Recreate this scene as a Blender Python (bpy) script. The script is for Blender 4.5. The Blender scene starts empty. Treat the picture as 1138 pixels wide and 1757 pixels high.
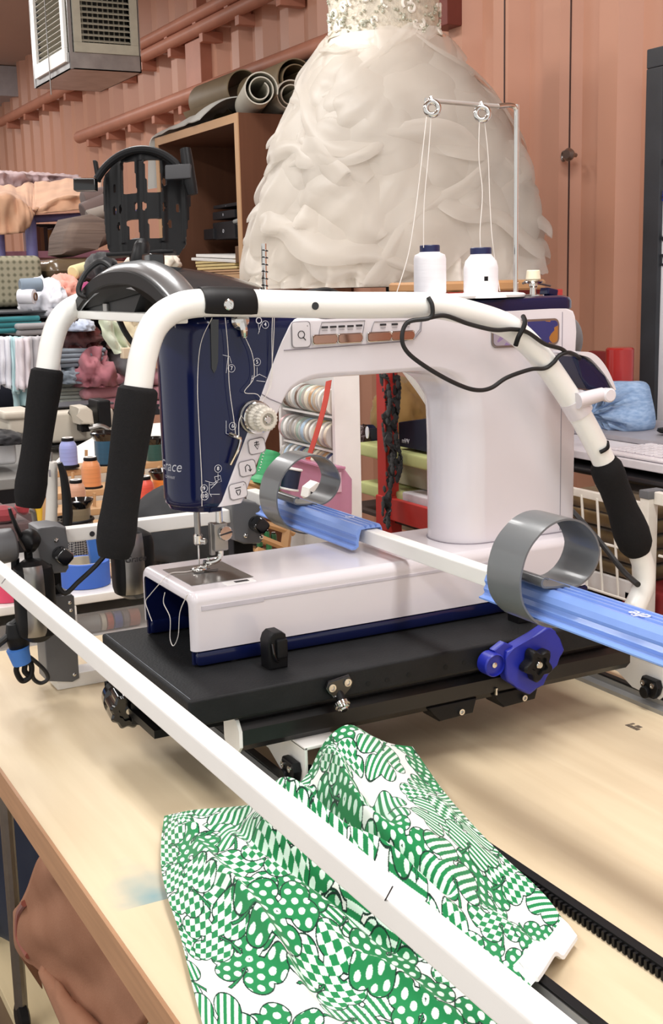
import bpy, bmesh, math, random
import numpy as np
from mathutils import Vector, Matrix, noise
PI = math.pi
random.seed(7)
C = bpy.context.scene.collection
T = 0.76            # height of the work table top above the floor; everything is laid out from the table top

# ---------------------------------------------------------------- camera geometry
F, CX, CY, HC = 2100.0, 569.0, 878.5, 0.6
def _axes():
    sl, hy, vx = -.024, 476.0, -571.0
    up = -Vector((-sl, 1, -(hy-CY)/F)).normalized()
    a = Vector(((vx-CX)/F, (hy+sl*(vx-CX)-CY)/F, 1)).normalized()
    X = -a; X = (X-X.dot(up)*up).normalized()
    return X, up.cross(X), up
AX, AY, AZ = _axes()
def ray(px, py):
    d = Vector(((px-CX)/F, (py-CY)/F, 1.0))
    return Vector((AX.dot(d), AY.dot(d), AZ.dot(d)))
def at_z(px, py, z):
    d = ray(px, py); t = (z-HC)/d.z; return Vector((d.x*t, d.y*t, z))
def at_y(px, py, y):
    d = ray(px, py); t = y/d.y; return Vector((d.x*t, y, d.z*t+HC))
def at_x(px, py, x):
    d = ray(px, py); t = x/d.x; return Vector((x, d.y*t, d.z*t+HC))
def at_d(px, py, t):
    d = ray(px, py)*t; return Vector((d.x, d.y, d.z+HC))

# ---------------------------------------------------------------- materials
def srgb(h):
    h = h.lstrip('#'); o = []
    for i in (0, 2, 4):
        c = int(h[i:i+2], 16)/255
        o.append(c/12.92 if c <= .04045 else ((c+.055)/1.055)**2.4)
    return (*o, 1)
MATS = {}
def mat(name, hexc, rough=.5, metal=0, coat=0, var=.08, scale=30, bump=0, bscale=120, alpha=1, trans=0, spec=.5, sheen=0, sss=0, aniso=None, hex2=None, objcol=False):
    if name in MATS: return MATS[name]
    m = bpy.data.materials.new(name); m.use_nodes = True
    nt = m.node_tree; N = nt.nodes; L = nt.links
    b = N['Principled BSDF']
    tc = N.new('ShaderNodeTexCoord')
    nz = N.new('ShaderNodeTexNoise'); nz.inputs['Scale'].default_value = scale; nz.inputs['Detail'].default_value = 4
    if aniso:
        mp = N.new('ShaderNodeMapping'); mp.inputs['Scale'].default_value = aniso
        L.new(tc.outputs['Object'], mp.inputs['Vector']); L.new(mp.outputs[0], nz.inputs['Vector'])
    else: L.new(tc.outputs['Object'], nz.inputs['Vector'])
    mix = N.new('ShaderNodeMix'); mix.data_type = 'RGBA'
    c = srgb(hexc)
    if hex2: c2 = srgb(hex2)
    else: c2 = tuple(max(0, x*(1-var)) for x in c[:3])+(1,)
    mr = N.new('ShaderNodeMapRange'); mr.inputs[1].default_value = .35; mr.inputs[2].default_value = .65
    L.new(nz.outputs['Fac'], mr.inputs[0]); L.new(mr.outputs[0], mix.inputs['Factor'])
    mix.inputs['A'].default_value = c; mix.inputs['B'].default_value = c2
    if objcol:
        oi = N.new('ShaderNodeObjectInfo'); mu = N.new('ShaderNodeMix'); mu.data_type = 'RGBA'; mu.blend_type = 'MULTIPLY'
        mu.inputs['Factor'].default_value = 1
        L.new(oi.outputs['Color'], mu.inputs['A']); L.new(mix.outputs['Result'], mu.inputs['B']); L.new(mu.outputs['Result'], b.inputs['Base Color'])
    else: L.new(mix.outputs['Result'], b.inputs['Base Color'])
    b.inputs['Roughness'].default_value = rough; b.inputs['Metallic'].default_value = metal
    b.inputs['Coat Weight'].default_value = coat; b.inputs['Coat Roughness'].default_value = .08
    b.inputs['Alpha'].default_value = alpha; b.inputs['Transmission Weight'].default_value = trans
    b.inputs['Specular IOR Level'].default_value = spec; b.inputs['Sheen Weight'].default_value = sheen
    if sss: b.inputs['Subsurface Weight'].default_value = sss; b.inputs['Subsurface Scale'].default_value = .01
    if bump:
        n2 = N.new('ShaderNodeTexNoise'); n2.inputs['Scale'].default_value = bscale; n2.inputs['Detail'].default_value = 3
        if aniso: L.new(mp.outputs[0], n2.inputs['Vector'])
        else: L.new(tc.outputs['Object'], n2.inputs['Vector'])
        bp = N.new('ShaderNodeBump'); bp.inputs['Strength'].default_value = bump; bp.inputs['Distance'].default_value = .004
        L.new(n2.outputs['Fac'], bp.inputs['Height']); L.new(bp.outputs[0], b.inputs['Normal'])
    MATS[name] = m; m['bsdf'] = b.name
    return m
W_PLASTIC = mat('white_plastic', '#ded9de', .22, coat=.4, var=.02, scale=3)
W_TUBE = mat('white_powder_tube', '#f0f0ec', .3, coat=.2, var=.03, scale=8)
W_STEEL = mat('white_painted_steel', '#f2f0ec', .4, var=.04, scale=10)
NAVY = mat('navy_gloss', '#10173e', .14, coat=.2, var=.1, scale=4, spec=.32)
NAVY_M = mat('navy_plastic', '#141c4a', .4, var=.1)
FOAM = mat('black_foam', '#1d1c1d', .95, var=.15, scale=400, bump=.25, bscale=900, spec=.2)
BLACK = mat('black_plastic', '#131315', .45, var=.2, scale=40, spec=.22)
BLACKG = mat('black_gloss', '#0c0c0e', .12, coat=.5)
BOARD = mat('black_board', '#1a1b1d', .6, var=.3, scale=25, bump=.15, bscale=300, spec=.25)
RAIL = mat('black_anodised', '#131213', .35, var=.2, scale=15)
CHROME = mat('chrome', '#d8d6d2', .12, metal=1, var=.05)
STEEL = mat('brushed_steel', '#9a9896', .32, metal=1, var=.1, scale=60)
ALU = mat('aluminium', '#a3a3a3', .4, metal=.6, var=.1)
GREY = mat('grey_plastic', '#646568', .45, var=.08)
GREYR = mat('grey_ring_plastic', '#6b6e70', .3, coat=.3, var=.06, scale=14)
BLUEC = mat('periwinkle_plastic', '#7c9ce0', .3, coat=.2, var=.05)
BLUED = mat('royal_blue_plastic', '#1f2a9c', .38, var=.12)
PRINT_W = mat('white_print', '#e8e8f0', .6)
PRINT_K = mat('dark_print', '#2a282c', .6)
PRINT_G = mat('grey_print', '#8f8b90', .6)
THREADW = mat('white_thread', '#e9e4df', .7)
CABLE = mat('black_cable', '#121214', .5)

# ---------------------------------------------------------------- mesh helpers
def new(): return bmesh.new()
def V(*a): return Vector(a)
def obox(bm, c, ax, half, bev=0, seg=2):
    c = Vector(c); vs = []
    ax = [Vector(a).normalized() for a in ax]
    r = bmesh.ops.create_cube(bm, size=2)
    for v in r['verts']:
        p = v.co.copy(); v.co = c + ax[0]*p.x*half[0] + ax[1]*p.y*half[1] + ax[2]*p.z*half[2]
    if bev:
        es = list({e for v in r['verts'] for e in v.link_edges})
        bmesh.ops.bevel(bm, geom=es, offset=min(bev, .98*min(half)), segments=seg, profile=.5, affect='EDGES')
    return bm
def box(bm, lo, hi, bev=0, seg=2):
    c = [(a+b)/2 for a, b in zip(lo, hi)]; h = [abs(b-a)/2 for a, b in zip(lo, hi)]
    return obox(bm, c, ((1,0,0),(0,1,0),(0,0,1)), h, bev, seg)
def loft(bm, rings, caps=True, closed=True, loop=False):
    R = [[bm.verts.new(p) for p in r] for r in rings]
    n = len(R[0]); m = len(R)
    for i in range(m if loop else m-1):
        a, b = R[i], R[(i+1) % m]
        for j in range(n if closed else n-1):
            k = (j+1) % n
            try: bm.faces.new((a[j], a[k], b[k], b[j]))
            except ValueError: pass
    if caps and closed and not loop:
        bm.faces.new(list(reversed(R[0]))); bm.faces.new(R[-1])
    return bm
def prism(bm, pts, ext, bev=0, seg=2):
    n0 = len(bm.verts)
    a = [bm.verts.new(p) for p in pts]; ext = Vector(ext)
    b = [bm.verts.new(Vector(p)+ext) for p in pts]
    n = len(a); f = [bm.faces.new(list(reversed(a))), bm.faces.new(b)]
    for i in range(n): f.append(bm.faces.new((a[i], a[(i+1) % n], b[(i+1) % n], b[i])))
    if bev:
        es = set(f[0].edges) | set(f[1].edges)
        bmesh.ops.bevel(bm, geom=list(es), offset=bev, segments=seg, profile=.5, affect='EDGES')
    return bm
def smooth_path(pts, k=8):
    P = [Vector(p) for p in pts]; out = []
    if len(P) < 3: return P
    for i in range(len(P)-1):
        p0 = P[max(i-1, 0)]; p1 = P[i]; p2 = P[i+1]; p3 = P[min(i+2, len(P)-1)]
        for j in range(k):
            t = j/k
            out.append(.5*((2*p1)+(p2-p0)*t+(2*p0-5*p1+4*p2-p3)*t*t+(3*p1-p0-3*p2+p3)*t**3))
    out.append(P[-1]); return out
def frames(P, up0=None):
    ts = []
    for i in range(len(P)):
        d = (P[min(i+1, len(P)-1)]-P[max(i-1, 0)]); ts.append(d.normalized() if d.length > 1e-9 else Vector((0,0,1)))
    n = up0 if up0 else (Vector((0,0,1)) if abs(ts[0].z) < .9 else Vector((1,0,0)))
    fr = []
    for t in ts:
        n = (n-n.dot(t)*t); n = n.normalized() if n.length > 1e-6 else t.orthogonal().normalized()
        fr.append((n, t.cross(n)))
    return fr
def tube(bm, pts, r, n=12, k=8, caps=True, flat=1.0, up0=None):
    P = smooth_path(pts, k) if k > 1 else [Vector(p) for p in pts]
    fr = frames(P, up0); m = len(P)
    if callable(r): rs = [r(i/(m-1)) for i in range(m)]
    elif isinstance(r, (list, tuple)): rs = [float(np.interp(i/(m-1), np.linspace(0, 1, len(r)), r)) for i in range(m)]
    else: rs = [r]*m
    rings = [[p+a*math.cos(2*PI*j/n)*q+b*math.sin(2*PI*j/n)*q*flat for j in range(n)] for p, (a, b), q in zip(P, fr, rs)]
    return loft(bm, rings, caps)
def lathe(bm, o, axis, prof, n=24, caps=True):
    o = Vector(o); w = Vector(axis).normalized(); u = w.orthogonal().normalized(); v = w.cross(u)
    rings = [[o+w*h+(u*math.cos(2*PI*j/n)+v*math.sin(2*PI*j/n))*max(r, 1e-5) for j in range(n)] for r, h in prof]
    return loft(bm, rings, caps)
def cyl(bm, o, axis, r, h, n=24, bev=0):
    if bev: return lathe(bm, o, axis, [(r-bev, 0), (r, bev), (r, h-bev), (r-bev, h)], n)
    return lathe(bm, o, axis, [(r, 0), (r, h)], n)
def rrect(w, h, r, n=5):
    """closed outline of a rounded rectangle, w x h, centred"""
    o = []; rr = r if isinstance(r, (list, tuple)) else [r]*4
    for (sx, sy, a0), q in zip(((1,1,0), (-1,1,90), (-1,-1,180), (1,-1,270)), rr):
        q = max(min(q, w/2-1e-4, h/2-1e-4), 1e-4)
        for i in range(n+1):
            a = math.radians(a0+90*i/n); o.append((sx*(w/2-q)+q*math.cos(a), sy*(h/2-q)+q*math.sin(a)))
    return o
def grid(bm, nu, nv, fn, thick=0):
    R = [[bm.verts.new(fn(i/(nu-1), j/(nv-1))) for j in range(nv)] for i in range(nu)]
    fs = [bm.faces.new((R[i][j], R[i+1][j], R[i+1][j+1], R[i][j+1])) for i in range(nu-1) for j in range(nv-1)]
    if thick:
        bmesh.ops.recalc_face_normals(bm, faces=bm.faces)
        bmesh.ops.solidify(bm, geom=fs, thickness=thick)
    return bm
def torus(bm, o, axis, R, r, n=28, m=10, a0=0, a1=2*PI, ey=1.0):
    o = Vector(o); w = Vector(axis).normalized(); u = w.orthogonal().normalized(); v = w.cross(u)
    full = abs(a1-a0-2*PI) < 1e-6; k = n if full else n+1
    rings = []
    for i in range(k):
        a = a0+(a1-a0)*i/n; d = u*math.cos(a)+v*math.sin(a)
        rings.append([o+d*(R+r*math.cos(2*PI*j/m))+w*r*ey*math.sin(2*PI*j/m) for j in range(m)])
    return loft(bm, rings, True, True, full)
def fbm(p, s=1.0, o=4): return noise.fractal(Vector(p)*s, .7, 2.0, o)

def root_loc(o):
    while o.parent: o = o.parent
    return o.location
def obj(name, bm, m, parent=None, sharp=35, origin=None):
    bmesh.ops.recalc_face_normals(bm, faces=bm.faces)
    me = bpy.data.meshes.new(name)
    if parent: sh = root_loc(parent).copy()
    elif origin is not None: sh = Vector(origin)
    else:
        xs = [v.co for v in bm.verts]
        sh = Vector(((min(p.x for p in xs)+max(p.x for p in xs))/2, (min(p.y for p in xs)+max(p.y for p in xs))/2, min(p.z for p in xs)))
    for v in bm.verts: v.co -= sh
    bm.to_mesh(me); bm.free()
    me.materials.append(m)
    me.shade_smooth()
    if sharp < 180: me.set_sharp_from_angle(angle=math.radians(sharp))
    o = bpy.data.objects.new(name, me); C.objects.link(o)
    if len(me.polygons) < 4000 and sharp < 180:
        w = o.modifiers.new('normals', 'WEIGHTED_NORMAL'); w.keep_sharp = True; w.weight = 80
    if parent: o.parent = parent
    else: o.location = sh
    return o
def tag(o, label, cat, group=None):
    o['label'] = label; o['category'] = cat
    if group: o['group'] = group
    return o
def thing(name, label, cat, loc=(0,0,0), group=None):
    o = bpy.data.objects.new(name, None); C.objects.link(o); o.location = loc; o.empty_display_size = .05
    return tag(o, label, cat, group)
def struct(name, bm, m, **k):
    o = obj(name, bm, m, **k); o['kind'] = 'structure'; return o
def dup(root, loc, rot=None, scale=None, label=None, group=None, colors=None):
    """copy of a thing, its parts and their sub-parts; colors maps part name -> object colour"""
    def cp(o, par):
        c = o.copy(); C.objects.link(c)
        if par: c.parent = par
        if colors and o.name.split('.')[0] in colors: c.color = colors[o.name.split('.')[0]]
        for ch in o.children: cp(ch, c)
        return c
    r = cp(root, None); r.location = loc
    if rot is not None: r.rotation_euler = rot
    if scale is not None: r.scale = scale if isinstance(scale, (tuple, list)) else (scale,)*3
    if label: r['label'] = label
    if group: r['group'] = group
    return r
def text(s, size, o, right, up, m, parent, name, shear=0, ext=.0004, align='CENTER'):
    cu = bpy.data.curves.new(name, 'FONT'); cu.body = s; cu.size = size; cu.align_x = align; cu.align_y = 'CENTER'
    cu.extrude = ext; cu.shear = shear; cu.resolution_u = 3
    t = bpy.data.objects.new('tmp', cu); C.objects.link(t)
    dg = bpy.context.evaluated_depsgraph_get(); me = bpy.data.meshes.new_from_object(t.evaluated_get(dg))
    bpy.data.objects.remove(t); bpy.data.curves.remove(cu)
    r = Vector(right).normalized(); u = Vector(up); u = (u-u.dot(r)*r).normalized(); n = r.cross(u)
    M = Matrix((r, u, n)).transposed().to_4x4(); M.translation = Vector(o)-(root_loc(parent) if parent else Vector())
    me.transform(M); me.materials.clear(); me.materials.append(m)
    ob = bpy.data.objects.new(name, me); C.objects.link(ob)
    if parent: ob.parent = parent
    return ob
def heap(bm, c, size, seed=0, amp=.25, freq=2.2, sub=4, flat=True, ridge=True):
    """crumpled pile of cloth"""
    r = bmesh.ops.create_icosphere(bm, subdivisions=sub, radius=1)
    off = Vector((seed*3.7, seed*1.3, seed*2.1))
    for v in r['verts']:
        p = v.co.copy(); q = p*freq+off
        q2 = q+Vector((fbm(q+Vector((5,1,2))), fbm(q+Vector((1,7,3))), fbm(q+Vector((2,4,9)))))*.6
        n = (1-abs(noise.noise(q2))*2) if ridge else fbm(q2)
        d = 1+amp*(n-.4)
        p = p*d
        if flat and p.z < -.3: p.z = -.3+(p.z+.3)*.15
        v.co = Vector(c)+Vector((p.x*size[0], p.y*size[1], (p.z+.3)*size[2]))
    return bm
def folded(bm, lo, hi, layers=4, seed=0, ax=0):
    """folded cloth: a stack of softly rounded layers joined at a fold"""
    rnd = random.Random(seed); h = (hi[2]-lo[2])/layers
    for i in range(layers):
        j = [rnd.uniform(-.006, .006) for _ in range(4)]
        box(bm, (lo[0]+j[0], lo[1]+j[1], lo[2]+i*h), (hi[0]+j[2], hi[1]+j[3], lo[2]+(i+.96)*h), h*.42, 3)
    for v in bm.verts:
        v.co.z += .12*h*noise.noise(v.co*14+Vector((seed, 0, 0))); v.co.x += .004*noise.noise(v.co*20); v.co.y += .004*noise.noise(v.co*17+Vector((3, 0, 0)))
    return bm
# ================================================================ SETTING
WALLM = mat('terracotta_paint', '#c9947b', .42, var=.06, scale=2.5, bump=.04, bscale=60)
YW = 2.30
def wallprof():
    pts = []; x = -10.6; p = .24; d = .045
    while x < 1.2:
        for dx, y in ((0, 0), (.075, 0), (.12, d), (.195, d)): pts.append((x+dx, YW-d+y))
        x += p
    return pts
bm = new(); pr = wallprof()
loft(bm, [[V(x, y, -.785) for x, y in pr], [V(x, y, 2.08) for x, y in pr]], caps=False, closed=False)
struct('wall_back', bm, WALLM, sharp=10)
bm = new(); box(bm, (-10.7, -2.6, -.785), (-10.6, 2.4, 2.08)); struct('wall_left', bm, WALLM)
bm = new(); box(bm, (-10.7, -2.6, -.85), (1.4, 2.4, -.785)); struct('floor', bm, mat('floor_vinyl', '#6e5a45', .5, var=.2, scale=6))
bm = new(); box(bm, (-10.7, -2.6, 2.08), (1.4, 2.4, 2.15)); struct('ceiling', bm, mat('ceiling_paint', '#c2aca0', .7, var=.04, scale=3))
bm = new(); a = at_z(36, 118, 2.06); b = at_x(20, 165, a.x)
box(bm, (-10.59, a.y-.8, b.z), (a.x, a.y, 2.075), .004); struct('trim_1', bm, mat('soffit_grey', '#b9b9bd', .6))
# dark strips for the vertical seams where the doors of the steel wall meet
for i, (px, w) in enumerate(((873, .006), (975, .004))):
    x = at_y(px, 200, YW-.03).x
    pw = wallprof(); yy = float(np.interp(x, [q[0] for q in pw], [q[1] for q in pw]))
    bm = new(); box(bm, (x-w/2, yy-.0015, at_y(px, 640, YW).z), (x+w/2, yy+.012, 2.06)); struct('trim_%d' % (i+2), bm, mat('dark_seam', '#4a3430', .7))
# painted pipes on the wall
PIPE = mat('painted_pipe', '#bd8069', .45, var=.1, scale=12)
def pipe(p, q, r, label, brackets=0):
    a = at_y(*p, 2.19); b = at_y(*q, 2.19); z = (a.z+b.z)/2
    o = thing('wall_pipe', label, 'pipe', ((a.x+b.x)/2, 2.19, z), 'painted pipes along the wall')
    bm = new(); tube(bm, [V(a.x, 2.19, z), V(b.x, 2.19, z)], r, 14, 1); obj('pipe', bm, PIPE, o)
    for i in range(brackets):
        x = a.x+(b.x-a.x)*(i+.5)/brackets
        bm = new(); box(bm, (x-.02, 2.18, z-r-.035), (x+.02, 2.29, z-r*.6), .004); obj('bracket', bm, PIPE, o)
    return o
pipe((136, 236), (600, 60), .034, 'long terracotta pipe under the others on the ribbed wall, open left end', 9)
pipe((150, 122), (420, -12), .028, 'terracotta wall pipe, uppermost, passing behind the hanging vent box', 6)
pipe((180, 118), (520, -22), .028, 'terracotta wall pipe just below the uppermost one', 6)
pipe((0, 212), (175, 118), .03, 'terracotta wall pipe at the far left end of the ribbed wall', 5)
a = at_y(345, 110, 2.24)
bm = new(); box(bm, (a.x-.09, 2.2, a.z-.16), (a.x+.09, 2.28, a.z+.1), .006); box(bm, (a.x-.02, 2.22, a.z+.1), (a.x+.02, 2.27, a.z+.5), .004)
tag(obj('wall_junction_box', bm, PIPE), 'terracotta painted box on the ribbed wall below the pipes', 'junction box')
a = at_y(775, 20, 2.25)
bm = new(); box(bm, (a.x-.05, 2.2, a.z-.05), (a.x+.05, 2.3, a.z+.3), .005)
tag(obj('wall_bracket', bm, mat('maroon_paint', '#7c3f36', .5)), 'maroon bracket on the wall beside the dress bodice', 'bracket')
# latch on the right-hand wall
a = at_y(975, 267, YW-.05)
o = thing('door_latch', 'small metal knob and catch on the terracotta wall', 'latch', a)
bm = new(); lathe(bm, a+V(.015, .015, 0), (.3, -1, 0), [(.006, 0), (.006, .02), (.016, .028), (.018, .036), (.012, .046)], 16); obj('knob', bm, STEEL, o)
bm = new(); torus(bm, a+V(-.02, .0, 0), (.4, 1, 0), .012, .004); obj('catch_ring', bm, STEEL, o)

# plywood sheet on the floor
PLY = mat('pale_plywood', '#d9c7a0', .55, var=.08, scale=3, aniso=(1, 9, 1))
bm = new(); box(bm, (-4.6, .43, -.785), (.4, 1.9, -.762), .002)
tag(obj('plywood_sheet', bm, PLY), 'pale plywood sheet lying on the floor under the table', 'plywood sheet')

# ================================================================ WORK TABLE
def table_mat():
    m = bpy.data.materials.new('maple_laminate'); m.use_nodes = True; nt = m.node_tree; N = nt.nodes; L = nt.links; b = N['Principled BSDF']
    tc = N.new('ShaderNodeTexCoord'); mp = N.new('ShaderNodeMapping'); mp.inputs['Scale'].default_value = (1.2, 14, 1)
    L.new(tc.outputs['Object'], mp.inputs[0]); nz = N.new('ShaderNodeTexNoise'); nz.inputs['Scale'].default_value = 2.2; nz.inputs['Detail'].default_value = 6; nz.inputs['Distortion'].default_value = .6
    L.new(mp.outputs[0], nz.inputs['Vector'])
    cr = N.new('ShaderNodeValToRGB'); cr.color_ramp.elements[0].position = .3; cr.color_ramp.elements[0].color = srgb('#d2bf9f'); cr.color_ramp.elements[1].position = .7; cr.color_ramp.elements[1].color = srgb('#decdae')
    L.new(nz.outputs['Fac'], cr.inputs[0])
    # blue-green smudge with one straight edge
    sx = N.new('ShaderNodeSeparateXYZ'); L.new(tc.outputs['Object'], sx.inputs[0])
    def M(op, a, b2=None, c=None):
        n = N.new('ShaderNodeMath'); n.operation = op
        for i, v in enumerate((a, b2, c)):
            if v is None: continue
            if isinstance(v, (int, float)): n.inputs[i].default_value = v
            else: L.new(v, n.inputs[i])
        return n.outputs[0]
    X0, Y0 = STAIN
    dx = M('SUBTRACT', sx.outputs[0], X0); dy = M('SUBTRACT', sx.outputs[1], Y0)
    n2 = N.new('ShaderNodeTexNoise'); n2.inputs['Scale'].default_value = 30; L.new(tc.outputs['Object'], n2.inputs['Vector'])
    r = M('SQRT', M('ADD', M('MULTIPLY', dx, M('MULTIPLY', dx, 130)), M('MULTIPLY', dy, M('MULTIPLY', dy, 480))))
    r = M('ADD', r, M('MULTIPLY', M('SUBTRACT', n2.outputs['Fac'], .5), .9))
    fac = M('MAXIMUM', M('SUBTRACT', 1.0, r), 0)
    edge = M('LESS_THAN', dx, .012)
    fac = M('MULTIPLY', M('MULTIPLY', fac, edge), .8)
    mix = N.new('ShaderNodeMix'); mix.data_type = 'RGBA'; L.new(fac, mix.inputs['Factor']); L.new(cr.outputs[0], mix.inputs['A']); mix.inputs['B'].default_value = srgb('#7c9da2')
    # lid of paler laminate beyond that edge
    L.new(mix.outputs['Result'], b.inputs['Base Color']); b.inputs['Roughness'].default_value = .42
    b.inputs['Specular IOR Level'].default_value = .4
    return m
tx0, tx1, ty0, ty1 = -2.0, .55, .306, 1.30
org = V((tx0+tx1)/2, (ty0+ty1)/2, -T+.0)
st = at_z(262, 1538, 0); STAIN = (st.x-org.x, st.y-org.y)
tb = thing('work_table', 'long maple-topped work table carrying the quilting frame', 'table', org)
bm = new(); box(bm, (tx0, ty0+.001, -.036), (tx1, ty1, 0)); obj('table_top', bm, table_mat(), tb)
bm = new(); box(bm, (tx0, ty0-.003, -.038), (tx1, ty0+.001, -.0005)); obj('edge_band', bm, mat('brown_edge_band', '#b58a68', .5, var=.15, scale=8, aniso=(1, 1, 20)), tb)
for x in (tx0+.15, tx1-.1):
    for y in (ty0+.48, ty1-.1):
        bm = new(); box(bm, (x-.025, y-.025, -.762), (x+.025, y+.025, -.036), .003); obj('leg', bm, GREY, tb)
a = at_z(1090, 1247, .0003)
bm = new()
for i in range(5):
    for j in range(2):
        if (i*j) % 3 == 1: continue
        box(bm, (a.x-.012+i*.0048, a.y-.007+j*.008, 0.0001), (a.x-.008+i*.0048, a.y-.0005+j*.008, .0005))
obj('ink_stamp', bm, mat('stamp_ink', '#6a5f52', .7), tb)

# ================================================================ TRACKS, BELT, FRAME
def track(y, x0, x1, label):
    o = thing('aluminium_track', label, 'track', ((x0+x1)/2, y, 0), 'carriage tracks on the table')
    bm = new(); prism(bm, [V(x0, y-.017, 0), V(x0, y+.017, 0), V(x0, y+.017, .006), V(x0, y+.006, .008), V(x0, y+.006, .016), V(x0, y-.006, .016), V(x0, y-.006, .008), V(x0, y-.017, .006)], (x1-x0, 0, 0)); obj('extrusion', bm, ALU, o)
    bm = new(); box(bm, (x0, y-.0055, .016), (x1, y+.0055, .019), .001); obj('rubber_strip', bm, BLACK, o)
track(.585, -1.74, .4, 'aluminium track on the table running under the green clover cloth')
track(1.155, -1.74, .4, 'aluminium track on the table behind the quilting machine')
bm = new(); box(bm, (-1.74, .692, 0), (.4, .703, .011), .001)
x = -1.2
while x < .0:
    box(bm, (x, .688, .001), (x+.0035, .6925, .009)); x += .007
tag(obj('toothed_belt', bm, BLACK), 'black toothed belt lying along the table right of the clover cloth', 'belt')

# front and back poles of the frame
bm = new(); box(bm, (-1.79, .34, .214), (-.12, .36, .234), .003)
fp = tag(obj('front_pole', bm, W_STEEL), 'long white square pole crossing in front of the machine', 'pole')
bm = new(); tube(bm, [at_y(661, 1545, .3399), at_y(674, 1521, .3399)], .0005, 6, 1); obj('pencil_mark', bm, PRINT_K, fp)
bm = new(); tube(bm, [at_y(3, 1001, .3399), at_y(9, 993, .3399)], .0005, 6, 1); obj('pencil_mark', bm, PRINT_G, fp)
bm = new(); box(bm, (-1.79, .79, .247), (-.4, .81, .267), .003)
tag(obj('back_pole', bm, W_STEEL), 'white square pole passing through the machine throat', 'pole')

# left end of the frame: post, foot, cross arm and clamps
fe = thing('frame_end', 'left end support of the quilting frame, grey post with white cross arm', 'frame', (-1.75, .46, 0))
bm = new(); prism(bm, [V(-1.745, .437, .018), V(-1.745, .437, .132), V(-1.745, .446, .146), V(-1.745, .482, .146), V(-1.745, .486, .142), V(-1.745, .486, .014), V(-1.745, .475, .01)], (-.05, 0, 0), .003); po = obj('post', bm, GREY, fe)
for y, z in ((.478, .134), (.479, .122), (.478, .022)):
    bm = new(); lathe(bm, V(-1.746, y, z), (1, 0, 0), [(.0028, 0), (.0028, .002), (.001, .003)], 12); obj('screw', bm, CHROME, po)
bm = new(); box(bm, (-1.79, .452, 0), (-1.749, 1.25, .022), .002); obj('foot_rail', bm, W_STEEL, fe)
bm = new(); box(bm, (-1.79, .449, .14), (-1.758, .472, .25), .003); obj('inner_post', bm, BLACK, fe)
bm = new(); box(bm, (-1.77, .44, .224), (-1.747, .775, .245), .002); obj('cross_arm', bm, W_STEEL, fe)
a = at_x(158, 916, -1.7465); bm = new(); cyl(bm, a, (1, 0, 0), .004, .001); obj('bolt_hole', bm, PRINT_K, fe)
def clamp(px0, knob, screws, label):
    """grey clamp block with a square black knob on its +x face; outline in pixels on the x=-1.73 face"""
    X = -1.735
    bm = new(); prism(bm, [at_x(x, y, X) for x, y in px0], (-.055, 0, 0), .004); c = obj('clamp_block', bm, GREY, fe)
    k = at_x(*knob, X); s = .0155
    bm = new(); cyl(bm, k, (1, 0, 0), .012, .008, 20); q_ = [(y*.72-z*.70, y*.70+z*.72) for y, z in rrect(.0235, .0235, .006)]
    loft(bm, [[k+V(h, y*m, z*m) for y, z in q_] for h, m in ((.007, .8), (.010, 1), (.024, .97), (.028, .86), (.0285, .7))]); obj('knob', bm, BLACKG, c)
    for p in screws:
        bm = new(); lathe(bm, at_x(*p, X), (1, 0, 0), [(.0035, 0), (.0035, .0015), (.0015, .003)], 12); obj('screw', bm, CHROME, c)
clamp([(64, 908), (70, 905), (95, 902), (114, 905), (117, 930), (119, 975), (114, 983), (92, 985), (72, 980), (66, 940)], (103, 951), [(96, 927), (85, 971), (113, 966)], 0)
clamp([(398, 860), (405, 857), (440, 862), (452, 872), (453, 925), (448, 933), (420, 934), (404, 928), (400, 890)], (438, 898), [(421, 919), (448, 921)], 0)
bm = new(); box(bm, (-1.79, .755, .024), (-1.765, .79, .20), .003); obj('inner_post', bm, BLACK, fe)
# pole end seen in the throat (white hexagonal end with a screw hole)
a = at_d(520, 846, 2.05)
# ratchet housings with metal faces
def housing(c, h, w, lab, lean=0, logo=True):
    o = thing('side_clamp_housing', lab, 'clamp', c-V(0, 0, h/2), 'black and metal side clamps of the frame')
    R = Matrix.Rotation(lean, 3, 'X')
    rings = []
    for i in range(13):
        t = i/12; z = -h/2+h*t; e = (1-abs(2*t-1)**7)**.5*.98+.02
        prof = rrect(.05*(.55+.45*e), w*(.45+.55*e), .018)
        rings.append([c+R @ V(x, y, z) for x, y in prof])
    bm = new(); loft(bm, rings); b = obj('shell', bm, BLACK, o)
    bm = new(); f = lambda u, v: c+R @ V(.0278-.004*(abs(2*u-1)**6), (v-.5)*w*.46-.1*w+.015*w*math.sin(u*PI), (u-.5)*h*.86+.03*h)
    grid(bm, 24, 10, lambda u, v: f(u, v)+V(.001-.004*(2*v-1)**2, 0, 0), .0015); p = obj('metal_plate', bm, STEEL, o)
    if logo:
        q = c+R @ V(.0300, -.1*w, .12*h)
        text('Grace', .0135, q, (0, 1, 0), (0, 0, 1), PRINT_K, o, 'logo', shear=.3)
    return o
housing(at_x(228, 966, -1.72), .105, .062, 'black and silver clamp housing behind the machine bed corner')
housing(at_x(60, 1030, -1.70), .118, .056, 'black and silver clamp housing beside the grey frame post', 0, False)
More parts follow.
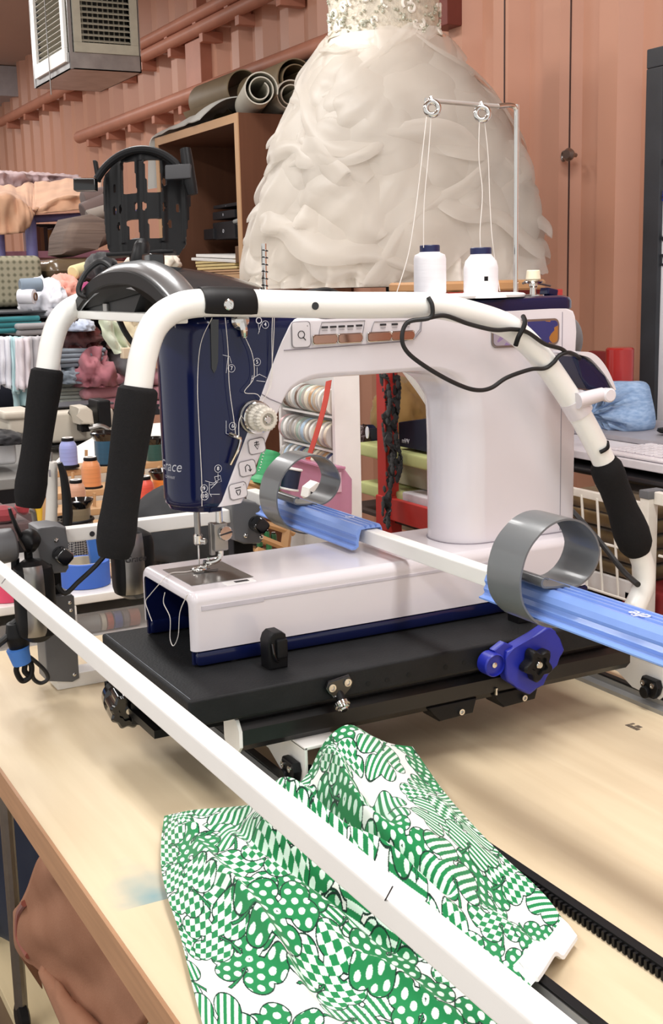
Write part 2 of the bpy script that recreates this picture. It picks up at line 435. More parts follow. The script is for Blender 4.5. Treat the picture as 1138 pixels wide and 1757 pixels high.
# cords from the housings
bm = new(); tube(bm, [at_x(x, y, -1.735) for x, y in ((195, 935), (165, 970), (135, 998), (112, 1018))]+[V(-1.74, .46, .165)], .0038, 8)
tag(obj('elastic_strap', bm, CABLE), 'black strap running from the metal-faced clamp to the frame post', 'strap')
bm = new(); tube(bm, [at_x(x, y, -1.71) for x, y in ((222, 892), (226, 905), (228, 925), (229, 940))], .006, 8, flat=.4)
tag(obj('hook_strap', bm, CABLE), 'short black strap above the metal-faced clamp by the machine bed', 'strap')
# grey cylinder clamp end at the left edge
o = thing('pole_end_clamp', 'grey rounded pole clamp at the left edge above the front pole', 'clamp', at_x(5, 960, -1.72))
bm = new(); tube(bm, [at_x(-60, 952, -1.72), at_x(0, 938, -1.72), at_x(22, 934, -1.72), at_x(27, 933, -1.72)], [.025, .025, .024, .016], 20, 4); obj('barrel', bm, GREY, o)
bm = new(); tube(bm, [at_x(38, 935, -1.72), at_x(50, 930, -1.72), at_x(62, 936, -1.72)], [.012, .02, .012], 12); obj('swivel_joint', bm, BLACK, o)
bm = new(); tube(bm, [at_x(40, 930, -1.72), at_x(22, 890, -1.72), at_x(16, 872, -1.72)], [.009, .007, .005], 10, flat=.4); obj('lever', bm, BLACK, o)
for pts in (((26, 958), (27, 990), (30, 1010)), ((48, 945), (52, 985), (58, 1000))):
    bm = new(); tube(bm, [at_x(x, y, -1.72) for x, y in pts], .006, 10); obj('link_rod', bm, BLACK, o)
# looped cord with blue wrap
o = thing('bundled_cord', 'looped black cord with blue wrap hanging left of the grey frame post', 'cord', at_x(45, 1165, -1.72))
bm = new(); tube(bm, [at_x(x, y, -1.72) for x, y in ((-12, 1112), (10, 1095), (25, 1080), (40, 1066), (28, 1090), (20, 1075), (35, 1065), (42, 1090))], .0055, 10); obj('loop', bm, CABLE, o)
bm = new(); tube(bm, [at_x(x, y, -1.72) for x, y in ((25, 1068), (30, 1090), (35, 1118))], [.012, .018, .013], 12); obj('cord_head', bm, BLACK, o)
bm = new(); tube(bm, [at_x(30, 1112, -1.715), at_x(38, 1138, -1.715)], [.0165, .0135], 14, 1); obj('blue_wrap', bm, mat('blue_tape', '#3f78c8', .6), o)
bm = new(); tube(bm, [at_x(x, y, -1.715) for x, y in ((34, 1132), (28, 1150), (38, 1168), (52, 1160), (54, 1142), (46, 1134), (42, 1150), (48, 1158))], .0042, 8); obj('plug', bm, BLACK, o)
bm = new(); tube(bm, [at_x(x, y, -1.715) for x, y in ((48, 1125), (62, 1136), (78, 1152), (82, 1165), (70, 1172), (58, 1165), (54, 1148))], .003, 8); obj('loop', bm, CABLE, o)

# fabric clips and ring clamps on the back pole
def clip(x0, x1, lab, txt):
    o = thing('pole_clip', lab, 'clip', ((x0+x1)/2, .8, .24), 'blue clips on the back pole')
    P = [(.778, .25), (.779, .262), (.783, .2685), (.788, .2695), (.791, .2725), (.796, .2705), (.80, .2735), (.805, .271), (.81, .273), (.814, .269), (.815, .262)]
    # ribbed channel wrapping the top, front and lower lip
    Q = [(.815, .262), (.813, .2700), (.810, .2738), (.807, .2738), (.8055, .2697), (.8035, .2697), (.802, .2738), (.799, .2738), (.7975, .2697), (.7955, .2697), (.794, .2738), (.791, .2738), (.7895, .2697), (.7875, .2697), (.786, .2732), (.782, .2732), (.776, .268), (.7735, .262), (.7755, .2575), (.7725, .253), (.774, .2485), (.771, .2455), (.766, .2445), (.7665, .2425), (.773, .2425), (.7775, .246), (.7775, .252), (.7795, .262), (.782, .2683), (.788, .2688), (.812, .2688), (.8125, .262)]
    bm = new(); prism(bm, [V(x0, y, z) for y, z in Q], (x1-x0, 0, 0)); c = obj('ribbed_channel', bm, BLUEC, o, sharp=12)
    return o, c
c1, b1 = clip(-1.70, -1.395, 'blue ribbed clip on the pole inside the machine throat', 0)
c2, b2 = clip(-1.10, -.62, 'long blue ribbed clip on the pole at the right edge', 0)
a = at_y(1108, 1076, .785); text('die', .021, V(-.868, .792, .2741), (-.86, 0, 0), (0, -1, 0), PRINT_W, c2, 'lettering', shear=.3, ext=.0002)
text('G', .016, V(-1.055, .80, .2741), (-.86, 0, 0), (0, -1, 0), PRINT_W, c2, 'lettering', shear=.3, ext=.0002)
text('G', .016, V(-1.455, .80, .2741), (-.86, 0, 0), (0, -1, 0), PRINT_W, c1, 'lettering', shear=.3, ext=.0002)
def ring(x, lab, L=.058, cy=.80, cz=.297):
    """split tube of plastic snapped over the clip: one end passes under the pole, the other lies on top of it with a curled lip"""
    bm = new(); th = .0011; n = 72; pts = []
    for i in range(n+1):
        t = i/n; a = math.radians(-62-388*t)
        r = float(np.interp(t, [0, .08, .15, .22, .32, .42, .6, .74, .86, 1], [.068, .0655, .067, .064, .055, .050, .049, .0475, .034, .0215]))
        pts.append(V(0, cy+r*math.cos(a), cz+r*math.sin(a)))
    pts += [V(0, .793, .2752), V(0, .786, .2756), V(0, .779, .2764), V(0, .774, .2770)]; e = pts[-1]; d = (pts[-1]-pts[-2]).normalized(); w = V(0, d.z, -d.y)
    for k in range(1, 9):
        b = k/8*PI*1.25; pts.append(e+d*.005*math.sin(b)+w*.005*(1-math.cos(b)))
    pts = [p+V(x, 0, 0) for p in pts]; rings = []
    for i, p in enumerate(pts):
        t = (pts[min(i+1, len(pts)-1)]-pts[max(i-1, 0)]).normalized(); q = V(0, -t.z, t.y)*th
        rings.append([p+q+V(-L/2, 0, 0), p+q+V(L/2, 0, 0), p-q+V(L/2, 0, 0), p-q+V(-L/2, 0, 0)])
    loft(bm, rings)
    return tag(obj('ring_clamp', bm, GREYR, sharp=50), lab, 'ring clamp', 'grey ring clamps on the back pole')
ring(-1.60, 'grey split-ring clamp round the blue clip inside the machine throat')
ring(-1.02, 'grey split-ring clamp on the blue clip in front of the machine column')
# ================================================================ CARRIAGE UNDER THE MACHINE
lc = thing('lower_carriage', 'black twin-rail carriage with white end plates rolling on the table tracks', 'carriage', (-1.36, .8, 0))
def rail(x0, x1):
    bm = new(); y0, y1 = .523, 1.10
    prism(bm, [V(x0, y0, .074), V(x0+.006, y0, .067), V(x1-.008, y0, .067), V(x1, y0, .076), V(x1, y0, .094), V(x1-.006, y0, .101), V(x1-.014, y0, .101), V(x1-.014, y0, .107), V(x0+.01, y0, .107), V(x0, y0, .100)], (0, y1-y0, 0)); r = obj('rail', bm, RAIL, lc)
    bm = new(); prism(bm, [V(x0-.003, y0-.004, .074), V(x0+.004, y0-.004, .063), V(x1-.008, y0-.004, .063), V(x1+.003, y0-.004, .075), V(x1+.003, y0-.004, .094), V(x1-.006, y0-.004, .106), V(x0+.006, y0-.004, .106), V(x0-.003, y0-.004, .10)], (0, .0045, 0), .001); obj('end_cap', bm, W_STEEL, r)
rail(-1.262, -1.222); rail(-1.50, -1.46)
for y in (.592, 1.148):
    bm = new(); prism(bm, [V(-1.53, y, .066), V(-1.2, y, .066), V(-1.2, y, .03), V(-1.215, y, .016), V(-1.27, y, .018), V(-1.30, y, .034), V(-1.42, y, .034), V(-1.45, y, .018), V(-1.51, y, .016), V(-1.53, y, .03)], (0, .004, 0), .001)
    box(bm, (-1.53, y, .063), (-1.2, y+.05, .067), .001); br = obj('bracket_plate', bm, W_STEEL, lc)
    for x in (-1.225, -1.50):
        bm = new(); prism(bm, [V(x-.018, y-.012, .036), V(x-.014, y-.012, .046), V(x+.014, y-.012, .046), V(x+.018, y-.012, .036), V(x+.014, y-.012, .024), V(x+.008, y-.012, .018), V(x-.008, y-.012, .018)], (0, .012, 0), .003); wb = obj('wheel_block', bm, BLACK, br)
        for dx in (-.009, .009):
            bm = new(); lathe(bm, V(x+dx, y-.012, .038), (0, -1, 0), [(.004, -.001), (.004, .002), (.0022, .002), (.0018, .001)], 12); obj('screw', bm, CHROME, wb)
        bm = new(); cyl(bm, V(x-.004, y-.017, .0255), (0, 1, 0), .0085, .012, 20, .001); cyl(bm, V(x+.006, y+.005, .0265), (0, 1, 0), .0095, .014, 20, .0015); obj('roller', bm, BLACK, wb)
        bm = new(); lathe(bm, V(x+.006, y+.019, .0265), (0, 1, 0), [(.007, 0), (.007, .003), (.004, .003), (.004, .006), (.002, .007)], 16); obj('axle_nut', bm, CHROME, wb)
for px, w in (((785, 1217), .03), ((893, 1193), .022)):
    a = at_x(*px, -1.222)
    bm = new(); prism(bm, [V(-1.222, a.y-.045, .073), V(-1.222, a.y+.03, .073), V(-1.222, a.y+.024, .054), V(-1.222, a.y-.026, .052), V(-1.222, a.y-.034, .062)], (-.04, 0, 0), .002); q = obj('stop_block', bm, BLACK, lc)
    bm = new(); lathe(bm, V(-1.222, a.y+.004, .0605), (1, 0, 0), [(.004, 0), (.004, .005), (.0022, .005), (.002, .002)], 14); obj('bolt', bm, CHROME, q)
for px in ((851, 1192), (922, 1150)):
    a = at_x(*px, -1.221); bm = new(); cyl(bm, a, (0, 0, 1), .0025, .009, 10); obj('pin', bm, CHROME, lc)

uc = thing('machine_carriage', 'black board carriage holding the quilting machine, with clips and blue lock', 'carriage', (-1.36, .76, .108))
bm = new(); box(bm, (-1.523, .457, .113), (-1.212, 1.075, .145), .0035, 3); obj('board', bm, BOARD, uc)
bm = new(); prism(bm, [V(-1.516, .4572, .1405), V(-1.218, .4572, .1405), V(-1.218, .461, .1447), V(-1.516, .461, .1447)], (0, .0006, .0006)); obj('worn_edge', bm, mat('worn_edge', '#8a929c', .5, var=.5, scale=60), uc)
bm = new()
for p in ((632, 1173), (665, 1167), (702, 1158), (765, 1145), (797, 1137)):
    a = at_x(*p, -1.2118); cyl(bm, a-V(.001, 0, 0), (1, 0, 0), .0032, .0014, 12)
for p in ((231, 1156), (243, 1163)):
    a = at_y(*p, .4568); cyl(bm, a+V(0, .001, 0), (0, -1, 0), .004, .0016, 12)
obj('screw_hole', bm, mat('hole_dark', '#050505', .9), uc)
# latch clips holding the machine
for y, lab in ((.592, 0), (.955, 1)):
    bm = new(); X = -1.262
    prism(bm, [V(X, y-.0125, .145), V(X, y-.013, .178), V(X, y-.010, .186), V(X, y-.005, .190), V(X, y+.006, .190), V(X, y+.011, .186), V(X, y+.0135, .168), V(X, y+.0125, .145)], (-.026, 0, 0), .003)
    cl = obj('latch_clip', bm, BLACK, uc)
    bm = new(); box(bm, (X-.006, y-.004, .158), (X+.005, y+.011, .182), .003); obj('release_tab', bm, BLACK, cl)
    bm = new(); tube(bm, [V(X+.002, y-.009, .178), V(X+.004, y-.008, .166), V(X+.004, y-.005, .157), V(X+.001, y-.001, .155)], .0016, 8); obj('spring_wire', bm, BLACKG, cl)
# guide roller bracket
def guide(y, x=-1.2115):
    bm = new(); prism(bm, [V(x, y-.018, .131), V(x, y-.014, .139), V(x, y+.014, .142), V(x, y+.019, .134), V(x, y+.016, .127), V(x, y+.007, .118), V(x, y-.007, .117), V(x, y-.014, .124)], (.007, 0, 0), .002); g = obj('guide_bracket', bm, BLACKG, uc)
    for dy, z in ((-.010, .131), (.0105, .134)):
        bm = new(); lathe(bm, V(x+.007, y+dy, z), (1, 0, 0), [(.0048, -.001), (.0048, .002), (.0028, .0022), (.0024, .0008)], 14); obj('screw', bm, CHROME, g)
    bm = new(); tube(bm, [V(x+.002, y, .124), V(x+.010, y+.002, .112)], .0055, 12, 1); obj('stem', bm, BLACK, g)
    bm = new(); lathe(bm, V(x+.007, y+.001, .112), (.75, .05, -.65), [(.0075, 0), (.0095, .002), (.0095, .006), (.0075, .0065), (.0075, .009), (.0055, .010), (.0045, .012), (.0022, .012)], 20); obj('roller', bm, CHROME, g)
guide(.642)
# star knob on the arm below the front left corner
k = at_z(222, 1221, .075)
bm = new(); prism(bm, [k+V(.004, 0, .012), k+V(.07, .055, .03), k+V(.07, .075, .03), k+V(.055, .055, -.018), k+V(.004, .0, -.016)], (0, .008, 0), .002); arm = obj('knob_arm', bm, BLACK, uc)
bm = new(); box(bm, (k.x-.01, k.y+.0, k.z-.006), (k.x+.09, .56, k.z+.004)); box(bm, (k.x-.005, k.y+.03, k.z), (k.x+.03, k.y+.06, .113)); obj('mount_strap', bm, BLACK, arm)
def lobed(bm, o, axis, R, h, lobes, depth, n=72, bev=.003):
    o = Vector(o); w = Vector(axis).normalized(); u = w.orthogonal().normalized(); v = w.cross(u)
    rad = lambda a: R*(1-depth*(.5-.5*math.cos(lobes*a)))
    rings = []
    for s, hh in ((.0, 0), (1-bev/R, 0), (1, bev), (1, h-bev), (1-bev/R, h), (.55, h), (.5, h-.004), (.0, h-.004)):
        rings.append([o+w*hh+(u*math.cos(2*PI*j/n)+v*math.sin(2*PI*j/n))*rad(2*PI*j/n)*max(s, .01) for j in range(n)])
    return loft(bm, rings)
bm = new(); ax = V(1, -.12, -.05)
lobed(bm, k-ax*.036, ax, .0245, .036, 9, .14); kn = obj('star_knob', bm, BLACKG, uc)
bm = new(); lathe(bm, k-ax*.066, ax, [(.010, 0), (.017, .002), (.0235, .008), (.0245, .026), (.019, .032)], 24); obj('knob_collar', bm, BLACKG, kn)
bm = new(); obox(bm, k-ax*.074, (ax, (0, 0, 1), (0, 1, 0)), (.012, .008, .011), .003); obj('lever_tab', bm, BLACKG, kn)
bm = new(); cyl(bm, k-ax*.004, ax, .004, .004, 14); obj('screw', bm, CHROME, kn)
# blue channel lock
X = -1.208
bl = [at_x(x, y, X) for x, y in ((868, 1106), (900, 1088), (922, 1071), (930, 1069), (938, 1077), (948, 1090), (955, 1110), (950, 1120), (938, 1132), (930, 1150), (915, 1165), (906, 1178), (896, 1186), (886, 1182), (872, 1172), (858, 1163), (853, 1150), (854, 1125), (856, 1112))]
bm = new(); prism(bm, bl, (.018, 0, 0), .004, 3); ch = obj('channel_lock', bm, BLUED, uc)
a = at_x(835, 1135, X); bm = new(); lathe(bm, a, (1, 0, 0), [(.014, 0), (.015, .001), (.015, .018), (.0135, .02), (.0135, .015), (.004, .015)], 28); obj('pivot_drum', bm, BLUED, ch)
bm = new(); lathe(bm, a+V(.015, 0, 0), (1, 0, 0), [(.0035, 0), (.0035, .003), (.0015, .0035)], 12); obj('screw', bm, CHROME, ch)
bm = new(); prism(bm, [at_x(x, y, X) for x, y in ((838, 1112), (856, 1098), (872, 1104), (866, 1125), (860, 1140), (848, 1142))], (.013, 0, 0), .003); obj('link', bm, BLUED, ch)
a = at_x(914, 1136, X+.018); bm = new(); lobed(bm, a, (1, -.05, 0), .0225, .017, 5, .3); kk = obj('star_knob', bm, BLACK, ch)
bm = new(); cyl(bm, a+V(.012, 0, 0), (1, 0, 0), .0048, .004, 14, .001); obj('bolt', bm, CHROME, kk)

# ================================================================ QUILTING MACHINE
qm = thing('quilting_machine', 'white and navy long-arm quilting machine with black-gripped handlebars', 'sewing machine', (-1.405, .8, .145))
xL, xR = -1.494, -1.316
Y0, Y1 = .506, 1.105
# white bed shell: an inverted U, open at the needle end
def ushell(x0, x1, z0, z1, r, th, y):
    o = [(x0, z0)]
    for i in range(7): a = PI-PI/2*i/6; o.append((x0+r+r*math.cos(a), z1-r+r*math.sin(a)))
    for i in range(7): a = PI/2-PI/2*i/6; o.append((x1-r+r*math.cos(a), z1-r+r*math.sin(a)))
    o.append((x1, z0)); q = max(r-th, .002)
    o.append((x1-th, z0))
    for i in range(7): a = PI/2*i/6; o.append((x1-th-q+q*math.cos(a), z1-th-q+q*math.sin(a)))
    for i in range(7): a = PI/2+PI/2*i/6; o.append((x0+th+q+q*math.cos(a), z1-th-q+q*math.sin(a)))
    o.append((x0+th, z0))
    return [V(x, y, z) for x, z in o]
rings = []
for y, ins in ((Y0, .007), (Y0+.0015, .0035), (Y0+.004, .0012), (Y0+.009, 0), (Y1-.012, 0), (Y1-.004, .002), (Y1, .007)):
    rings.append(ushell(xL+ins, xR-ins, .165, .237-ins, .012, .007-min(ins, .003), y))
bm = new(); loft(bm, rings, caps=False, closed=True)
bm.verts.ensure_lookup_table(); n = len(rings[0]); fr = bm.verts[0:n]; bk = bm.verts[-n:]
for ring_ in (fr, bk):
    h = n//2
    for i in range(h-1): bm.faces.new((ring_[i], ring_[i+1], ring_[n-2-i], ring_[n-1-i]))
bed = obj('bed', bm, W_PLASTIC, qm)
bm = new(); box(bm, (xL+.008, Y1-.012, .15), (xR-.008, Y1-.004, .229)); obj('bed_end_wall', bm, W_PLASTIC, bed)
# navy lining and skirts
rings = [ushell(xL+.0075, xR-.0075, .147, .2285, .008, .005, y) for y in (Y0+.002, Y1-.015)]
bm = new(); loft(bm, rings, caps=False, closed=True); fr = bm.verts[:]; n = len(rings[0]); bm.verts.ensure_lookup_table()
for i in range(n//2-1): bm.faces.new((bm.verts[i], bm.verts[i+1], bm.verts[n-2-i], bm.verts[n-1-i]))
box(bm, (xR-.017, Y0+.004, .146), (xR+.001, Y1, .1645), .005); box(bm, (xL-.001, Y0+.004, .146), (xL+.017, Y1, .1645), .005)
box(bm, (xL+.012, .60, .147), (xR-.012, .606, .228)); obj('base_tray', bm, NAVY, qm)
for y in (.56, 1.04):
    for x in (xL+.008, xR-.008):
        bm = new(); cyl(bm, V(x, y, .1448), (0, 0, 1), .006, .003); obj('rubber_foot', bm, BLACK, qm)
bm = new(); box(bm, (xR-.001, .518, .2145), (xR+.0008, .60, .2205), .0004); box(bm, (xR-.001, .60, .2165), (xR+.0006, .93, .2205), .0004); obj('side_ledge', bm, mat('pale_lilac_plastic', '#c9c4cc', .4), bed)
# needle plate
pl = [at_z(x, y, .2372) for x, y in ((283, 984), (371, 968), (425, 996), (337, 1010))]
py0, py1, px0, px1 = .521, .603, -1.452, -1.352
bm = new(); prism(bm, [V(px0, py0, .2365), V(px1, py0, .2365), V(px1, py1, .2365), V(px0, py1, .2365)], (0, 0, .0012)); npl = obj('needle_plate', bm, STEEL, qm)
NX, NY = -1.418, .558
bm = new()
for dx, dy, l in ((-.012, 0, .008), (-.004, .006, .01), (.004, .012, .012), (.012, .0, .012), (.012, .012, .008)): box(bm, (NX+dx-.0008, NY+dy-l, .2375), (NX+dx+.0008, NY+dy+l, .2381))
obj('feed_slot', bm, PRINT_K, npl)
bm = new(); obox(bm, V(px1+.013, .578, .2372), ((1, 0, 0), (0, 1, 0), (0, 0, 1)), (.008, .02, .0007), .0005); sw = obj('slide_window', bm, mat('pure_white_plastic', '#f0eeee', .3), qm)
bm = new(); box(bm, (px1+.010, .572, .2374), (px1+.017, .590, .2383)); obj('slot', bm, PRINT_K, sw)

# C-shaped white body: column, shoulder, arm and button strip
aL, aR = -1.460, -1.352
I = [(.905, .2365), (.905, .30), (.905, .38), (.905, .43), (.902, .447), (.893, .461), (.878, .471), (.858, .476), (.82, .477), (.77, .477), (.72, .477), (.695, .4755), (.676, .470), (.660, .460), (.650, .446), (.640, .427), (.617, .38), (.594, .332)]
O = [(1.107, .2365), (1.107, .30), (1.107, .38), (1.107, .44), (1.107, .49), (1.107, .53), (1.09, .5515), (1.0, .5515), (.93, .5515), (.86, .5515), (.78, .5515), (.735, .5515), (.70, .5515), (.672, .5515), (.658, .536), (.641, .504), (.600, .416), (.560, .330)]
RI = [.05, .05, .05, .045, .035, .028, .02, .016, .012, .010, .010, .010, .010, .010, .009, .008, .008, .008]
def crossec(i, o, ri, ro):
    i = Vector((0, *i)); o = Vector((0, *o)); d = (o-i); L = d.length; d.normalize()
    out = []
    for x, y in rrect(aR-aL, L, [ro, ro, ri, ri], 7): out.append(V((aL+aR)/2+x, 0, 0)+i+d*(y+L/2))
    return out
def dense(P, k=3):
    o = []
    for p in smooth_path([V(0, *q) for q in P], k): o.append((p.y, p.z))
    return o
Id, Od = dense(I), dense(O)
RId = [float(np.interp(i/(len(Id)-1)*(len(RI)-1), range(len(RI)), RI)) for i in range(len(Id))]
bm = new(); loft(bm, [crossec(i, o, r, .005) for i, o, r in zip(Id, Od, RId)])
body = obj('arm_body', bm, W_PLASTIC, qm, sharp=50)
E2 = .0006
def on(px, py, d=E2): p = at_x(px, py, aR); p.x += d; return p
# panel seam lines and rear cover seam
SEAM = mat('seam_line', '#8d868f', .6)
def seam(pts, r=.0006):
    bm = new(); tube(bm, pts, r, 6, 1); return bm
obj('seam', seam([V(aR+.0001, 1.081, .24), V(aR+.0001, 1.081, .546)]), SEAM, body)
obj('seam', seam([on(487, 601), on(560, 596), on(640, 590), on(690, 586), on(712, 580), on(722, 568), on(724, 548)]), SEAM, body)
obj('seam', seam([on(449, 676), on(462, 684), on(484, 693)]), SEAM, body)
# base flange of the column
cs = []
for x, y in rrect(aR-aL+.004, .206, [.006, .006, .052, .052], 8): cs.append(V((aL+aR)/2+x, 1.006+y, .2365))
bm = new(); prism(bm, cs, (0, 0, .0015)); obj('column_seam', bm, SEAM, body)
# navy nose cover over the needle end
def nose(z, y1, ins=0, yf=.5145):
    n = 28; cx = (aL+aR)/2; hw = (aR-aL)/2-.0008-ins; r = .052-ins; o = []
    y0 = yf+ins
    for i in range(n+1):
        a = PI+PI*i/n; o.append(V(cx+hw*math.cos(a), y0+r+r*math.sin(a), z))
    o.append(V(aR-.0008-ins, y1, z)); o.append(V(aL+.0008+ins, y1, z)); return o
zs = [(.329, .006), (.3295, .003), (.331, .0012), (.336, .0002), (.345, 0), (.38, 0), (.416, 0), (.46, 0), (.504, 0), (.536, 0), (.548, .001), (.556, .004), (.560, .010)]
yb = lambda z: float(np.interp(z, [.33, .416, .504, .536, .552, .57], [.560, .600, .641, .658, .672, .69]))+.002
bm = new(); loft(bm, [nose(z, yb(z), i) for z, i in zs]); head = obj('nose_cover', bm, NAVY, qm, sharp=50)
bm = new(); loft(bm, [nose(z, .552, i) for z, i in ((.3225, .010), (.324, .006), (.3295, .004))]); obj('lamp_lip', bm, NAVY, head)
# navy top cover
def top(z, ins): return [V((aL+aR)/2+x, .90+y, z) for x, y in rrect(aR-aL-2*ins, .414-2*ins, .02, 5)]
bm = new(); loft(bm, [top(.5495, .001), top(.551, 0), top(.561, 0), top(.5655, .002), top(.568, .007), top(.5685, .012)]); tc_ = obj('top_cover', bm, NAVY, qm)
bm = new(); lathe(bm, V(-1.405, 1.105, .505), (0, 1, 0), [(.02, 0), (.034, .004), (.036, .012), (.036, .022), (.032, .03), (.02, .032)], 32); obj('handwheel', bm, GREY, qm)
# lettering and threading diagrams
def wrap(s, size, z, ac, shear=0):
    # lettering that follows the rounded nose
    t = text(s, size, V(-1.406, 0, z), (1, 0, 0), (0, 0, 1), PRINT_W, qm, 'logo', shear=shear, ext=.0001)
    cx = (aL+aR)/2; hw = (aR-aL)/2-.0008; r = .052; o = root_loc(qm)
    for v in t.data.vertices:
        w = v.co+o; a = ac+(w.x+1.406)/r; k = 1.004
        v.co = V(cx+hw*k*math.cos(a), .5145+r+r*k*math.sin(a), w.z)-o
wrap('Grace', .0185, .379, 1.5*PI+.17, .3); wrap('COMPANY', .0048, .3655, 1.5*PI+.19)
def num(s, px, py, r=.0042):
    p = on(px, py); bm = new(); torus(bm, p, (1, 0, 0), r, .00026, 24, 6); c = obj('step_number', bm, PRINT_W, head)
    text(s, r*1.45, p, (0, 1, 0), (0, 0, 1), PRINT_W, head, 'digit')
for s, px, py in (('4', 455, 557), ('5', 441, 621), ('7', 397, 632), ('6', 399, 731), ('8', 374, 804), ('9', 350, 838), ('10', 351, 851)): num(s, px, py, .0045 if s != '10' else .0048)
def pline(pts, r=.0003):
    bm = new(); tube(bm, [on(x, y, .0003) for x, y in pts], r, 5, 1); obj('diagram_line', bm, PRINT_W, head)
for pts in ([(441, 630), (441, 645)], [(432, 650), (445, 642), (457, 648), (455, 655), (440, 653)], [(430, 658), (433, 644)], [(382, 609), (394, 612), (397, 623)], [(391, 613), (388, 640)],
            [(388, 722), (388, 744), (398, 746)], [(374, 812), (374, 822)], [(352, 825), (366, 829), (377, 822)], [(368, 818), (378, 816), (380, 826), (371, 829), (368, 818)], [(360, 832), (368, 831), (374, 826), (362, 838)], [(359, 828), (359, 846), (363, 852)], [(361, 848), (377, 848)], [(443, 556), (445, 570)], [(448, 556), (443, 573)]): pline(pts)
bm = new(); torus(bm, on(444, 550), (1, 0, 0), .0035, .0005); obj('diagram_line', bm, PRINT_W, head)
# lever slot and take-up lever
bm = new(); 
sl = [at_x(x, y, aR) for x, y in ((361, 548), (375, 548), (374, 620), (371, 634), (367, 640), (363, 632))]
prism(bm, [p+V(.0006, 0, 0) for p in sl], (-.004, 0, 0)); obj('lever_slot', bm, BLACKG, head)
# buttons on the strip and the top panel
def button(c, w, h, ang=0, glyph=None, r=.004):
    y = V(0, math.cos(ang), math.sin(ang)); z = V(0, -math.sin(ang), math.cos(ang))
    bm = new(); prism(bm, [c+y*a+z*b for a, b in rrect(w, h, r)], (.0012, 0, 0), .0006); b_ = obj('button', bm, W_PLASTIC, body)
    bm = new(); P = [c+V(.0006, 0, 0)+y*a+z*b for a, b in rrect(w+.0012, h+.0012, r)]; tube(bm, P+[P[0]], .0005, 6, 1); obj('button_outline', bm, PRINT_G, b_)
    if glyph:
        q = c+V(.0013, 0, 0)
        for pts in glyph:
            bm = new(); tube(bm, [q+y*a+z*b for a, b in pts], .0006, 6, 1); obj('icon', bm, PRINT_K, b_)
circ = [(.0045*math.cos(t/10*2*PI), .0045*math.sin(t/10*2*PI)) for t in range(11)]
button(on(516, 574), .024, .030, 0, [circ, [(.002, -.003), (.006, -.007)], [(.0085, .010), (.009, .0104)]])
arrow = [(-.003, .002), (0, -.004), (.003, .002), (-.003, .002)]
button(on(440, 765), .021, .0175, .12, [[(0, .006), (0, .0)], arrow, [(-.003, .0045), (.003, .0045)]])
button(on(424, 803), .021, .0175, .12, [[(-.003, -.004), (-.003, .002), (0, .0045), (.003, .002), (.003, -.004)], [(.001, -.002), (.003, -.0045), (.005, -.002)]])
button(on(408, 842), .022, .0185, .12, [[(-.004, .004), (.004, .004)], [(-.003, .001), (.003, .001)], [(-.003, .0), (-.001, -.005), (.001, -.005), (.003, 0)], [(.008, .006), (.0085, .006)]])
def panel(pts):
    bm = new(); tube(bm, [on(*p) for p in pts]+[on(*pts[0])], .0005, 6, 1); obj('panel_outline', bm, PRINT_G, body)
panel([(546, 590), (548, 568), (552, 553), (626, 550), (624, 562), (620, 584)])
panel([(634, 584), (638, 563), (642, 552), (722, 549), (720, 565), (708, 581)])
for (x, y) in ((557, 561.5), (571.5, 560.8), (586, 560), (601, 559.5), (616, 558.5), (657, 557), (677, 556.3), (698, 555.6)):
    p = on(x, y); bm = new(); box(bm, (p.x, p.y-.0045, p.z-.0012), (p.x+.0006, p.y+.0045, p.z+.0012)); obj('indicator', bm, PRINT_K, body)
    bm = new(); box(bm, (p.x, p.y-.0038, p.z-.0042), (p.x+.0004, p.y+.0038, p.z-.0036)); obj('indicator_caption', bm, PRINT_G, body)
COPPER = mat('mirror_rocker', '#b08a78', .15, metal=.9)
for (x, y) in ((557, 582), (600, 580), (650, 577.5), (690, 575.5)):
    p = on(x, y); bm = new(); prism(bm, [p+V(0, a, b) for a, b in rrect(.034, .0095, .003)], (.003, 0, 0), .0012); obj('rocker_button', bm, COPPER, body)
    bm = new(); Q = [p+V(.0015, a, b) for a, b in rrect(.0355, .011, .0035)]; tube(bm, Q+[Q[0]], .0007, 6, 1); obj('rocker_bezel', bm, CHROME, body)
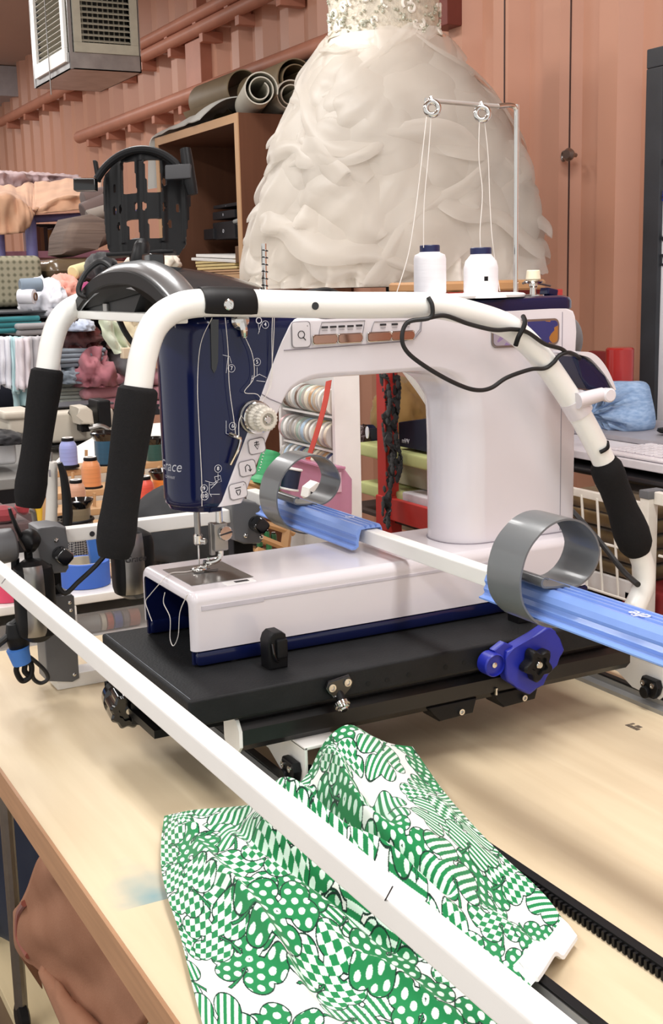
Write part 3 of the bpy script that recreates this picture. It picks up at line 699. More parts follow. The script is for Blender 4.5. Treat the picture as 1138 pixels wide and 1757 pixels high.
# display window on the column
p = at_x(904, 572, aR); p.y = 1.018
bm = new(); prism(bm, [V(aR, p.y+a, .520+b) for a, b in rrect(.113, .036, .008)], (.002, 0, 0), .001); bz = obj('display_bezel', bm, STEEL, body)
def disp_mat():
    m = bpy.data.materials.new('display_print'); m.use_nodes = True; N = m.node_tree.nodes; L = m.node_tree.links; b = N['Principled BSDF']
    tc = N.new('ShaderNodeTexCoord'); vo = N.new('ShaderNodeTexVoronoi'); vo.inputs['Scale'].default_value = 70; L.new(tc.outputs['Object'], vo.inputs['Vector'])
    sx = N.new('ShaderNodeSeparateXYZ'); L.new(tc.outputs['Object'], sx.inputs[0])
    cr = N.new('ShaderNodeValToRGB'); cr.color_ramp.interpolation = 'CONSTANT'
    el = cr.color_ramp.elements; el[0].color = srgb('#8d7aa8'); el[0].position = 0; el[1].position = .35; el[1].color = srgb('#a19aa8')
    e = el.new(.62); e.color = srgb('#8a6a78')
    L.new(vo.outputs['Color'], cr.inputs[0]); mr = N.new('ShaderNodeMath'); mr.operation = 'GREATER_THAN'; L.new(sx.outputs[1], mr.inputs[0]); mr.inputs[1].default_value = 1.02-.8
    cr2 = N.new('ShaderNodeValToRGB'); cr2.color_ramp.interpolation = 'CONSTANT'; e2 = cr2.color_ramp.elements; e2[0].color = srgb('#22306e'); e2[1].color = srgb('#a06a30'); e2[1].position = .72
    e = e2.new(.86); e.color = srgb('#a88a30'); L.new(vo.outputs['Color'], cr2.inputs[0])
    mx = N.new('ShaderNodeMix'); mx.data_type = 'RGBA'; L.new(mr.outputs[0], mx.inputs['Factor']); L.new(cr.outputs[0], mx.inputs['A']); L.new(cr2.outputs[0], mx.inputs['B'])
    L.new(mx.outputs['Result'], b.inputs['Base Color']); b.inputs['Roughness'].default_value = .15; b.inputs['Coat Weight'].default_value = .6
    return m
bm = new(); prism(bm, [V(aR+.002, p.y+a, .520+b) for a, b in rrect(.107, .030, .006)], (.0006, 0, 0)); obj('display', bm, disp_mat(), bz)
# tension dial
d = at_x(436, 715, aR); dax = V(1, .06, -.02)
bm = new(); lathe(bm, d, dax, [(.0205, -.002), (.0205, .003), (.018, .004)], 32); td = obj('tension_disc', bm, STEEL, qm)
bm = new(); lathe(bm, d+dax*.004, dax, [(.019, 0), (.0195, .002), (.0195, .007), (.0185, .008)], 32); obj('tension_disc', bm, CHROME, td)
IV = mat('ivory_plastic', '#d6d0c4', .4)
bm = new(); lobed(bm, d+dax*.012, dax, .0165, .010, 24, .05); obj('tension_dial', bm, IV, td)
bm = new(); lobed(bm, d+dax*.022, dax, .0148, .014, 20, .08); obj('tension_dial', bm, IV, td)
bm = new(); cyl(bm, d+dax*.0325, dax, .0048, .004, 18, .001); obj('dial_screw', bm, CHROME, td)
# upper thread guide and lower hook guide
a = on(411, 560); bm = new(); lathe(bm, on(411, 549), (1, 0, 0), [(.011, 0), (.012, .003), (.009, .008), (.004, .010)], 22); g = obj('thread_guide', bm, CHROME, qm)
bm = new(); tube(bm, [on(411, 549, .006), on(414, 565, .008), on(416, 578, .006)], [.006, .005, .0035], 10); obj('guide_tail', bm, CHROME, g)
bm = new(); tube(bm, [on(392, 744, .004), on(400, 748, .010), on(406, 752, .010), on(402, 770, .010), on(392, 796, .006)], .0025, 10); obj('guide_hook', bm, CHROME, qm)
# needle bar, presser foot
bm = new(); tube(bm, [V(NX, NY, .34), V(NX, NY, .283)], .0042, 14, 1); nb = obj('needle_bar', bm, STEEL, qm)
bm = new(); lathe(bm, V(NX, NY, .272), (0, 0, 1), [(.004, 0), (.006, .002), (.006, .012), (.0045, .014)], 16); cyl(bm, V(NX, NY, .277), (.8, .6, 0), .0038, .012, 14, .001); obj('needle_clamp', bm, CHROME, nb)
bm = new(); tube(bm, [V(NX, NY, .273), V(NX, NY, .25), V(NX, NY, .2385)], [.0012, .001, .0003], 8, 1); obj('needle', bm, CHROME, nb)
a = at_x(343, 873, NX+.012); bm = new(); box(bm, (a.x-.003, NY-.014, .3205), (a.x+.012, NY+.012, .3235), .001); obj('thread_guide', bm, CHROME, nb)
fx, fy = NX+.004, NY+.028
bm = new(); tube(bm, [V(fx, fy, .34), V(fx, fy, .288)], .0045, 14, 1); pb = obj('presser_bar', bm, CHROME, qm)
bm = new(); box(bm, (fx-.007, fy-.010, .262), (fx+.007, fy+.009, .298), .002); box(bm, (fx-.009, fy-.012, .256), (fx-.001, fy-.006, .298), .001); obj('foot_clamp', bm, STEEL, pb)
bm = new(); cyl(bm, V(fx+.006, fy+.004, .285), (1, .1, 0), .0095, .005, 24, .001); sc = obj('thumb_screw', bm, CHROME, pb)
bm = new(); obox(bm, V(fx+.0113, fy+.0045, .285), ((1, 0, 0), (0, 1, .15), (0, -.15, 1)), (.0006, .0085, .0009)); obj('screw_slot', bm, PRINT_K, sc)
bm = new(); tube(bm, [V(fx, fy, .27), V(fx, fy, .255), V(fx, fy-.006, .249), V(fx, fy-.016, .2475), V(NX, NY+.006, .248)], .0036, 10); obj('foot_shank', bm, CHROME, pb)
bm = new(); torus(bm, V(NX, NY, .2405), (0, 0, 1), .008, .0018, 24, 8); tube(bm, [V(NX+.001, NY+.008, .241), V(NX+.001, NY+.010, .2475), V(NX+.002, NY+.013, .253)], .0022, 8); obj('hopping_foot', bm, CHROME, pb)
# handlebars
def bar(x, name):
    F_ = [V(x, .4075, .308), V(x, .412, .335), V(x, .444, .48), V(x, .454, .523), V(x, .468, .553), V(x, .492, .570), V(x, .527, .5755), V(x, .60, .5725), V(x, .713, .567), V(x, .80, .5645), V(x, .85, .560), V(x, .924, .541), V(x, .96, .523), V(x, .998, .490), V(x, 1.035, .447), V(x, 1.068, .404), V(x, 1.11, .337), V(x, 1.15, .255), V(x, 1.172, .21), V(x, 1.183, .182), V(x, 1.182, .155), V(x, 1.165, .125), V(x, 1.15, .112)]
    bm = new(); tube(bm, F_, .0158, 20, 6); h = obj('handlebar', bm, W_TUBE, qm)
    bm = new(); tube(bm, [V(x, .4065, .300), V(x, .411, .325), V(x, .416, .35), V(x, .424, .386), V(x, .434, .435), V(x, .4435, .477), V(x, .4455, .487)], [.017, .0215, .0222, .0208, .0202, .0205, .0218, .0228, .022, .0170], 22, 6); obj('foam_grip', bm, FOAM, h)
    bm = new(); tube(bm, [V(x, 1.105, .345), V(x, 1.125, .306), V(x, 1.15, .255), V(x, 1.172, .208)], [.0165, .022, .0225, .021, .021, .0215, .024, .0255, .024, .0170], 22, 6); obj('foam_grip', bm, FOAM, h)
    return h
hR = bar(-1.29, 'r'); hL = bar(-1.66, 'l')
for p in ((541, 525),):
    a = at_x(*p, -1.2745); bm = new(); cyl(bm, a-V(.001, 0, 0), (1, 0, 0), .0045, .0016, 16); obj('plug_hole', bm, BLACKG, hR)
# saddle cap with screw on the near bar
bm = new(); rings = []
for i in range(9):
    t = i/8; y = .5225+.063*t; z = .5755-.003*t-.0006; r = .0195-.0012*abs(2*t-1)**6
    rings.append([V(-1.29+r*math.sin(a), y, z+r*math.cos(a)) for a in np.linspace(-2.2, 2.2, 21)]+[V(-1.29+.0145*math.sin(a), y, z+.0145*math.cos(a)) for a in np.linspace(2.2, -2.2, 21)])
loft(bm, rings); cp = obj('saddle_cap', bm, BLACK, hR)
a = V(-1.271, .549, .573); bm = new(); lathe(bm, a, (1, 0, 0), [(.0062, 0), (.0062, .0015), (.005, .0025), (.0028, .0025), (.0026, .001)], 20); obj('screw', bm, CHROME, cp)
# console arch between the bars
SILV = mat('graphite_metallic', '#909294', .28, metal=.7, coat=.4, var=.06)
def arch(t, y, off=0):   # t 0..1 from left bar to right bar
    x = -1.672+(-1.284+1.672)*t
    return V(x, .49+(y-.49)*(1-.45*t), .568+.004*t+.046*(1-abs(2*t-1)**2.4)+off)
bm = new(); rings = []
for y, off in ((.490, -.012), (.492, -.002), (.496, .003), (.51, .009), (.53, .011), (.548, .006), (.555, -.004)):
    rings.append([arch(i/24, y, off) for i in range(25)]+[arch(i/24, y, off-.011)*1 for i in range(24, -1, -1)])
loft(bm, rings); con = obj('console_arch', bm, SILV, qm)
bm = new(); rings = []
for y, k in ((.489, 0), (.4865, .002), (.4865, .016), (.489, .018)):
    rings.append([arch(i/24, y, -.001-k) for i in range(25)]+[arch(i/24, y+.006, -.001-k) for i in range(24, -1, -1)])
loft(bm, rings, caps=True); obj('console_rim', bm, BLACK, con)
bm = new(); prism(bm, [V(-1.665, .497, .556), V(-1.45, .497, .556), V(-1.40, .497, .596), V(-1.47, .497, .614), V(-1.60, .497, .606)], (0, .03, 0)); cf = obj('console_face', bm, mat('console_black', '#0d0d0f', .5, spec=.3), con)
bm = new(); box(bm, (-1.55, .493, .562), (-1.535, .498, .574), .001); obj('usb_socket', bm, STEEL, cf)
bm = new(); box(bm, (-1.66, .488, .553), (-1.30, .512, .564), .002); obj('cross_brace', bm, W_TUBE, con)
bm = new(); rings = []
for t in range(9):
    u = t/8; y = .52+.13*u
    rings.append([V(-1.55+.20*s, y, .570+.046*(1-abs(2*s-1)**2.5)*(1-u*.15)-.016*u*u+.004) for s in np.linspace(0, 1, 13)]+[V(-1.55+.20*s, y, .56) for s in np.linspace(1, 0, 13)])
loft(bm, rings); obj('screen_housing', bm, mat('smoked_plastic', '#2c2e31', .15, coat=.5), con)
bm = new(); box(bm, (-1.455, .515, .618), (-1.425, .535, .634), .003); obj('console_socket', bm, BLACKG, con)
bm = new(); tube(bm, [at_d(x, y, 1.62) for x, y in ((158, 512), (137, 505), (137, 488), (150, 465), (170, 450), (185, 455), (196, 470))], .0038, 8); obj('usb_cable', bm, CABLE, con)
bm = new(); obox(bm, at_d(193, 474, 1.615), ((.3, .3, -1), (1, 0, 0), (0, 1, .2)), (.012, .007, .005), .002); obj('usb_plug', bm, BLACK, con)
bm = new(); tube(bm, [at_d(x, y, 1.62) for x, y in ((196, 535), (205, 550), (215, 570), (232, 592), (255, 600))], .004, 8); obj('console_cable', bm, CABLE, con)
# perforated tablet holder on a short ball arm
tc0 = at_d(243, 346, 1.66); rgt = V(.62, .78, 0).normalized(); rgt = (rgt+V(0, 0, .02)).normalized(); nrm = V(.78, -.62, .15).normalized(); upv = nrm.cross(rgt).normalized(); nrm = rgt.cross(upv).normalized()
def tp(x, y, n=0): return tc0+rgt*x+upv*y+nrm*n
s = 1.66/2100
def holder():
    bm = new(); nx, ny = 84, 96; W, H = .068, .074
    def inside(x, y):
        # outline: dome top, slightly narrowing foot
        top = .072-.030*(x/.062)**2-.006*(x/.062)**6
        hw = float(np.interp(y, [-.075, -.058, -.02, .02, .05], [.046, .056, .0615, .064, .063]))
        return y < top and y > -.072 and abs(x) < hw
    def hole(x, y):
        for cx, cy, w, h in ((-.018, .034, .0095, .021), (.017, .034, .010, .021), (-.013, -.036, .0085, .0135), (.019, -.036, .0095, .0135)):
            if abs(x-cx-(y-cy)*-.08) < w and abs(y-cy) < h: return True
        for cx, cy in ((-.043, -.008), (-.032, -.008), (-.009, -.006), (.004, -.006), (.031, -.008), (.047, -.008), (-.042, .022), (.032, .026), (-.036, -.03), (.037, -.03)):
            if ((x-cx)/.0022)**2+((y-cy)/.006)**2 < 1: return True
        return False
    g = {}; 
    def vert(i, j):
        if (i, j) not in g:
            x = -W+2*W*i/nx; y = -H+2*H*j/ny
            rib = .004*max(0, math.cos(x/.0145*PI))**2*(1 if abs(y) < .055 else .5)
            g[(i, j)] = bm.verts.new(tp(x, y, rib-.35*x*x/.06))
        return g[(i, j)]
    fs = []
    for i in range(nx):
        for j in range(ny):
            x = -W+2*W*(i+.5)/nx; y = -H+2*H*(j+.5)/ny
            if inside(x, y) and not hole(x, y): fs.append(bm.faces.new((vert(i, j), vert(i+1, j), vert(i+1, j+1), vert(i, j+1))))
    for k in range(2): bmesh.ops.smooth_vert(bm, verts=[v for v in bm.verts if v.is_boundary], factor=.5, use_axis_x=True, use_axis_y=True, use_axis_z=True)
    bmesh.ops.solidify(bm, geom=fs, thickness=.005)
    return bm
th = obj('tablet_holder', holder(), BLACK, qm)
bm = new(); P = [tp(x, .069-.030*(x/.062)**2-.006*(x/.062)**6, .003) for x in np.linspace(-.062, .062, 17)]; tube(bm, P, .0055, 10, 2); obj('top_rim', bm, BLACK, th)
bm = new(); obox(bm, tp(-.078, .026, .004), (rgt-upv*.05, upv, nrm), (.016, .0085, .006), .002); k1 = obj('side_grip', bm, BLACKG, th)
bm = new(); obox(bm, tp(-.062, .044, .002), (rgt-upv*.2, upv+rgt*-.15, nrm), (.003, .015, .004), .002); obj('grip_finger', bm, BLACK, k1)
bm = new(); obox(bm, tp(.056, .034, .010), (rgt, upv, nrm), (.018, .010, .004), .002); k2 = obj('side_grip', bm, mat('dark_grey_plastic', '#333336', .45), th)
bm = new(); tube(bm, [tp(.064, .066, .002), tp(.069, .03, .004), tp(.073, .005, .002)], [.0075, .0085, .0085, .007], 12, 3); obj('grip_roller', bm, BLACK, k2)
bm = new(); obox(bm, tp(.0, -.071, .006), (rgt, upv, nrm), (.048, .003, .008), .002); obj('bottom_ledge', bm, BLACK, th)
bm = new(); tube(bm, [tp(-.01, -.05, -.012), tp(-.01, -.075, -.012), V(-1.52, .54, .645), V(-1.51, .53, .62)], [.011, .013, .010, .012], 14, 4); obj('ball_arm', bm, BLACK, th)
# LED light box clipped to the near handlebar
lb = obj('clip_band', tube(new(), [V(-1.29, 1.056, .424)-V(0, .012, -.017)*.6, V(-1.29, 1.056, .424)+V(0, .012, -.017)*.6], .0185, 22, 1), W_PLASTIC, hR)
bm = new(); tube(bm, [at_x(x, y, -1.272) for x, y in ((990, 688), (1012, 682), (1034, 676))], [.011, .010, .009], 14, 4); obj('clip_arm', bm, W_PLASTIC, lb)
bm = new(); cyl(bm, at_x(1038, 677, -1.274), (1, -.1, 0), .0095, .014, 22, .002); obj('clip_button', bm, W_PLASTIC, lb)
bx = [(984, 612), (1004, 613), (1022, 625), (1038, 645), (1052, 668), (1045, 672), (1020, 672), (1010, 668), (1000, 648)]
bm = new(); prism(bm, [at_x(x, y, -1.285) for x, y in bx], (-.045, 0, 0), .005, 3); cb = obj('control_box', bm, NAVY, lb)
bm = new(); rings = []
E3 = [(990, 606), (1010, 609), (1026, 622), (1041, 643), (1054, 669)]
P = smooth_path([at_x(x, y, -1.285) for x, y in E3], 5)
for i, p in enumerate(P):
    t = (P[min(i+1, len(P)-1)]-P[max(i-1, 0)]).normalized(); q = V(0, -t.z, t.y); w = .0045*math.sin(PI*(.08+.84*i/(len(P)-1)))
    rings.append([p+q*w+V(.003, 0, 0), p-q*w+V(.003, 0, 0), p-q*w+V(-.05, 0, 0), p+q*w+V(-.05, 0, 0)])
loft(bm, rings); obj('box_back', bm, W_PLASTIC, cb)
# thread mast, bobbin winder, spool plate on the top cover
zt = .5685
mb = at_x(885, 505, -1.40)
mt = [V(-1.40, mb.y, zt-.002), V(-1.40, mb.y, .80), V(-1.40, mb.y-.001, .817), V(-1.40, mb.y-.010, .8215), V(-1.40, mb.y-.03, .8195)]
bm = new(); tube(bm, mt, .0035, 12, 6); ms = obj('thread_mast', bm, CHROME, qm)
bm = new(); tube(bm, [V(-1.40, mb.y-.026, .8195), V(-1.40, .962, .8205), V(-1.40, .892, .8225)], .0030, 10, 1); obj('mast_arm', bm, mat('satin_chrome', '#cfcdca', .38, metal=.75), ms)
for (x, y) in ((742, 186), (828, 195)):
    a = at_x(x, y, -1.395); bm = new(); torus(bm, a, (.85, -.4, .1), .0084, .0038, 26, 12); e = obj('thread_eye', bm, CHROME, ms)
    bm = new(); tube(bm, [a+V(0, 0, .008), a+V(-.004, 0, .014)], .003, 8, 1); obj('eye_stem', bm, CHROME, e)
sp = at_x(826, 505, -1.40)
bm = new(); rings = []
spc = V(-1.395, .955, zt)
for z, ins in ((0, .001), (.003, 0), (.005, .002), (.006, .008)): rings.append([spc+V(x, y, z) for x, y in rrect(.09-2*ins, .155-2*ins, .03, 6)])
loft(bm, rings); pt = obj('spool_plate', bm, mat('pure_white_plastic', '#f0eeee', .3), qm)
for y in (.897, .979):
    bm = new(); lathe(bm, V(-1.40, y, zt+.005), (0, 0, 1), [(.026, 0), (.024, .002), (.008, .004), (.004, .01), (.003, .06)], 20); obj('spool_pin', bm, mat('pure_white_plastic', '#f0eeee', .3), pt)
a = at_x(836, 497, -1.36); bm = new(); lathe(bm, V(-1.362, a.y, zt), (0, 0, 1), [(.028, 0), (.026, .004), (.012, .007), (.006, .014), (.0045, .020), (.004, .022)], 20); g = obj('guide_peg', bm, mat('pure_white_plastic', '#f0eeee', .3), pt)
bm = new(); box(bm, (-1.364, a.y-.002, zt+.020), (-1.360, a.y+.002, zt+.028), .0005); obj('peg_slot', bm, BLACK, g)
bw = at_x(915, 505, -1.40)
bm = new(); lathe(bm, V(-1.40, bw.y, zt-.001), (0, 0, 1), [(.016, 0), (.016, .002), (.005, .003), (.0045, .012), (.006, .014), (.006, .017), (.012, .018), (.014, .020), (.012, .022), (.008, .023)], 22); bb = obj('bobbin_winder', bm, CHROME, qm)
bm = new(); lathe(bm, V(-1.40, bw.y, zt+.022), (0, 0, 1), [(.0098, 0), (.0105, .001), (.0092, .012), (.008, .013)], 22); obj('winder_cap', bm, mat('cream_plastic', '#efe4c8', .45), bb)
bm = new(); tube(bm, [V(-1.40, bw.y-.018, zt+.017), V(-1.40, bw.y-.008, zt+.019), V(-1.40, bw.y+.006, zt+.017), V(-1.40, bw.y+.03, zt+.013)], .0016, 8); obj('winder_arm', bm, STEEL, bb)
a = at_x(942, 502, -1.40); bm = new(); obox(bm, V(-1.40, a.y, zt+.004), ((1, 0, 0), (0, 1, -.2), (0, .2, 1)), (.010, .009, .005), .002); obj('winder_switch', bm, NAVY, qm)
# spring wire at the front of the arm (silver rod behind the bar)
bm = new(); tube(bm, [at_x(456, 512, -1.40), at_x(454, 470, -1.40), at_x(453, 418, -1.40)], .0032, 10); r_ = obj('front_thread_rod', bm, CHROME, qm)
bm = new()
for i in range(7): torus(bm, at_x(454.5, 430+i*12, -1.40), (0, .2, 1), .0036, .0009, 14, 6)
obj('rod_coil', bm, BLACKG, r_)
bm = new(); tube(bm, [at_x(x, y, -1.40) for x, y in ((516, 505), (535, 500), (560, 497), (575, 501), (588, 508))], .003, 8); obj('top_cable', bm, CABLE, qm)
# black control cable with its ties
cz = lambda x, y, d=0: at_x(x, y, -1.29+d)
P = [(878, 545), (888, 560), (882, 585)]
bm = new(); tube(bm, [cz(735, 510, .016), cz(742, 525, .02), cz(738, 545, .018), cz(700, 553, .012), cz(690, 580, .012), cz(700, 605, .012), cz(735, 632, .012), cz(780, 657, .012), cz(815, 669, .012), cz(842, 666, .012), cz(870, 648, .012), cz(910, 634, .012), cz(935, 632, .014), cz(950, 622, .018), cz(960, 610, .02), cz(975, 605, .02), cz(988, 609, .014), cz(996, 616, .0)], .0028, 10, 8); cb2 = obj('control_cable', bm, CABLE, qm)
bm = new(); tube(bm, [cz(738, 545, .018), cz(765, 542, .016), cz(805, 556, .016), cz(848, 566, .02), cz(880, 565, .02), cz(905, 570, .02), cz(935, 590, .02), cz(962, 598, .02), cz(972, 605, .02)], .0028, 10, 8); obj('control_cable', bm, CABLE, qm)
bm = new(); tube(bm, [cz(898, 543, .010), cz(901, 552, .022), cz(898, 563, .024), cz(890, 578, .024), cz(885, 593, .02)], .0032, 10, 6); obj('cable_tie', bm, BLACK, cb2)
bm = new(); tube(bm, [cz(972, 660, -.016), cz(972, 690, -.02), cz(980, 706, -.018), cz(994, 722, -.014), cz(998, 726, -.01)], .0028, 10, 6); obj('rear_cable', bm, CABLE, qm)
bm = new(); tube(bm, [cz(1030, 776, .016), cz(1038, 772, .018), cz(1043, 767, .016), cz(1042, 758, .01)], .0028, 8, 6); obj('cable_end', bm, BLACK, hR)
bm = new(); tube(bm, [at_d(965, 860, 1.9), at_d(990, 885, 1.85), at_d(1030, 930, 1.8), at_d(1070, 980, 1.75), at_d(1095, 1003, 1.7)], .0042, 10); obj('power_cable', bm, CABLE, qm)
# loose threads
def strand(pts, parent, r=.00042): 
    bm = new(); tube(bm, pts, r, 5, 6); return obj('thread', bm, THREADW, parent)
h = .006
strand([on(354, 545, .018), on(340, 590, .008), on(337, 660, .004), on(340, 740, .004), on(344, 820, .004), on(345, 868, .003)], qm)
strand([on(383, 545, h), on(388, 600, h), on(390, 660, h), on(398, 720, h), on(401, 745, h)], qm)
strand([on(417, 578, h), on(430, 610, h), on(432, 648, h), on(416, 672, h), on(438, 676, h), on(447, 690, h)], qm)
strand([on(464, 545, h), on(463, 580, h), on(463, 650, h), on(455, 675, h), on(447, 690, h), on(444, 715, .026), on(437, 735, .018), on(424, 708, .004), on(408, 718, h), on(403, 748, .012)], qm)
strand([on(467, 545, h), on(466, 580, h), on(461, 650, h), on(453, 678, h)], qm)
for pts in (((732, 200), (722, 290), (712, 370), (700, 440), (680, 505)), ((740, 200), (735, 270), (728, 350), (727, 425)), ((823, 205), (822, 270), (828, 330), (824, 395), (825, 430)), ((832, 210), (838, 270), (841, 350), (846, 420), (858, 500))):
    strand([at_x(x, y, -1.395) for x, y in pts], ms, .0006)
for pts in (((275, 1000), (258, 1020), (250, 1032), (255, 1050), (261, 1066)), ((283, 1017), (281, 1035), (292, 1060), (292, 1095), (298, 1108), (306, 1090), (309, 1050), (322, 1020))):
    strand([at_y(x, y, .502) for x, y in pts], qm, .0006)
strand([at_z(345, 975, .2390), at_z(320, 981, .239), at_z(292, 984, .239), at_z(275, 1000, .238)], qm, .0006)

# thread cones standing on the machine
def cone(y, w, h, lab, sh):
    o = thing('thread_cone', lab, 'thread cone', (-1.40, y, zt+.0065), 'white thread cones on the machine')
    b = V(-1.40, y, zt+.0065)
    bm = new(); lathe(bm, b, (0, 0, 1), [(w*.96, 0), (w, .003), (w*1.0, h*.72), (w*.93, h*.80), (w*.66, h*.84), (w*.62, h*.86)] if sh == 0 else [(w*.98, 0), (w, .003), (w, h*.55), (w*.9, h*.70), (w*.62, h*.83), (w*.6, h*.86)], 36); obj('thread_winding', bm, mat('white_thread_wound', '#edebef', .45, var=.07, scale=5, aniso=(1, 1, 22), bump=.1, bscale=50), o)
    bm = new(); lathe(bm, b, (0, 0, 1), [(w*.60, h*.85), (w*.62, h*.86), (w*.62, h*.985), (w*.58, h), (w*.2, h), (w*.2, h*.9)], 32); obj('cone_top', bm, NAVY_M, o)
cone(.897, .0215, .064, 'white thread cone with navy cap, left one on the machine', 0)
cone(.979, .0235, .060, 'white thread cone with navy cap, right one beside the chrome mast', 1)
# ================================================================ CLOVER PRINT CLOTH
def clover_cloth():
    NU, NV = 840, 720
    def crv(pts, n):
        P = smooth_path(pts, 12); L = [0]
        for i in range(1, len(P)): L.append(L[-1]+(P[i]-P[i-1]).length)
        s = np.linspace(0, L[-1], n); A = np.array([p[:] for p in P])
        return np.stack([np.interp(s, L, A[:, k]) for k in range(3)], 1)
    xb = -1.185
    top = [at_z(282, 1400, .012), at_z(330, 1390, .032), at_z(400, 1384, .036), at_z(455, 1376, .034), at_z(505, 1352, .036), at_x(532, 1320, xb-.01), at_x(552, 1280, xb), at_x(578, 1252, xb+.01), at_x(604, 1244, xb+.01), at_x(640, 1263, xb+.005), at_x(672, 1276, xb), at_x(708, 1281, xb)]
    right = [top[-1], at_z(735, 1320, .03), at_z(762, 1358, .028), at_z(800, 1402, .025), at_z(860, 1465, .02), at_z(930, 1530, .015), at_z(968, 1580, .012), at_z(987, 1610, .008)]
    left = [top[0], at_z(277, 1440, .012), at_z(277, 1490, .012), at_z(288, 1540, .012), at_z(308, 1600, .01), at_z(330, 1690, .008), at_z(352, 1770, .006), at_z(385, 1850, .006)]
    bot = [left[-1], at_z(470, 1880, .006), at_z(600, 1860, .006), at_z(760, 1810, .006), at_z(850, 1775, .006), at_z(912, 1722, .006), at_z(950, 1665, .006), right[-1]]
    t, b = crv(top, NU), crv(bot, NU); l, r = crv(left, NV), crv(right, NV)
    u = np.linspace(0, 1, NU)[:, None, None]; v = np.linspace(0, 1, NV)[None, :, None]
    P = (1-v)*t[:, None]+v*b[:, None]+(1-u)*l[None]+u*r[None]-((1-u)*(1-v)*t[0]+u*(1-v)*t[-1]+(1-u)*v*b[0]+u*v*b[-1])
    U, Vv = u[..., 0]*np.ones((1, NV)), v[..., 0]*np.ones((NU, 1))
    rng = np.random.RandomState(5)
    z = np.zeros((NU, NV))
    def ridge(pts, w, h, sharp=1.0):
        """a fold: smooth ridge along a polyline given in sheet coordinates"""
        d = np.full((NU, NV), 9.); tt = np.zeros((NU, NV)); acc = 0; tot = sum(math.dist(pts[i], pts[i+1]) for i in range(len(pts)-1))
        for i in range(len(pts)-1):
            (x0, y0), (x1, y1) = pts[i], pts[i+1]; dx, dy = x1-x0, y1-y0; L2 = dx*dx+dy*dy
            k = np.clip(((U-x0)*dx+(Vv-y0)*dy)/L2, 0, 1); dd = np.hypot(U-x0-k*dx, Vv-y0-k*dy); m = dd < d
            d = np.where(m, dd, d); tt = np.where(m, (acc+k*L2**.5)/tot, tt); acc += L2**.5
        hh = np.interp(tt, np.linspace(0, 1, len(h)), h)
        return hh/(1+(d/w)**2*1.5)**1.5
    z += ridge([(.60, 0), (.62, .18), (.60, .36), (.62, .50)], .05, [0, .02, .02, .005])
    z += ridge([(.50, .02), (.53, .22), (.57, .40)], .03, [.0, -.03, -.012])
    z += ridge([(.30, .0), (.34, .2), (.46, .40), (.60, .60), (.72, .80)], .035, [.004, .022, .030, .020, .0])
    z += ridge([(.06, .0), (.12, .14), (.16, .38), (.22, .62), (.27, .9)], .03, [.0, .006, .016, .014, .004])
    z += ridge([(.22, .06), (.27, .30), (.40, .52), (.52, .72)], .03, [0, -.016, -.016, -.006])
    z += ridge([(.42, .12), (.50, .34), (.62, .54), (.70, .66)], .022, [0, -.026, -.028, -.01])
    z += ridge([(.70, .05), (.71, .25), (.67, .45)], .03, [.0, -.016, -.006])
    z += ridge([(.02, .10), (.16, .16), (.24, .10)], .025, [.0, .007, .0])
    z += ridge([(.30, .55), (.42, .75), (.52, .95)], .03, [0, .014, .004])
    z += ridge([(.45, .45), (.60, .72), (.66, .95)], .04, [0, .02, .004])
    # broad hollow volume under the cloth
    z += .030*np.exp(-(((U-.42)/.28)**2+((Vv-.35)/.3)**2))
    for k in range(26):
        a = rng.uniform(0, 2*PI); fr = rng.uniform(6, 24); ph = rng.uniform(0, 6.3)
        z += .0016*np.sin((U*math.cos(a)+Vv*math.sin(a))*fr+ph+1.5*np.sin(5*U*math.sin(a)+4*Vv+ph))*(8/fr)**.5
    edge = np.minimum(1, np.minimum.reduce([U, 1-U, Vv+.0, 1-Vv])/.07)
    P[..., 2] += 1.35*z*np.clip(edge, 0, 1)
    P[..., 2] = np.maximum(P[..., 2], .004)
    for yy, hh, ww in ((.585, .0225, .022), (.6955, .0145, .012)):
        P[..., 2] = np.maximum(P[..., 2], hh*np.exp(-(np.maximum(np.abs(P[..., 1]-yy)-ww, 0)/.02)**2))
    # ---- print: overlapping clovers filled with dots, stripes or harlequin checks; sheet coordinates in metres
    W_, H_ = .46, .38
    S = .00115
    gx, gy = U*W_, Vv*H_
    wh = np.array(srgb('#eceeea')[:3]); gr = np.array(srgb('#1c8049')[:3]); lt = np.array(srgb('#d9f0e2')[:3]); dk = np.array(srgb('#123026')[:3])
    col = np.tile(wh, (NU, NV, 1))
    pts = []
    for tries in range(9000):
        p = (rng.uniform(-.02, W_+.02), rng.uniform(-.02, H_+.02))
        if all(math.dist(p, q) > .050 for q in pts): pts.append(p)
    rng.shuffle(pts)
    for i, (x0, y0) in enumerate(pts):
        kind = i % 3; R = rng.uniform(.037, .043); a0 = rng.uniform(0, 2*PI)
        i0, i1 = np.searchsorted(gx[:, 0], [x0-.06, x0+.06]); j0, j1 = np.searchsorted(gy[0], [y0-.06, y0+.06])
        if i0 == i1 or j0 == j1: continue
        X = gx[i0:i1, j0:j1]-x0; Y = gy[i0:i1, j0:j1]-y0
        sd = np.full(X.shape, 1.)
        for k in range(3):
            a = a0+k*2*PI/3; ca, sa = math.cos(a), math.sin(a); lx = X*ca+Y*sa; ly = -X*sa+Y*ca
            for s in (-1, 1): sd = np.minimum(sd, np.hypot(lx-.60*R, ly-s*.27*R)-.36*R)
            sd = np.minimum(sd, np.maximum(np.abs(ly)-.16*R-.5*np.clip(lx, 0, R)*.9, np.maximum(-lx, lx-.6*R)))
        # stem
        a = a0+PI/3; ca, sa = math.cos(a), math.sin(a); lx = X*ca+Y*sa; ly = -X*sa+Y*ca
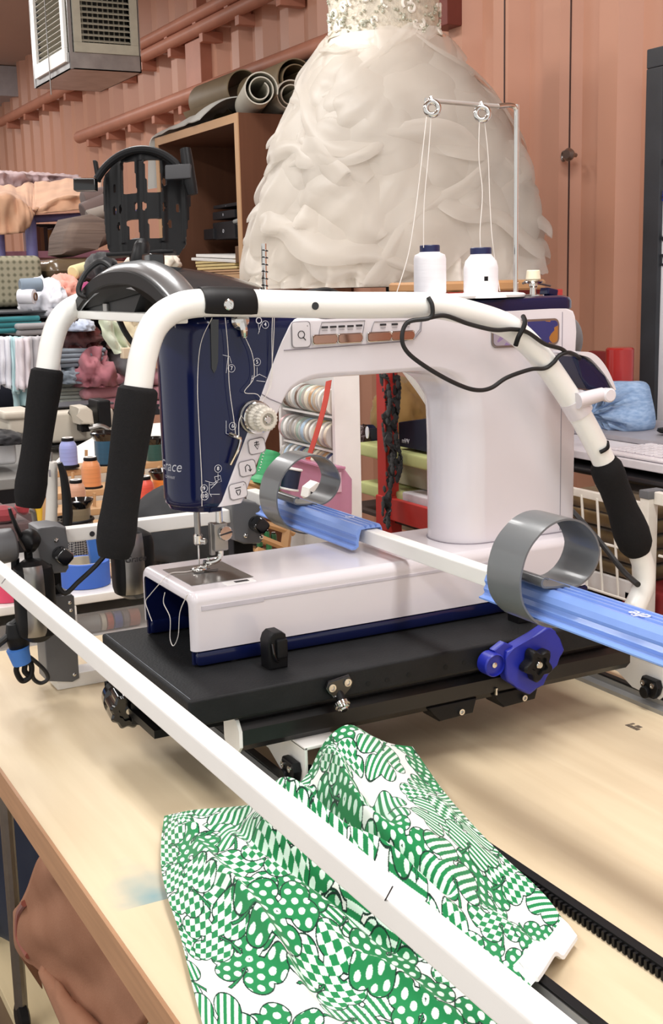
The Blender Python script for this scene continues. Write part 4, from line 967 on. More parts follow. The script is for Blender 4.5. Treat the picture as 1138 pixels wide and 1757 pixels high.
        st_ = np.maximum(np.abs(ly-.9*(lx-.01)**2*8)-.0011-.03*np.clip(lx-.02, 0, 1), np.maximum(-lx, lx-1.05*R))
        c = col[i0:i1, j0:j1]
        b = a0*1.7; ux = X*math.cos(b)+Y*math.sin(b); uy = -X*math.sin(b)+Y*math.cos(b)
        if kind == 0:
            g = .0125; row = np.round(uy/(g*.86)); ox = ux-g*.5*(row % 2); d = np.hypot((ox+g/2) % g-g/2, uy-row*g*.86)
            f = np.where((d < .0036)[..., None], lt, gr)
        elif kind == 1:
            f = np.where(((ux/.0076) % 1 < .5)[..., None], gr, lt)
        else:
            p, q = ux/.0085+uy/.0125, ux/.0085-uy/.0125
            f = np.where(((np.floor(p)+np.floor(q)) % 2 == 0)[..., None], gr, lt)
        ins = sd < 0
        c[:] = np.where(ins[..., None], f, c)
        c[:] = np.where(((np.abs(sd) < .0007))[..., None], dk, c)
        so = (st_ < 0) & (sd > 0)
        c[:] = np.where(so[..., None], gr, c); c[:] = np.where(((np.abs(st_) < .0005) & (sd > 0))[..., None], dk, c)
    hem = (Vv > .925) & (U > .72)
    col[hem] = wh
    me = bpy.data.meshes.new('clover_cloth')
    idx = np.arange(NU*NV).reshape(NU, NV)
    q = np.stack([idx[:-1, :-1], idx[1:, :-1], idx[1:, 1:], idx[:-1, 1:]], -1).reshape(-1, 4)
    org = V(-1.0, .5, 0)
    vv = (P.reshape(-1, 3)-np.array(org))
    me.vertices.add(len(vv)); me.vertices.foreach_set('co', vv.astype(np.float32).ravel())
    me.loops.add(q.size); me.loops.foreach_set('vertex_index', q.ravel().astype(np.int32))
    me.polygons.add(len(q)); me.polygons.foreach_set('loop_start', np.arange(0, q.size, 4, dtype=np.int32))
    me.update(calc_edges=True)
    at = me.attributes.new('print', 'FLOAT_COLOR', 'POINT')
    at.data.foreach_set('color', np.concatenate([col.reshape(-1, 3), np.ones((NU*NV, 1))], 1).astype(np.float32).ravel())
    me.shade_smooth()
    m = bpy.data.materials.new('clover_print_cotton'); m.use_nodes = True; N = m.node_tree.nodes; L = m.node_tree.links; b = N['Principled BSDF']
    a = N.new('ShaderNodeAttribute'); a.attribute_name = 'print'; L.new(a.outputs['Color'], b.inputs['Base Color'])
    b.inputs['Roughness'].default_value = .85; b.inputs['Sheen Weight'].default_value = .15; b.inputs['Specular IOR Level'].default_value = .2
    tc = N.new('ShaderNodeTexCoord'); nz = N.new('ShaderNodeTexNoise'); nz.inputs['Scale'].default_value = 700; L.new(tc.outputs['Object'], nz.inputs['Vector'])
    bp = N.new('ShaderNodeBump'); bp.inputs['Strength'].default_value = .12; bp.inputs['Distance'].default_value = .001; L.new(nz.outputs['Fac'], bp.inputs['Height']); L.new(bp.outputs[0], b.inputs['Normal'])
    me.materials.append(m)
    o = bpy.data.objects.new('printed_cloth', me); C.objects.link(o); o.location = org
    tag(o, 'crumpled green and white clover print cloth lying on the table', 'cloth')
    # turned white hem along the right end
    bm = new(); k = int(NU*.74)
    A = [V(*P[i, -1]) for i in range(k, NU, 9)]; B = [V(*P[i, int(NV*.93)]) for i in range(k, NU, 9)]
    rings = []
    for i, (p, q) in enumerate(zip(A, B)):
        rings.append([q+V(0, 0, .0015), q.lerp(p, .5)+V(0, 0, .005), p+V(.002, .001, .004), p+V(.003, .001, .0005), p+V(-.001, 0, -.001), q.lerp(p, .5)+V(0, 0, -.0005)])
    loft(bm, rings); h = obj('hem', bm, mat('white_cotton', '#eeefee', .85, var=.03), o); h['label'] = 'plain white turned hem'
    return o
clover_cloth()
# ================================================================ WEDDING DRESS BEHIND THE MACHINE
ORG = bpy.data.materials.new('organza'); ORG.use_nodes = True
def _org():
    N = ORG.node_tree.nodes; L = ORG.node_tree.links; b = N['Principled BSDF']
    tc = N.new('ShaderNodeTexCoord'); nz = N.new('ShaderNodeTexNoise'); nz.inputs['Scale'].default_value = 6; L.new(tc.outputs['Object'], nz.inputs['Vector'])
    cr = N.new('ShaderNodeValToRGB'); cr.color_ramp.elements[0].color = srgb('#e8e2d9'); cr.color_ramp.elements[1].color = srgb('#f0ebe4'); L.new(nz.outputs['Fac'], cr.inputs[0])
    L.new(cr.outputs[0], b.inputs['Base Color']); b.inputs['Roughness'].default_value = .38; b.inputs['Sheen Weight'].default_value = .15
    tr = N.new('ShaderNodeBsdfTranslucent'); L.new(cr.outputs[0], tr.inputs[0])
    tp_ = N.new('ShaderNodeBsdfTransparent'); m1 = N.new('ShaderNodeMixShader'); m1.inputs[0].default_value = .5; L.new(b.outputs[0], m1.inputs[1]); L.new(tr.outputs[0], m1.inputs[2])
    m2 = N.new('ShaderNodeMixShader'); m2.inputs[0].default_value = .42; L.new(m1.outputs[0], m2.inputs[1]); L.new(tp_.outputs[0], m2.inputs[2])
    L.new(m2.outputs[0], N['Material Output'].inputs[0])
_org()
SATIN = mat('ivory_satin', '#e4dcd1', .5, sheen=.1, var=.05, scale=6)
def dress():
    prof = [(-60, 662, .150), (0, 658, .137), (55, 660, .132), (75, 662, .148), (100, 664, .160), (140, 670, .186), (200, 680, .232), (250, 680, .256), (300, 684, .278), (350, 682, .299), (400, 676, .318), (450, 672, .330), (510, 671, .344), (620, 671, .37), (760, 671, .39)]
    ys = [p[0] for p in prof]
    D = 3.2; zh = at_d(665, 499, 2.75).z+.008
    def cen(y): return at_d(float(np.interp(y, ys, [p[1] for p in prof])), y, D)
    def rad(y): return float(np.interp(y, ys, [p[2] for p in prof]))*D/3.0
    YE = next(y for y in range(480, 620) if cen(y).z < zh)
    base = cen(YE)
    o = thing('wedding_dress', 'ivory wedding dress with beaded bodice and ruffled organza skirt on a form', 'dress', base)
    rx = V(AX.x, AY.x, 0).normalized(); ry = V(-rx.y, rx.x, 0)   # across and away from the viewer's side
    bm = new()
    rings = []
    for i in range(26):
        y = -60+128*i/25; c = cen(y); r = rad(y)
        rings.append([c+rx*r*math.cos(a)+ry*r*.78*math.sin(a)+V(0, 0, 0) for a in np.linspace(0, 2*PI, 65)[:-1]])
    loft(bm, rings); bo = obj('bodice', bm, mat('beaded_lace', '#dcd2bf', .4, var=.25, scale=60, bump=.8, bscale=110), o)
    rnd = random.Random(3); bm = new()
    def onb(a, y, k=1.0):
        c = cen(y); r = rad(y)*k; return c+rx*r*math.cos(a)+ry*r*.78*math.sin(a)
    for s in range(34):
        a = rnd.uniform(PI*1.0, PI*2.0); y = rnd.uniform(-15, 60); q = rnd.uniform(6, 13); t0 = rnd.uniform(0, 6.3); turns = rnd.uniform(3, 6)
        P = [onb(a+q*(1-.7*k/14)*math.cos(t0+turns*k/14)/95, y+q*(1-.7*k/14)*math.sin(t0+turns*k/14), 1.02) for k in range(15)]
        tube(bm, P, .0042, 6, 2)
    obj('lace_scroll', bm, mat('ivory_cord', '#f4efe4', .4), bo)
    bm = new()
    for s in range(170):
        a = rnd.uniform(PI*1.02, PI*1.98); y = rnd.uniform(-20, 66)
        if s > 70: y = 45+18*math.sin(a*5)+rnd.uniform(-7, 7)
        bmesh.ops.create_icosphere(bm, subdivisions=1, radius=rnd.uniform(.0025, .0055), matrix=Matrix.Translation(onb(a, min(y, 72), 1.025)))
    obj('beading', bm, mat('crystal_beads', '#d8d9c8', .12, metal=.5), bo)
    # gathered skirt
    NT, NZ = 420, 300; bm = new(); R = []
    for j in range(NZ):
        y = 66+(YE-66)*j/(NZ-1); c = cen(y); r = rad(y); row = []
        k = min(1, (y-66)/60); pl = max(0, min(1, (y-400)/70))
        for i in range(NT):
            a = 2*PI*i/NT; q = Vector((math.cos(a)*1.0, math.sin(a)*1.0, y/190))*1.25
            w = Vector((noise.noise(q*.9), noise.noise(q*.9+Vector((9, 3, 1))), noise.noise(q*.9+Vector((1, 8, 4)))))*.75
            d = noise.voronoi((q+w)*Vector((1.25, 1.25, 1.25)).x, distance_metric='DISTANCE')[0]
            puff = min(1, (d[1]-d[0])*1.6); n1 = noise.fractal((q+w*1.7)*2.2, .6, 2.1, 4)
            rid = 1-abs(noise.noise((q+w*1.3)*2.0))*2
            
            t1 = max(0, 1-abs(noise.noise(Vector((q.x*1.6, q.y*1.6, q.z*2.6))+w*1.6))*7)**1.4; t2 = max(0, 1-abs(noise.noise(Vector((q.x*2.6+7, q.y*2.6, q.z*3.4))+w*2.2))*6)**1.4
            dd = k*(1-pl)*(.022*puff-.010+.005*n1+.010*t1+.004*t2)+pl*(.016*math.sin(a*31+3*noise.noise(q*.6))+.008*math.sin(a*57+y*.01)+.01*n1)
            row.append(bm.verts.new(c+(rx*math.cos(a)+ry*.86*math.sin(a))*(r+dd-.006)))
        R.append(row)
    for j in range(NZ-1):
        for i in range(NT): bm.faces.new((R[j][i], R[j][(i+1) % NT], R[j+1][(i+1) % NT], R[j+1][i]))
    sk = obj('skirt', bm, SATIN, o, sharp=180)
    # organza swags pinned over it
    rnd = random.Random(11)
    for s in range(44):
        y0 = 84+(405-84)*((s+.5)/44)**.85+rnd.uniform(-12, 12); a0 = 1.5*PI+(((s*.618+rnd.uniform(-.06, .06)) % 1)-.5)*1.25*PI
        R0 = rad(y0); kk = max(.25, min(1, (y0-30)/170)); lw = rnd.uniform(.12, .21)*(.5+.5*kk); lh = rnd.uniform(.085, .14)*(.5+.5*kk); th = rnd.uniform(-1.1, 1.1); ph = rnd.uniform(0, 6.3); sd = rnd.uniform(0, 50); f1 = rnd.uniform(1.5, 3.5); fl = rnd.uniform(.030, .062)
        def fn(u, v):
            x_ = (2*u-1)*lw*(.55+.45*math.sin(PI*min(.15+v, 1)*.8)); y_ = (v-.4)*2*lh*(1-.35*(2*u-1)**2)
            x_ += .022*noise.noise(Vector((u*2.4+sd, v*2.4, 1))); y_ += .022*noise.noise(Vector((u*2.4, v*2.4+sd, 5)))
            xx = x_*math.cos(th)-y_*math.sin(th); yy = x_*math.sin(th)+y_*math.cos(th)
            y = max(60, min(YE-1, y0+yy*2100/D)); a = a0+xx/rad(y0); c = cen(y); r = rad(y)
            dome = (1-(2*u-1)**2)**.7*math.sin(PI*min(.12+v*.80, 1))**.8
            an = math.atan2(x_, y_+lh*1.1)
            rip = .0045*math.sin(an*f1*5+ph)*min(1, v*2)+.012*noise.noise(Vector((u*2+sd, v*2, sd)))
            out = kk*(fl*dome+rip*(.3+v)+.012*v*v*math.sin(f1*PI*u+ph))+.003
            return c+(rx*math.cos(a)+ry*.86*math.sin(a))*(r+out)
        bm = new(); grid(bm, 30, 24, fn); obj('organza_swag', bm, ORG, sk, sharp=180)
    for s in range(40):
        y0 = 76+(420-76)*((s+.5)/40)**.9+rnd.uniform(-14, 14); a0 = 1.5*PI+(((s*.618+.31+rnd.uniform(-.05, .05)) % 1)-.5)*1.3*PI
        kk = max(.28, min(1, (y0-30)/170)); L_ = rnd.uniform(.34, .66)*(.45+.55*kk); th0 = rnd.uniform(-.9, .9)+(PI if rnd.random() < .2 else 0); turn = rnd.uniform(-2.2, 2.2); w_ = rnd.uniform(.055, .11)*kk; ph = rnd.uniform(0, 6.3); sd = rnd.uniform(0, 50); f1 = rnd.uniform(1.2, 2.8)
        path = [(0., 0.)]; n_ = 40
        for k in range(n_):
            th = th0+turn*(k/n_-.5)+.9*noise.noise(Vector((k*.09, sd, 0))); path.append((path[-1][0]+math.cos(th)*L_/n_, path[-1][1]+math.sin(th)*L_/n_))
        mx_, my_ = path[n_//2]
        def fn(u, v):
            k = u*n_; i = int(min(k, n_-1)); f = k-i; x_ = path[i][0]*(1-f)+path[i+1][0]*f-mx_; y_ = path[i][1]*(1-f)+path[i+1][1]*f-my_
            dx, dy = path[i+1][0]-path[i][0], path[i+1][1]-path[i][1]; q = math.hypot(dx, dy); nx_, ny_ = -dy/q, dx/q
            tp_ = math.sin(PI*min(max(u, .02), .98))**.5
            wv = math.sin(f1*2*PI*u+ph)+.5*math.sin(f1*3.3*PI*u+2*ph)
            ac = w_*tp_*(v*.75+.10*v*wv); x_ += nx_*ac; y_ += ny_*ac
            out = .004+kk*.010+w_*tp_*(.62*math.sin(v*1.6)-.22*v*v)+.010*kk*wv*v*tp_+.006*noise.noise(Vector((u*5+sd, v*3, 2)))
            y = max(58, min(YE-1, y0+y_*2100/D)); c = cen(y); r = rad(y); a = a0+x_/r
            return c+(rx*math.cos(a)+ry*.86*math.sin(a))*(r+out)
        bm = new(); grid(bm, 64, 10, fn); obj('organza_ruffle', bm, ORG, sk, sharp=180)
    bm = new(); cyl(bm, V(base.x, base.y, zh-.003), (0, 0, 1), .16, .02, 32, .005); cyl(bm, V(base.x, base.y, -T), (0, 0, 1), .014, T+zh+.4, 16); cyl(bm, V(base.x, base.y, -.785), (0, 0, 1), .16, .02, 32, .004); obj('form_stand', bm, BLACK, o)
dress()

# ================================================================ BOOKCASE WITH ROLLS ON TOP
WOOD = mat('brown_veneer', '#6e4834', .5, var=.15, scale=4, aniso=(8, 8, .7))
WOODE = mat('pale_wood_edge', '#cba37c', .5, var=.1, scale=6)
BX0, BX1, BY0, BY1, BZ = -4.84, -4.02, 1.80, 2.22, 1.165
bk = thing('bookcase', 'brown wooden bookcase against the ribbed wall, left of the dress', 'bookcase', ((BX0+BX1)/2, (BY0+BY1)/2, -T))
for nm, lo, hi, ed in (('side_panel', (BX1-.03, BY0, -T), (BX1, BY1, BZ), ((BX1-.031, BY0-.004, -T), (BX1+.001, BY0, BZ))), ('side_panel', (BX0, BY0, -T), (BX0+.03, BY1, BZ), ((BX0-.001, BY0-.004, -T), (BX0+.031, BY0, BZ))),
                       ('top_panel', (BX0+.03, BY0, BZ-.03), (BX1-.03, BY1, BZ), ((BX0+.031, BY0-.004, BZ-.03), (BX1-.031, BY0, BZ))), ('shelf', (BX0+.03, BY0+.01, .58), (BX1-.03, BY1, .62), ((BX0+.03, BY0+.004, .58), (BX1-.03, BY0+.01, .62))), ('shelf', (BX0+.03, BY0+.01, -.1), (BX1-.03, BY1, -.07), ((BX0+.03, BY0+.004, -.1), (BX1-.03, BY0+.01, -.07)))):
    bm = new(); box(bm, lo, hi); p = obj(nm, bm, WOOD, bk)
    bm = new(); box(bm, *ed); obj('edge_strip', bm, WOODE, p)
bm = new(); box(bm, (BX0, BY1, -T), (BX1, BY1+.01, BZ)); obj('back_panel', bm, WOOD, bk)
CARD = mat('black_card', '#26262a', .5); PAPER = mat('white_paper', '#ece9e4', .8, var=.04); MANILA = mat('manila_card', '#d9c48c', .7, var=.06)
def pb(px0, py0, px1, py1, y, dep, bev=.003):
    a = at_y(px0, py1, y); b = at_y(px1, py0, y); bm = new(); box(bm, (a.x, y, a.z), (b.x, y+dep, b.z), bev); return bm, a, b
for r, lab, s in (((366, 378, 402, 412), 'black card box at the bottom of the stack in the bookcase', 'o'), ((365, 359, 402, 378), 'black card box in the middle of the bookcase stack', 'II'), ((366, 346, 410, 359), 'black card box on top of the stack in the bookcase', '..  ...')):
    y = 1.97; zl = .62
    bm, a, b = pb(*r, y, .18); o = tag(obj('card_box', bm, CARD), lab, 'box', 'black boxes in the bookcase')
    text(s, (b.z-a.z)*.45, V((a.x+b.x)/2, y-.001, (a.z+b.z)/2), (1, 0, 0), (0, 0, 1), PRINT_W, o, 'lettering')
bm, a, b = pb(350, 392, 366, 412, 1.96, .16); tag(obj('card_box', bm, CARD), 'small black box left of the black box stack in the bookcase', 'box')
bm, a, b = pb(409, 384, 434, 415, 1.92, .2, .006)
cbn = thing('clear_bin', 'clear plastic bin beside the black boxes in the bookcase', 'bin', V((a.x+b.x)/2, 2.0, a.z))
obj('tub', bm, mat('clear_plastic', '#dfe6ee', .15, alpha=.45), cbn)
bm, _, _ = pb(405, 381, 436, 385, 1.915, .22, .002); obj('rim', bm, mat('clear_plastic', '#dfe6ee', .15, alpha=.45), cbn)
bm, a, b = pb(398, 366, 434, 378, 1.93, .18, .01)
for v in bm.verts: v.co.z += .03*noise.noise(v.co*9)
tag(obj('plastic_bag', bm, mat('frosted_plastic', '#c9cbc8', .3, alpha=.7)), 'crumpled clear plastic bag lying on the clear bin', 'bag')
zsh = .621
def sheetstack(px0, px1, y, z0, z1, m, name, lab, cat, tilt=0):
    a = at_y(px0, 440, y); b = at_y(px1, 440, y); bm = new()
    k = max(2, int((z1-z0)/.012))
    for i in range(k):
        j = random.uniform(-.02, .02); box(bm, (a.x+j, y+random.uniform(0, .02), z0+(z1-z0)*i/k), (b.x+j, y+.24, z0+(z1-z0)*(i+.8)/k), .002)
    for v in bm.verts: v.co.z += tilt*(v.co.x-a.x)/(b.x-a.x)
    return tag(obj(name, bm, m), lab, cat)
sheetstack(327, 412, 1.83, zsh, zsh+.018, WOODE, 'wooden_tray', 'thin wooden tray under the papers on the bookcase shelf', 'tray')
sheetstack(334, 402, 1.835, zsh+.019, zsh+.055, MANILA, 'folder_stack', 'stack of manila folders on the bookcase shelf', 'folders')
sheetstack(330, 415, 1.84, zsh+.057, zsh+.085, PAPER, 'paper_stack', 'white papers spread on the manila folders in the bookcase', 'papers', -.02)
bm, a, b = pb(404, 420, 433, 451, 1.83, .22); o = tag(obj('document_box', bm, mat('brown_card', '#6a4a30', .6)), 'brown document box with two rivets at the right of the bookcase shelf', 'box')
for px in (413, 426):
    bm = new(); cyl(bm, at_y(px, 447, 1.829), (0, -1, 0), .007, .003, 12); obj('rivet', bm, CHROME, o)
# vinyl rolls on top of the bookcase
VIN = mat('grey_vinyl', '#cfccbe', .5, var=.1, scale=5); TAU = mat('taupe_vinyl', '#8c7c62', .5, var=.2, scale=6); WHV = mat('white_vinyl', '#d7d8d2', .45, var=.06, scale=4)
def spiral(c, ax, R, L, turns, m, lab, ey=1.0, n=70, th=.004):
    w = Vector(ax).normalized(); u = V(0, 0, 1); v = w.cross(u); bm = new(); rings = []
    for i in range(n+1):
        t = i/n; a = 2*PI*turns*t+.6; r = R*(.45+.55*t); d = u*math.cos(a)*ey+v*math.sin(a); p = Vector(c)+d*r
        rings.append([p, p+w*L, p+w*L-d*th, p-d*th])
    loft(bm, rings); return tag(obj('vinyl_roll', bm, m), lab, 'fabric roll', 'vinyl rolls on the bookcase')
zt2 = BZ+.002
c = at_y(447, 157, 1.84); spiral(V(c.x, 1.84, zt2+.062), (-1, .35, 0), .062, .42, 2.2, VIN, 'open grey vinyl roll lying on the front of the bookcase top')
c = at_y(492, 160, 1.95); spiral(V(c.x-.03, 1.98, zt2+.055), (-1, .2, 0), .055, .40, 2, VIN, 'smaller grey vinyl roll right of the open roll on the bookcase')
c = at_y(515, 120, 2.05); spiral(V(c.x-.1, 2.08, zt2+.135), (-1, .05, .0), .085, .40, 2.4, TAU, 'taupe vinyl roll nearest the dress on top of the bookcase')
c = at_y(485, 115, 2.1); spiral(V(c.x-.25, 2.05, zt2+.15), (-1, .0, .0), .10, .40, 1.6, TAU, 'large loose taupe vinyl roll behind the grey ones on the bookcase', 1.05)
bm = new()
def fnv(u, v):
    H = .035+.075*u+.012*noise.noise(V(u*4, 1, 1)); x = BX0-.12+u*.62
    p = V(x, 1.785+v*.36+.012*noise.noise(V(u*6, v*3, 4)), zt2+.003+H*math.sin(PI*min(v*1.5+.02, 1)*.5)**.7+.010*noise.noise(V(u*7, v*5, 2)))
    k = max(0, .20-u)/.20; p.z -= .20*k*k; p.x += .04*k+.02*k*math.sin(v*11)
    return p
grid(bm, 40, 20, fnv, .004); tag(obj('vinyl_sheet', bm, WHV), 'white vinyl sheet draped along the bookcase top and over its left end', 'vinyl sheet')
bm = new(); a = at_y(540, 100, 2.24); box(bm, (a.x-.45, 2.18, zt2), (a.x+.3, 2.25, zt2+.30), .03); tag(obj('dark_bundle', bm, mat('dark_cloth', '#1b1716', .8)), 'dark bundle behind the vinyl rolls on the bookcase', 'bundle')

# ================================================================ HANGING VENT BOX
n0 = at_d(121, 118, 4.5); a1 = at_y(60, 150, n0.y); a2 = at_x(243, 122, n0.x)
Lx, Ly, zb = n0.x-a1.x, a2.y-n0.y, n0.z
GALV = mat('galvanised_sheet', '#a9a9a8', .35, metal=.75, var=.25, scale=14, bump=.15, bscale=20)
FRM = mat('cream_metal', '#aaa493', .5, var=.1)
vn = thing('vent_box', 'galvanised duct box with two louvred grilles hanging from the ceiling', 'vent', (n0.x-Lx/2, n0.y+Ly/2, zb))
top_z = 2.08
bm = new(); box(bm, (n0.x-Lx, n0.y, zb), (n0.x, n0.y+Ly, zb+.004)); box(bm, (n0.x-Lx, n0.y, zb), (n0.x-Lx+.004, n0.y+Ly, top_z)); box(bm, (n0.x-Lx, n0.y+Ly-.004, zb), (n0.x, n0.y+Ly, top_z)); box(bm, (n0.x-.004, n0.y, zb), (n0.x, n0.y+Ly, zb+.06)); box(bm, (n0.x-Lx, n0.y, zb), (n0.x, n0.y+.004, zb+.06)); box(bm, (n0.x-.006, n0.y, zb), (n0.x+.002, n0.y+.012, top_z)); box(bm, (n0.x-Lx-.002, n0.y-.002, zb), (n0.x-Lx+.02, n0.y+.006, top_z)); obj('duct_box', bm, GALV, vn)
bm = new(); box(bm, (n0.x-Lx+.03, n0.y+.03, zb+.05), (n0.x-.05, n0.y+Ly-.03, top_z)); obj('duct_inside', bm, mat('duct_dark', '#2a2724', .8), vn)
def grille(face):
    bm = new(); b2 = new(); z0, z1 = zb+.06, zb+.50
    if face == 'x':
        x = n0.x; y0, y1 = n0.y+.018, n0.y+Ly-.008; fw = .03
        for q in (((x-.004, y0, z0), (x+.006, y1, z0+.035)), ((x-.004, y0, z1-.03), (x+.006, y1, z1)), ((x-.004, y0, z0+.035), (x+.006, y0+fw, z1-.03)), ((x-.004, y1-fw, z0+.035), (x+.006, y1, z1-.03))): box(bm, *q, .001)
        z = z0+.045
        while z < z1-.03: obox(b2, V(x-.008, (y0+y1)/2, z), ((1, 0, -.5), (0, 1, 0), (.5, 0, 1)), (.010, (y1-y0)/2-fw, .0012)); z += .02
        y = y0+fw+.014
        b3 = new()
        while y < y1-fw: box(b3, (x-.030, y-.001, z0+.03), (x-.018, y+.001, z1-.02)); y += .02
    else:
        y = n0.y; x0, x1 = n0.x-Lx+.04, n0.x-.035; fw = .035
        for q in (((x0, y-.008, z0-.03), (x1, y+.004, z0+.02)), ((x0, y-.008, z1-.03), (x1, y+.004, z1)), ((x0, y-.008, z0+.02), (x0+fw, y+.004, z1-.03)), ((x1-fw, y-.008, z0+.02), (x1, y+.004, z1-.03))): box(bm, *q, .001)
        z = z0+.03
        while z < z1-.03: obox(b2, V((x0+x1)/2, y+.010, z), ((1, 0, 0), (0, 1, -.5), (0, .5, 1)), ((x1-x0)/2-fw, .010, .0012)); z += .02
        x = x0+fw+.014; b3 = new()
        while x < x1-fw: box(b3, (x-.001, y+.018, z0+.02), (x+.001, y+.030, z1-.02)); x += .045
    f = obj('grille_frame', bm, FRM if face == 'x' else W_STEEL, vn); obj('louvres', b2, FRM, f); obj('rear_vanes', b3, FRM, f)
grille('x'); grille('y')
bm = new(); tube(bm, [V(n0.x-Lx*.5, n0.y-.011, zb+.5), V(n0.x-Lx*.48, n0.y-.011, zb+.1), V(n0.x-Lx*.47, n0.y-.011, zb-.06)], .002, 6); obj('pull_wire', bm, STEEL, vn)

# ================================================================ WHITEBOARD (right edge)
wy = 2.20
a = at_y(1110, 85, wy); bb_ = at_y(1095, 745, wy); fw = .058
wbx = thing('whiteboard', 'black-framed whiteboard with handwritten bullet list on the right wall', 'whiteboard', (a.x+.6, wy, bb_.z-.25))
x0, x1, z0, z1 = a.x, a.x+1.3, bb_.z-.25, a.z
bm = new(); box(bm, (x0+.02, wy+.012, z0+.02), (x1-.02, wy+.022, z1-.02)); obj('board', bm, mat('whiteboard_enamel', '#e6e6ea', .2, coat=.3, var=.02), wbx)
bm = new()
BFR = mat('slate_black_frame', '#33353a', .5, var=.3, scale=10)
for q in (((x0, wy, z0+fw), (x0+fw, wy+.03, z1-fw*.8)), ((x1-fw, wy, z0+fw), (x1, wy+.03, z1-fw*.8)), ((x0, wy, z1-fw*.8), (x1, wy+.03, z1)), ((x0, wy, z0), (x1, wy+.03, z0+fw))): box(bm, *q, .003)
obj('frame', bm, BFR, wbx)
INK = mat('black_marker', '#26262c', .5); INKB = mat('blue_marker', '#27348c', .5)
for px, py, m in ((1135, 163, INKB), (1133.5, 192, INK), (1132, 249, INKB), (1131, 277, INK), (1128, 335, INKB), (1125, 409, INK), (1124, 447, INK)):
    p = at_y(px, py, wy+.0115); bm = new(); tube(bm, [p+V(-.002, 0, -.012), p+V(.003, 0, .012)], .0055, 8, 1, flat=.3); obj('bullet', bm, m, wbx)
def ink(pts, m, r=.0035):
    bm = new(); tube(bm, [at_y(x, y, wy+.0115) for x, y in pts], r, 6, 1); obj('handwriting', bm, m, wbx)
ink([(1132, 414), (1135, 401), (1138, 412), (1141, 400), (1143, 413)], INK); ink([(1131, 437), (1141, 439)], INK); ink([(1136, 438), (1135, 452)], INK); ink([(1132, 453), (1141, 455)], INK)
ink([(1136, 343), (1137, 327), (1143, 330), (1138, 336), (1144, 340), (1136, 344)], INKB); ink([(1135, 113), (1144, 114)], INK, .002); ink([(1136, 136), (1145, 137)], INK, .002); ink([(1139, 168), (1141, 158), (1144, 168)], INKB); ink([(1137, 283), (1138, 272), (1144, 282)], INK)
# ================================================================ BACKGROUND LEFT: FABRIC SHELVES
def cl(name, h, h2=None, **k): return mat(name, h, .85, var=.12, scale=9, sheen=.2, **({'hex2': h2} if h2 else {}), **k)
def bx(px0, py0, px1, py1, x, dep, bm=None, bev=.01):
    """box whose face looking along +x covers the given frame on the plane at x and which runs back from it"""
    a = at_x(px0, py1, x); b = at_x(px1, py0, x); bm = bm or new(); box(bm, (x-dep, a.y, a.z), (x, b.y, b.z), bev, 3); return bm
def hp(px0, py0, px1, py1, x, dep, m, name, lab, cat, seed, amp=.28, freq=2.2, group=None, sub=4):
    a = at_x(px0, py1, x); b = at_x(px1, py0, x); c = (a+b)/2; bm = new()
    hz = (b.z-a.z)/1.25
    heap(bm, V(x-dep/2, c.y, a.z+.06*hz), (dep/2, (b.y-a.y)/2, hz), seed, amp, freq, sub); return tag(obj(name, bm, m, sharp=180), lab, cat, group)
def fo(px0, py0, px1, py1, x, dep, m, layers, name, lab, cat, seed=0, group=None):
    a = at_x(px0, py1, x); b = at_x(px1, py0, x); bm = new(); folded(bm, (x-dep, a.y, a.z), (x, b.y, b.z), layers, seed); return tag(obj(name, bm, m), lab, cat, group)
def rollx(p0, p1, x, r, m, name, lab, cat, core=None, dx=0, group=None):
    a = at_x(*p0, x); b = at_x(*p1, x-dx); d = (b-a).normalized(); L = (b-a).length
    if core is None: bm = new(); lathe(bm, a, d, [(r*.8, 0), (r, .004), (r, L-.004), (r*.8, L)], 20); return tag(obj(name, bm, m), lab, cat, group)
    o = thing(name, lab, cat, V((a.x+b.x)/2, (a.y+b.y)/2, min(a.z, b.z)-r), group)
    bm = new(); lathe(bm, a, d, [(r*.5, 0), (r, .002), (r, L-.002), (r*.5, L)], 22); obj('wound_cloth', bm, m, o)
    bm = new(); lathe(bm, b-d*.01, d, [(r*.55, 0), (r*.55, .014), (r*.45, .014), (r*.42, .003), (.001, .003)], 22); obj('cardboard_core', bm, core, o)
    return o
PURP = mat('purple_metal', '#6d6a9c', .4, var=.1); PINKM = mat('mauve_plank', '#8c5a68', .6)
XS = -4.6
# purple metal rack with a plank and draped top
rk = thing('metal_rack', 'purple metal rack draped with peach cloth in front of the ribbed wall', 'rack', at_x(60, 500, XS)*1)
def post(px0, py0, px1, py1, nm, r=.022, x=XS):
    p, q = at_x(px0, py0, x), at_x(px1, py1, x)
    if nm == 'post': q = V(q.x, q.y, -T)
    bm = new(); tube(bm, [p, q], r, 12, 1); return obj(nm, bm, PURP, rk)
post(51, 366, 60, 560, 'post'); post(-3, 396, -1, 560, 'post'); post(52, 376, 240, 366, 'top_rail', .014)
a = at_x(0, 444, XS); b = at_x(120, 430, XS); bm = new(); box(bm, (XS-.6, a.y-.3, a.z), (XS, b.y+.35, b.z), .004); obj('plank', bm, PINKM, rk)
bm = new(); bx(58, 384, 150, 432, XS-.5, .02, bm); obj('recess_shade_panel', bm, mat('recess_shade', '#241a1e', .9), rk)  # dark sheet standing for the shade under the draped top
PEA = cl('peach_cotton', '#d9ab8a', '#c79a7d'); LIL = cl('lilac_seersucker', '#b59a98', '#a58c8e')
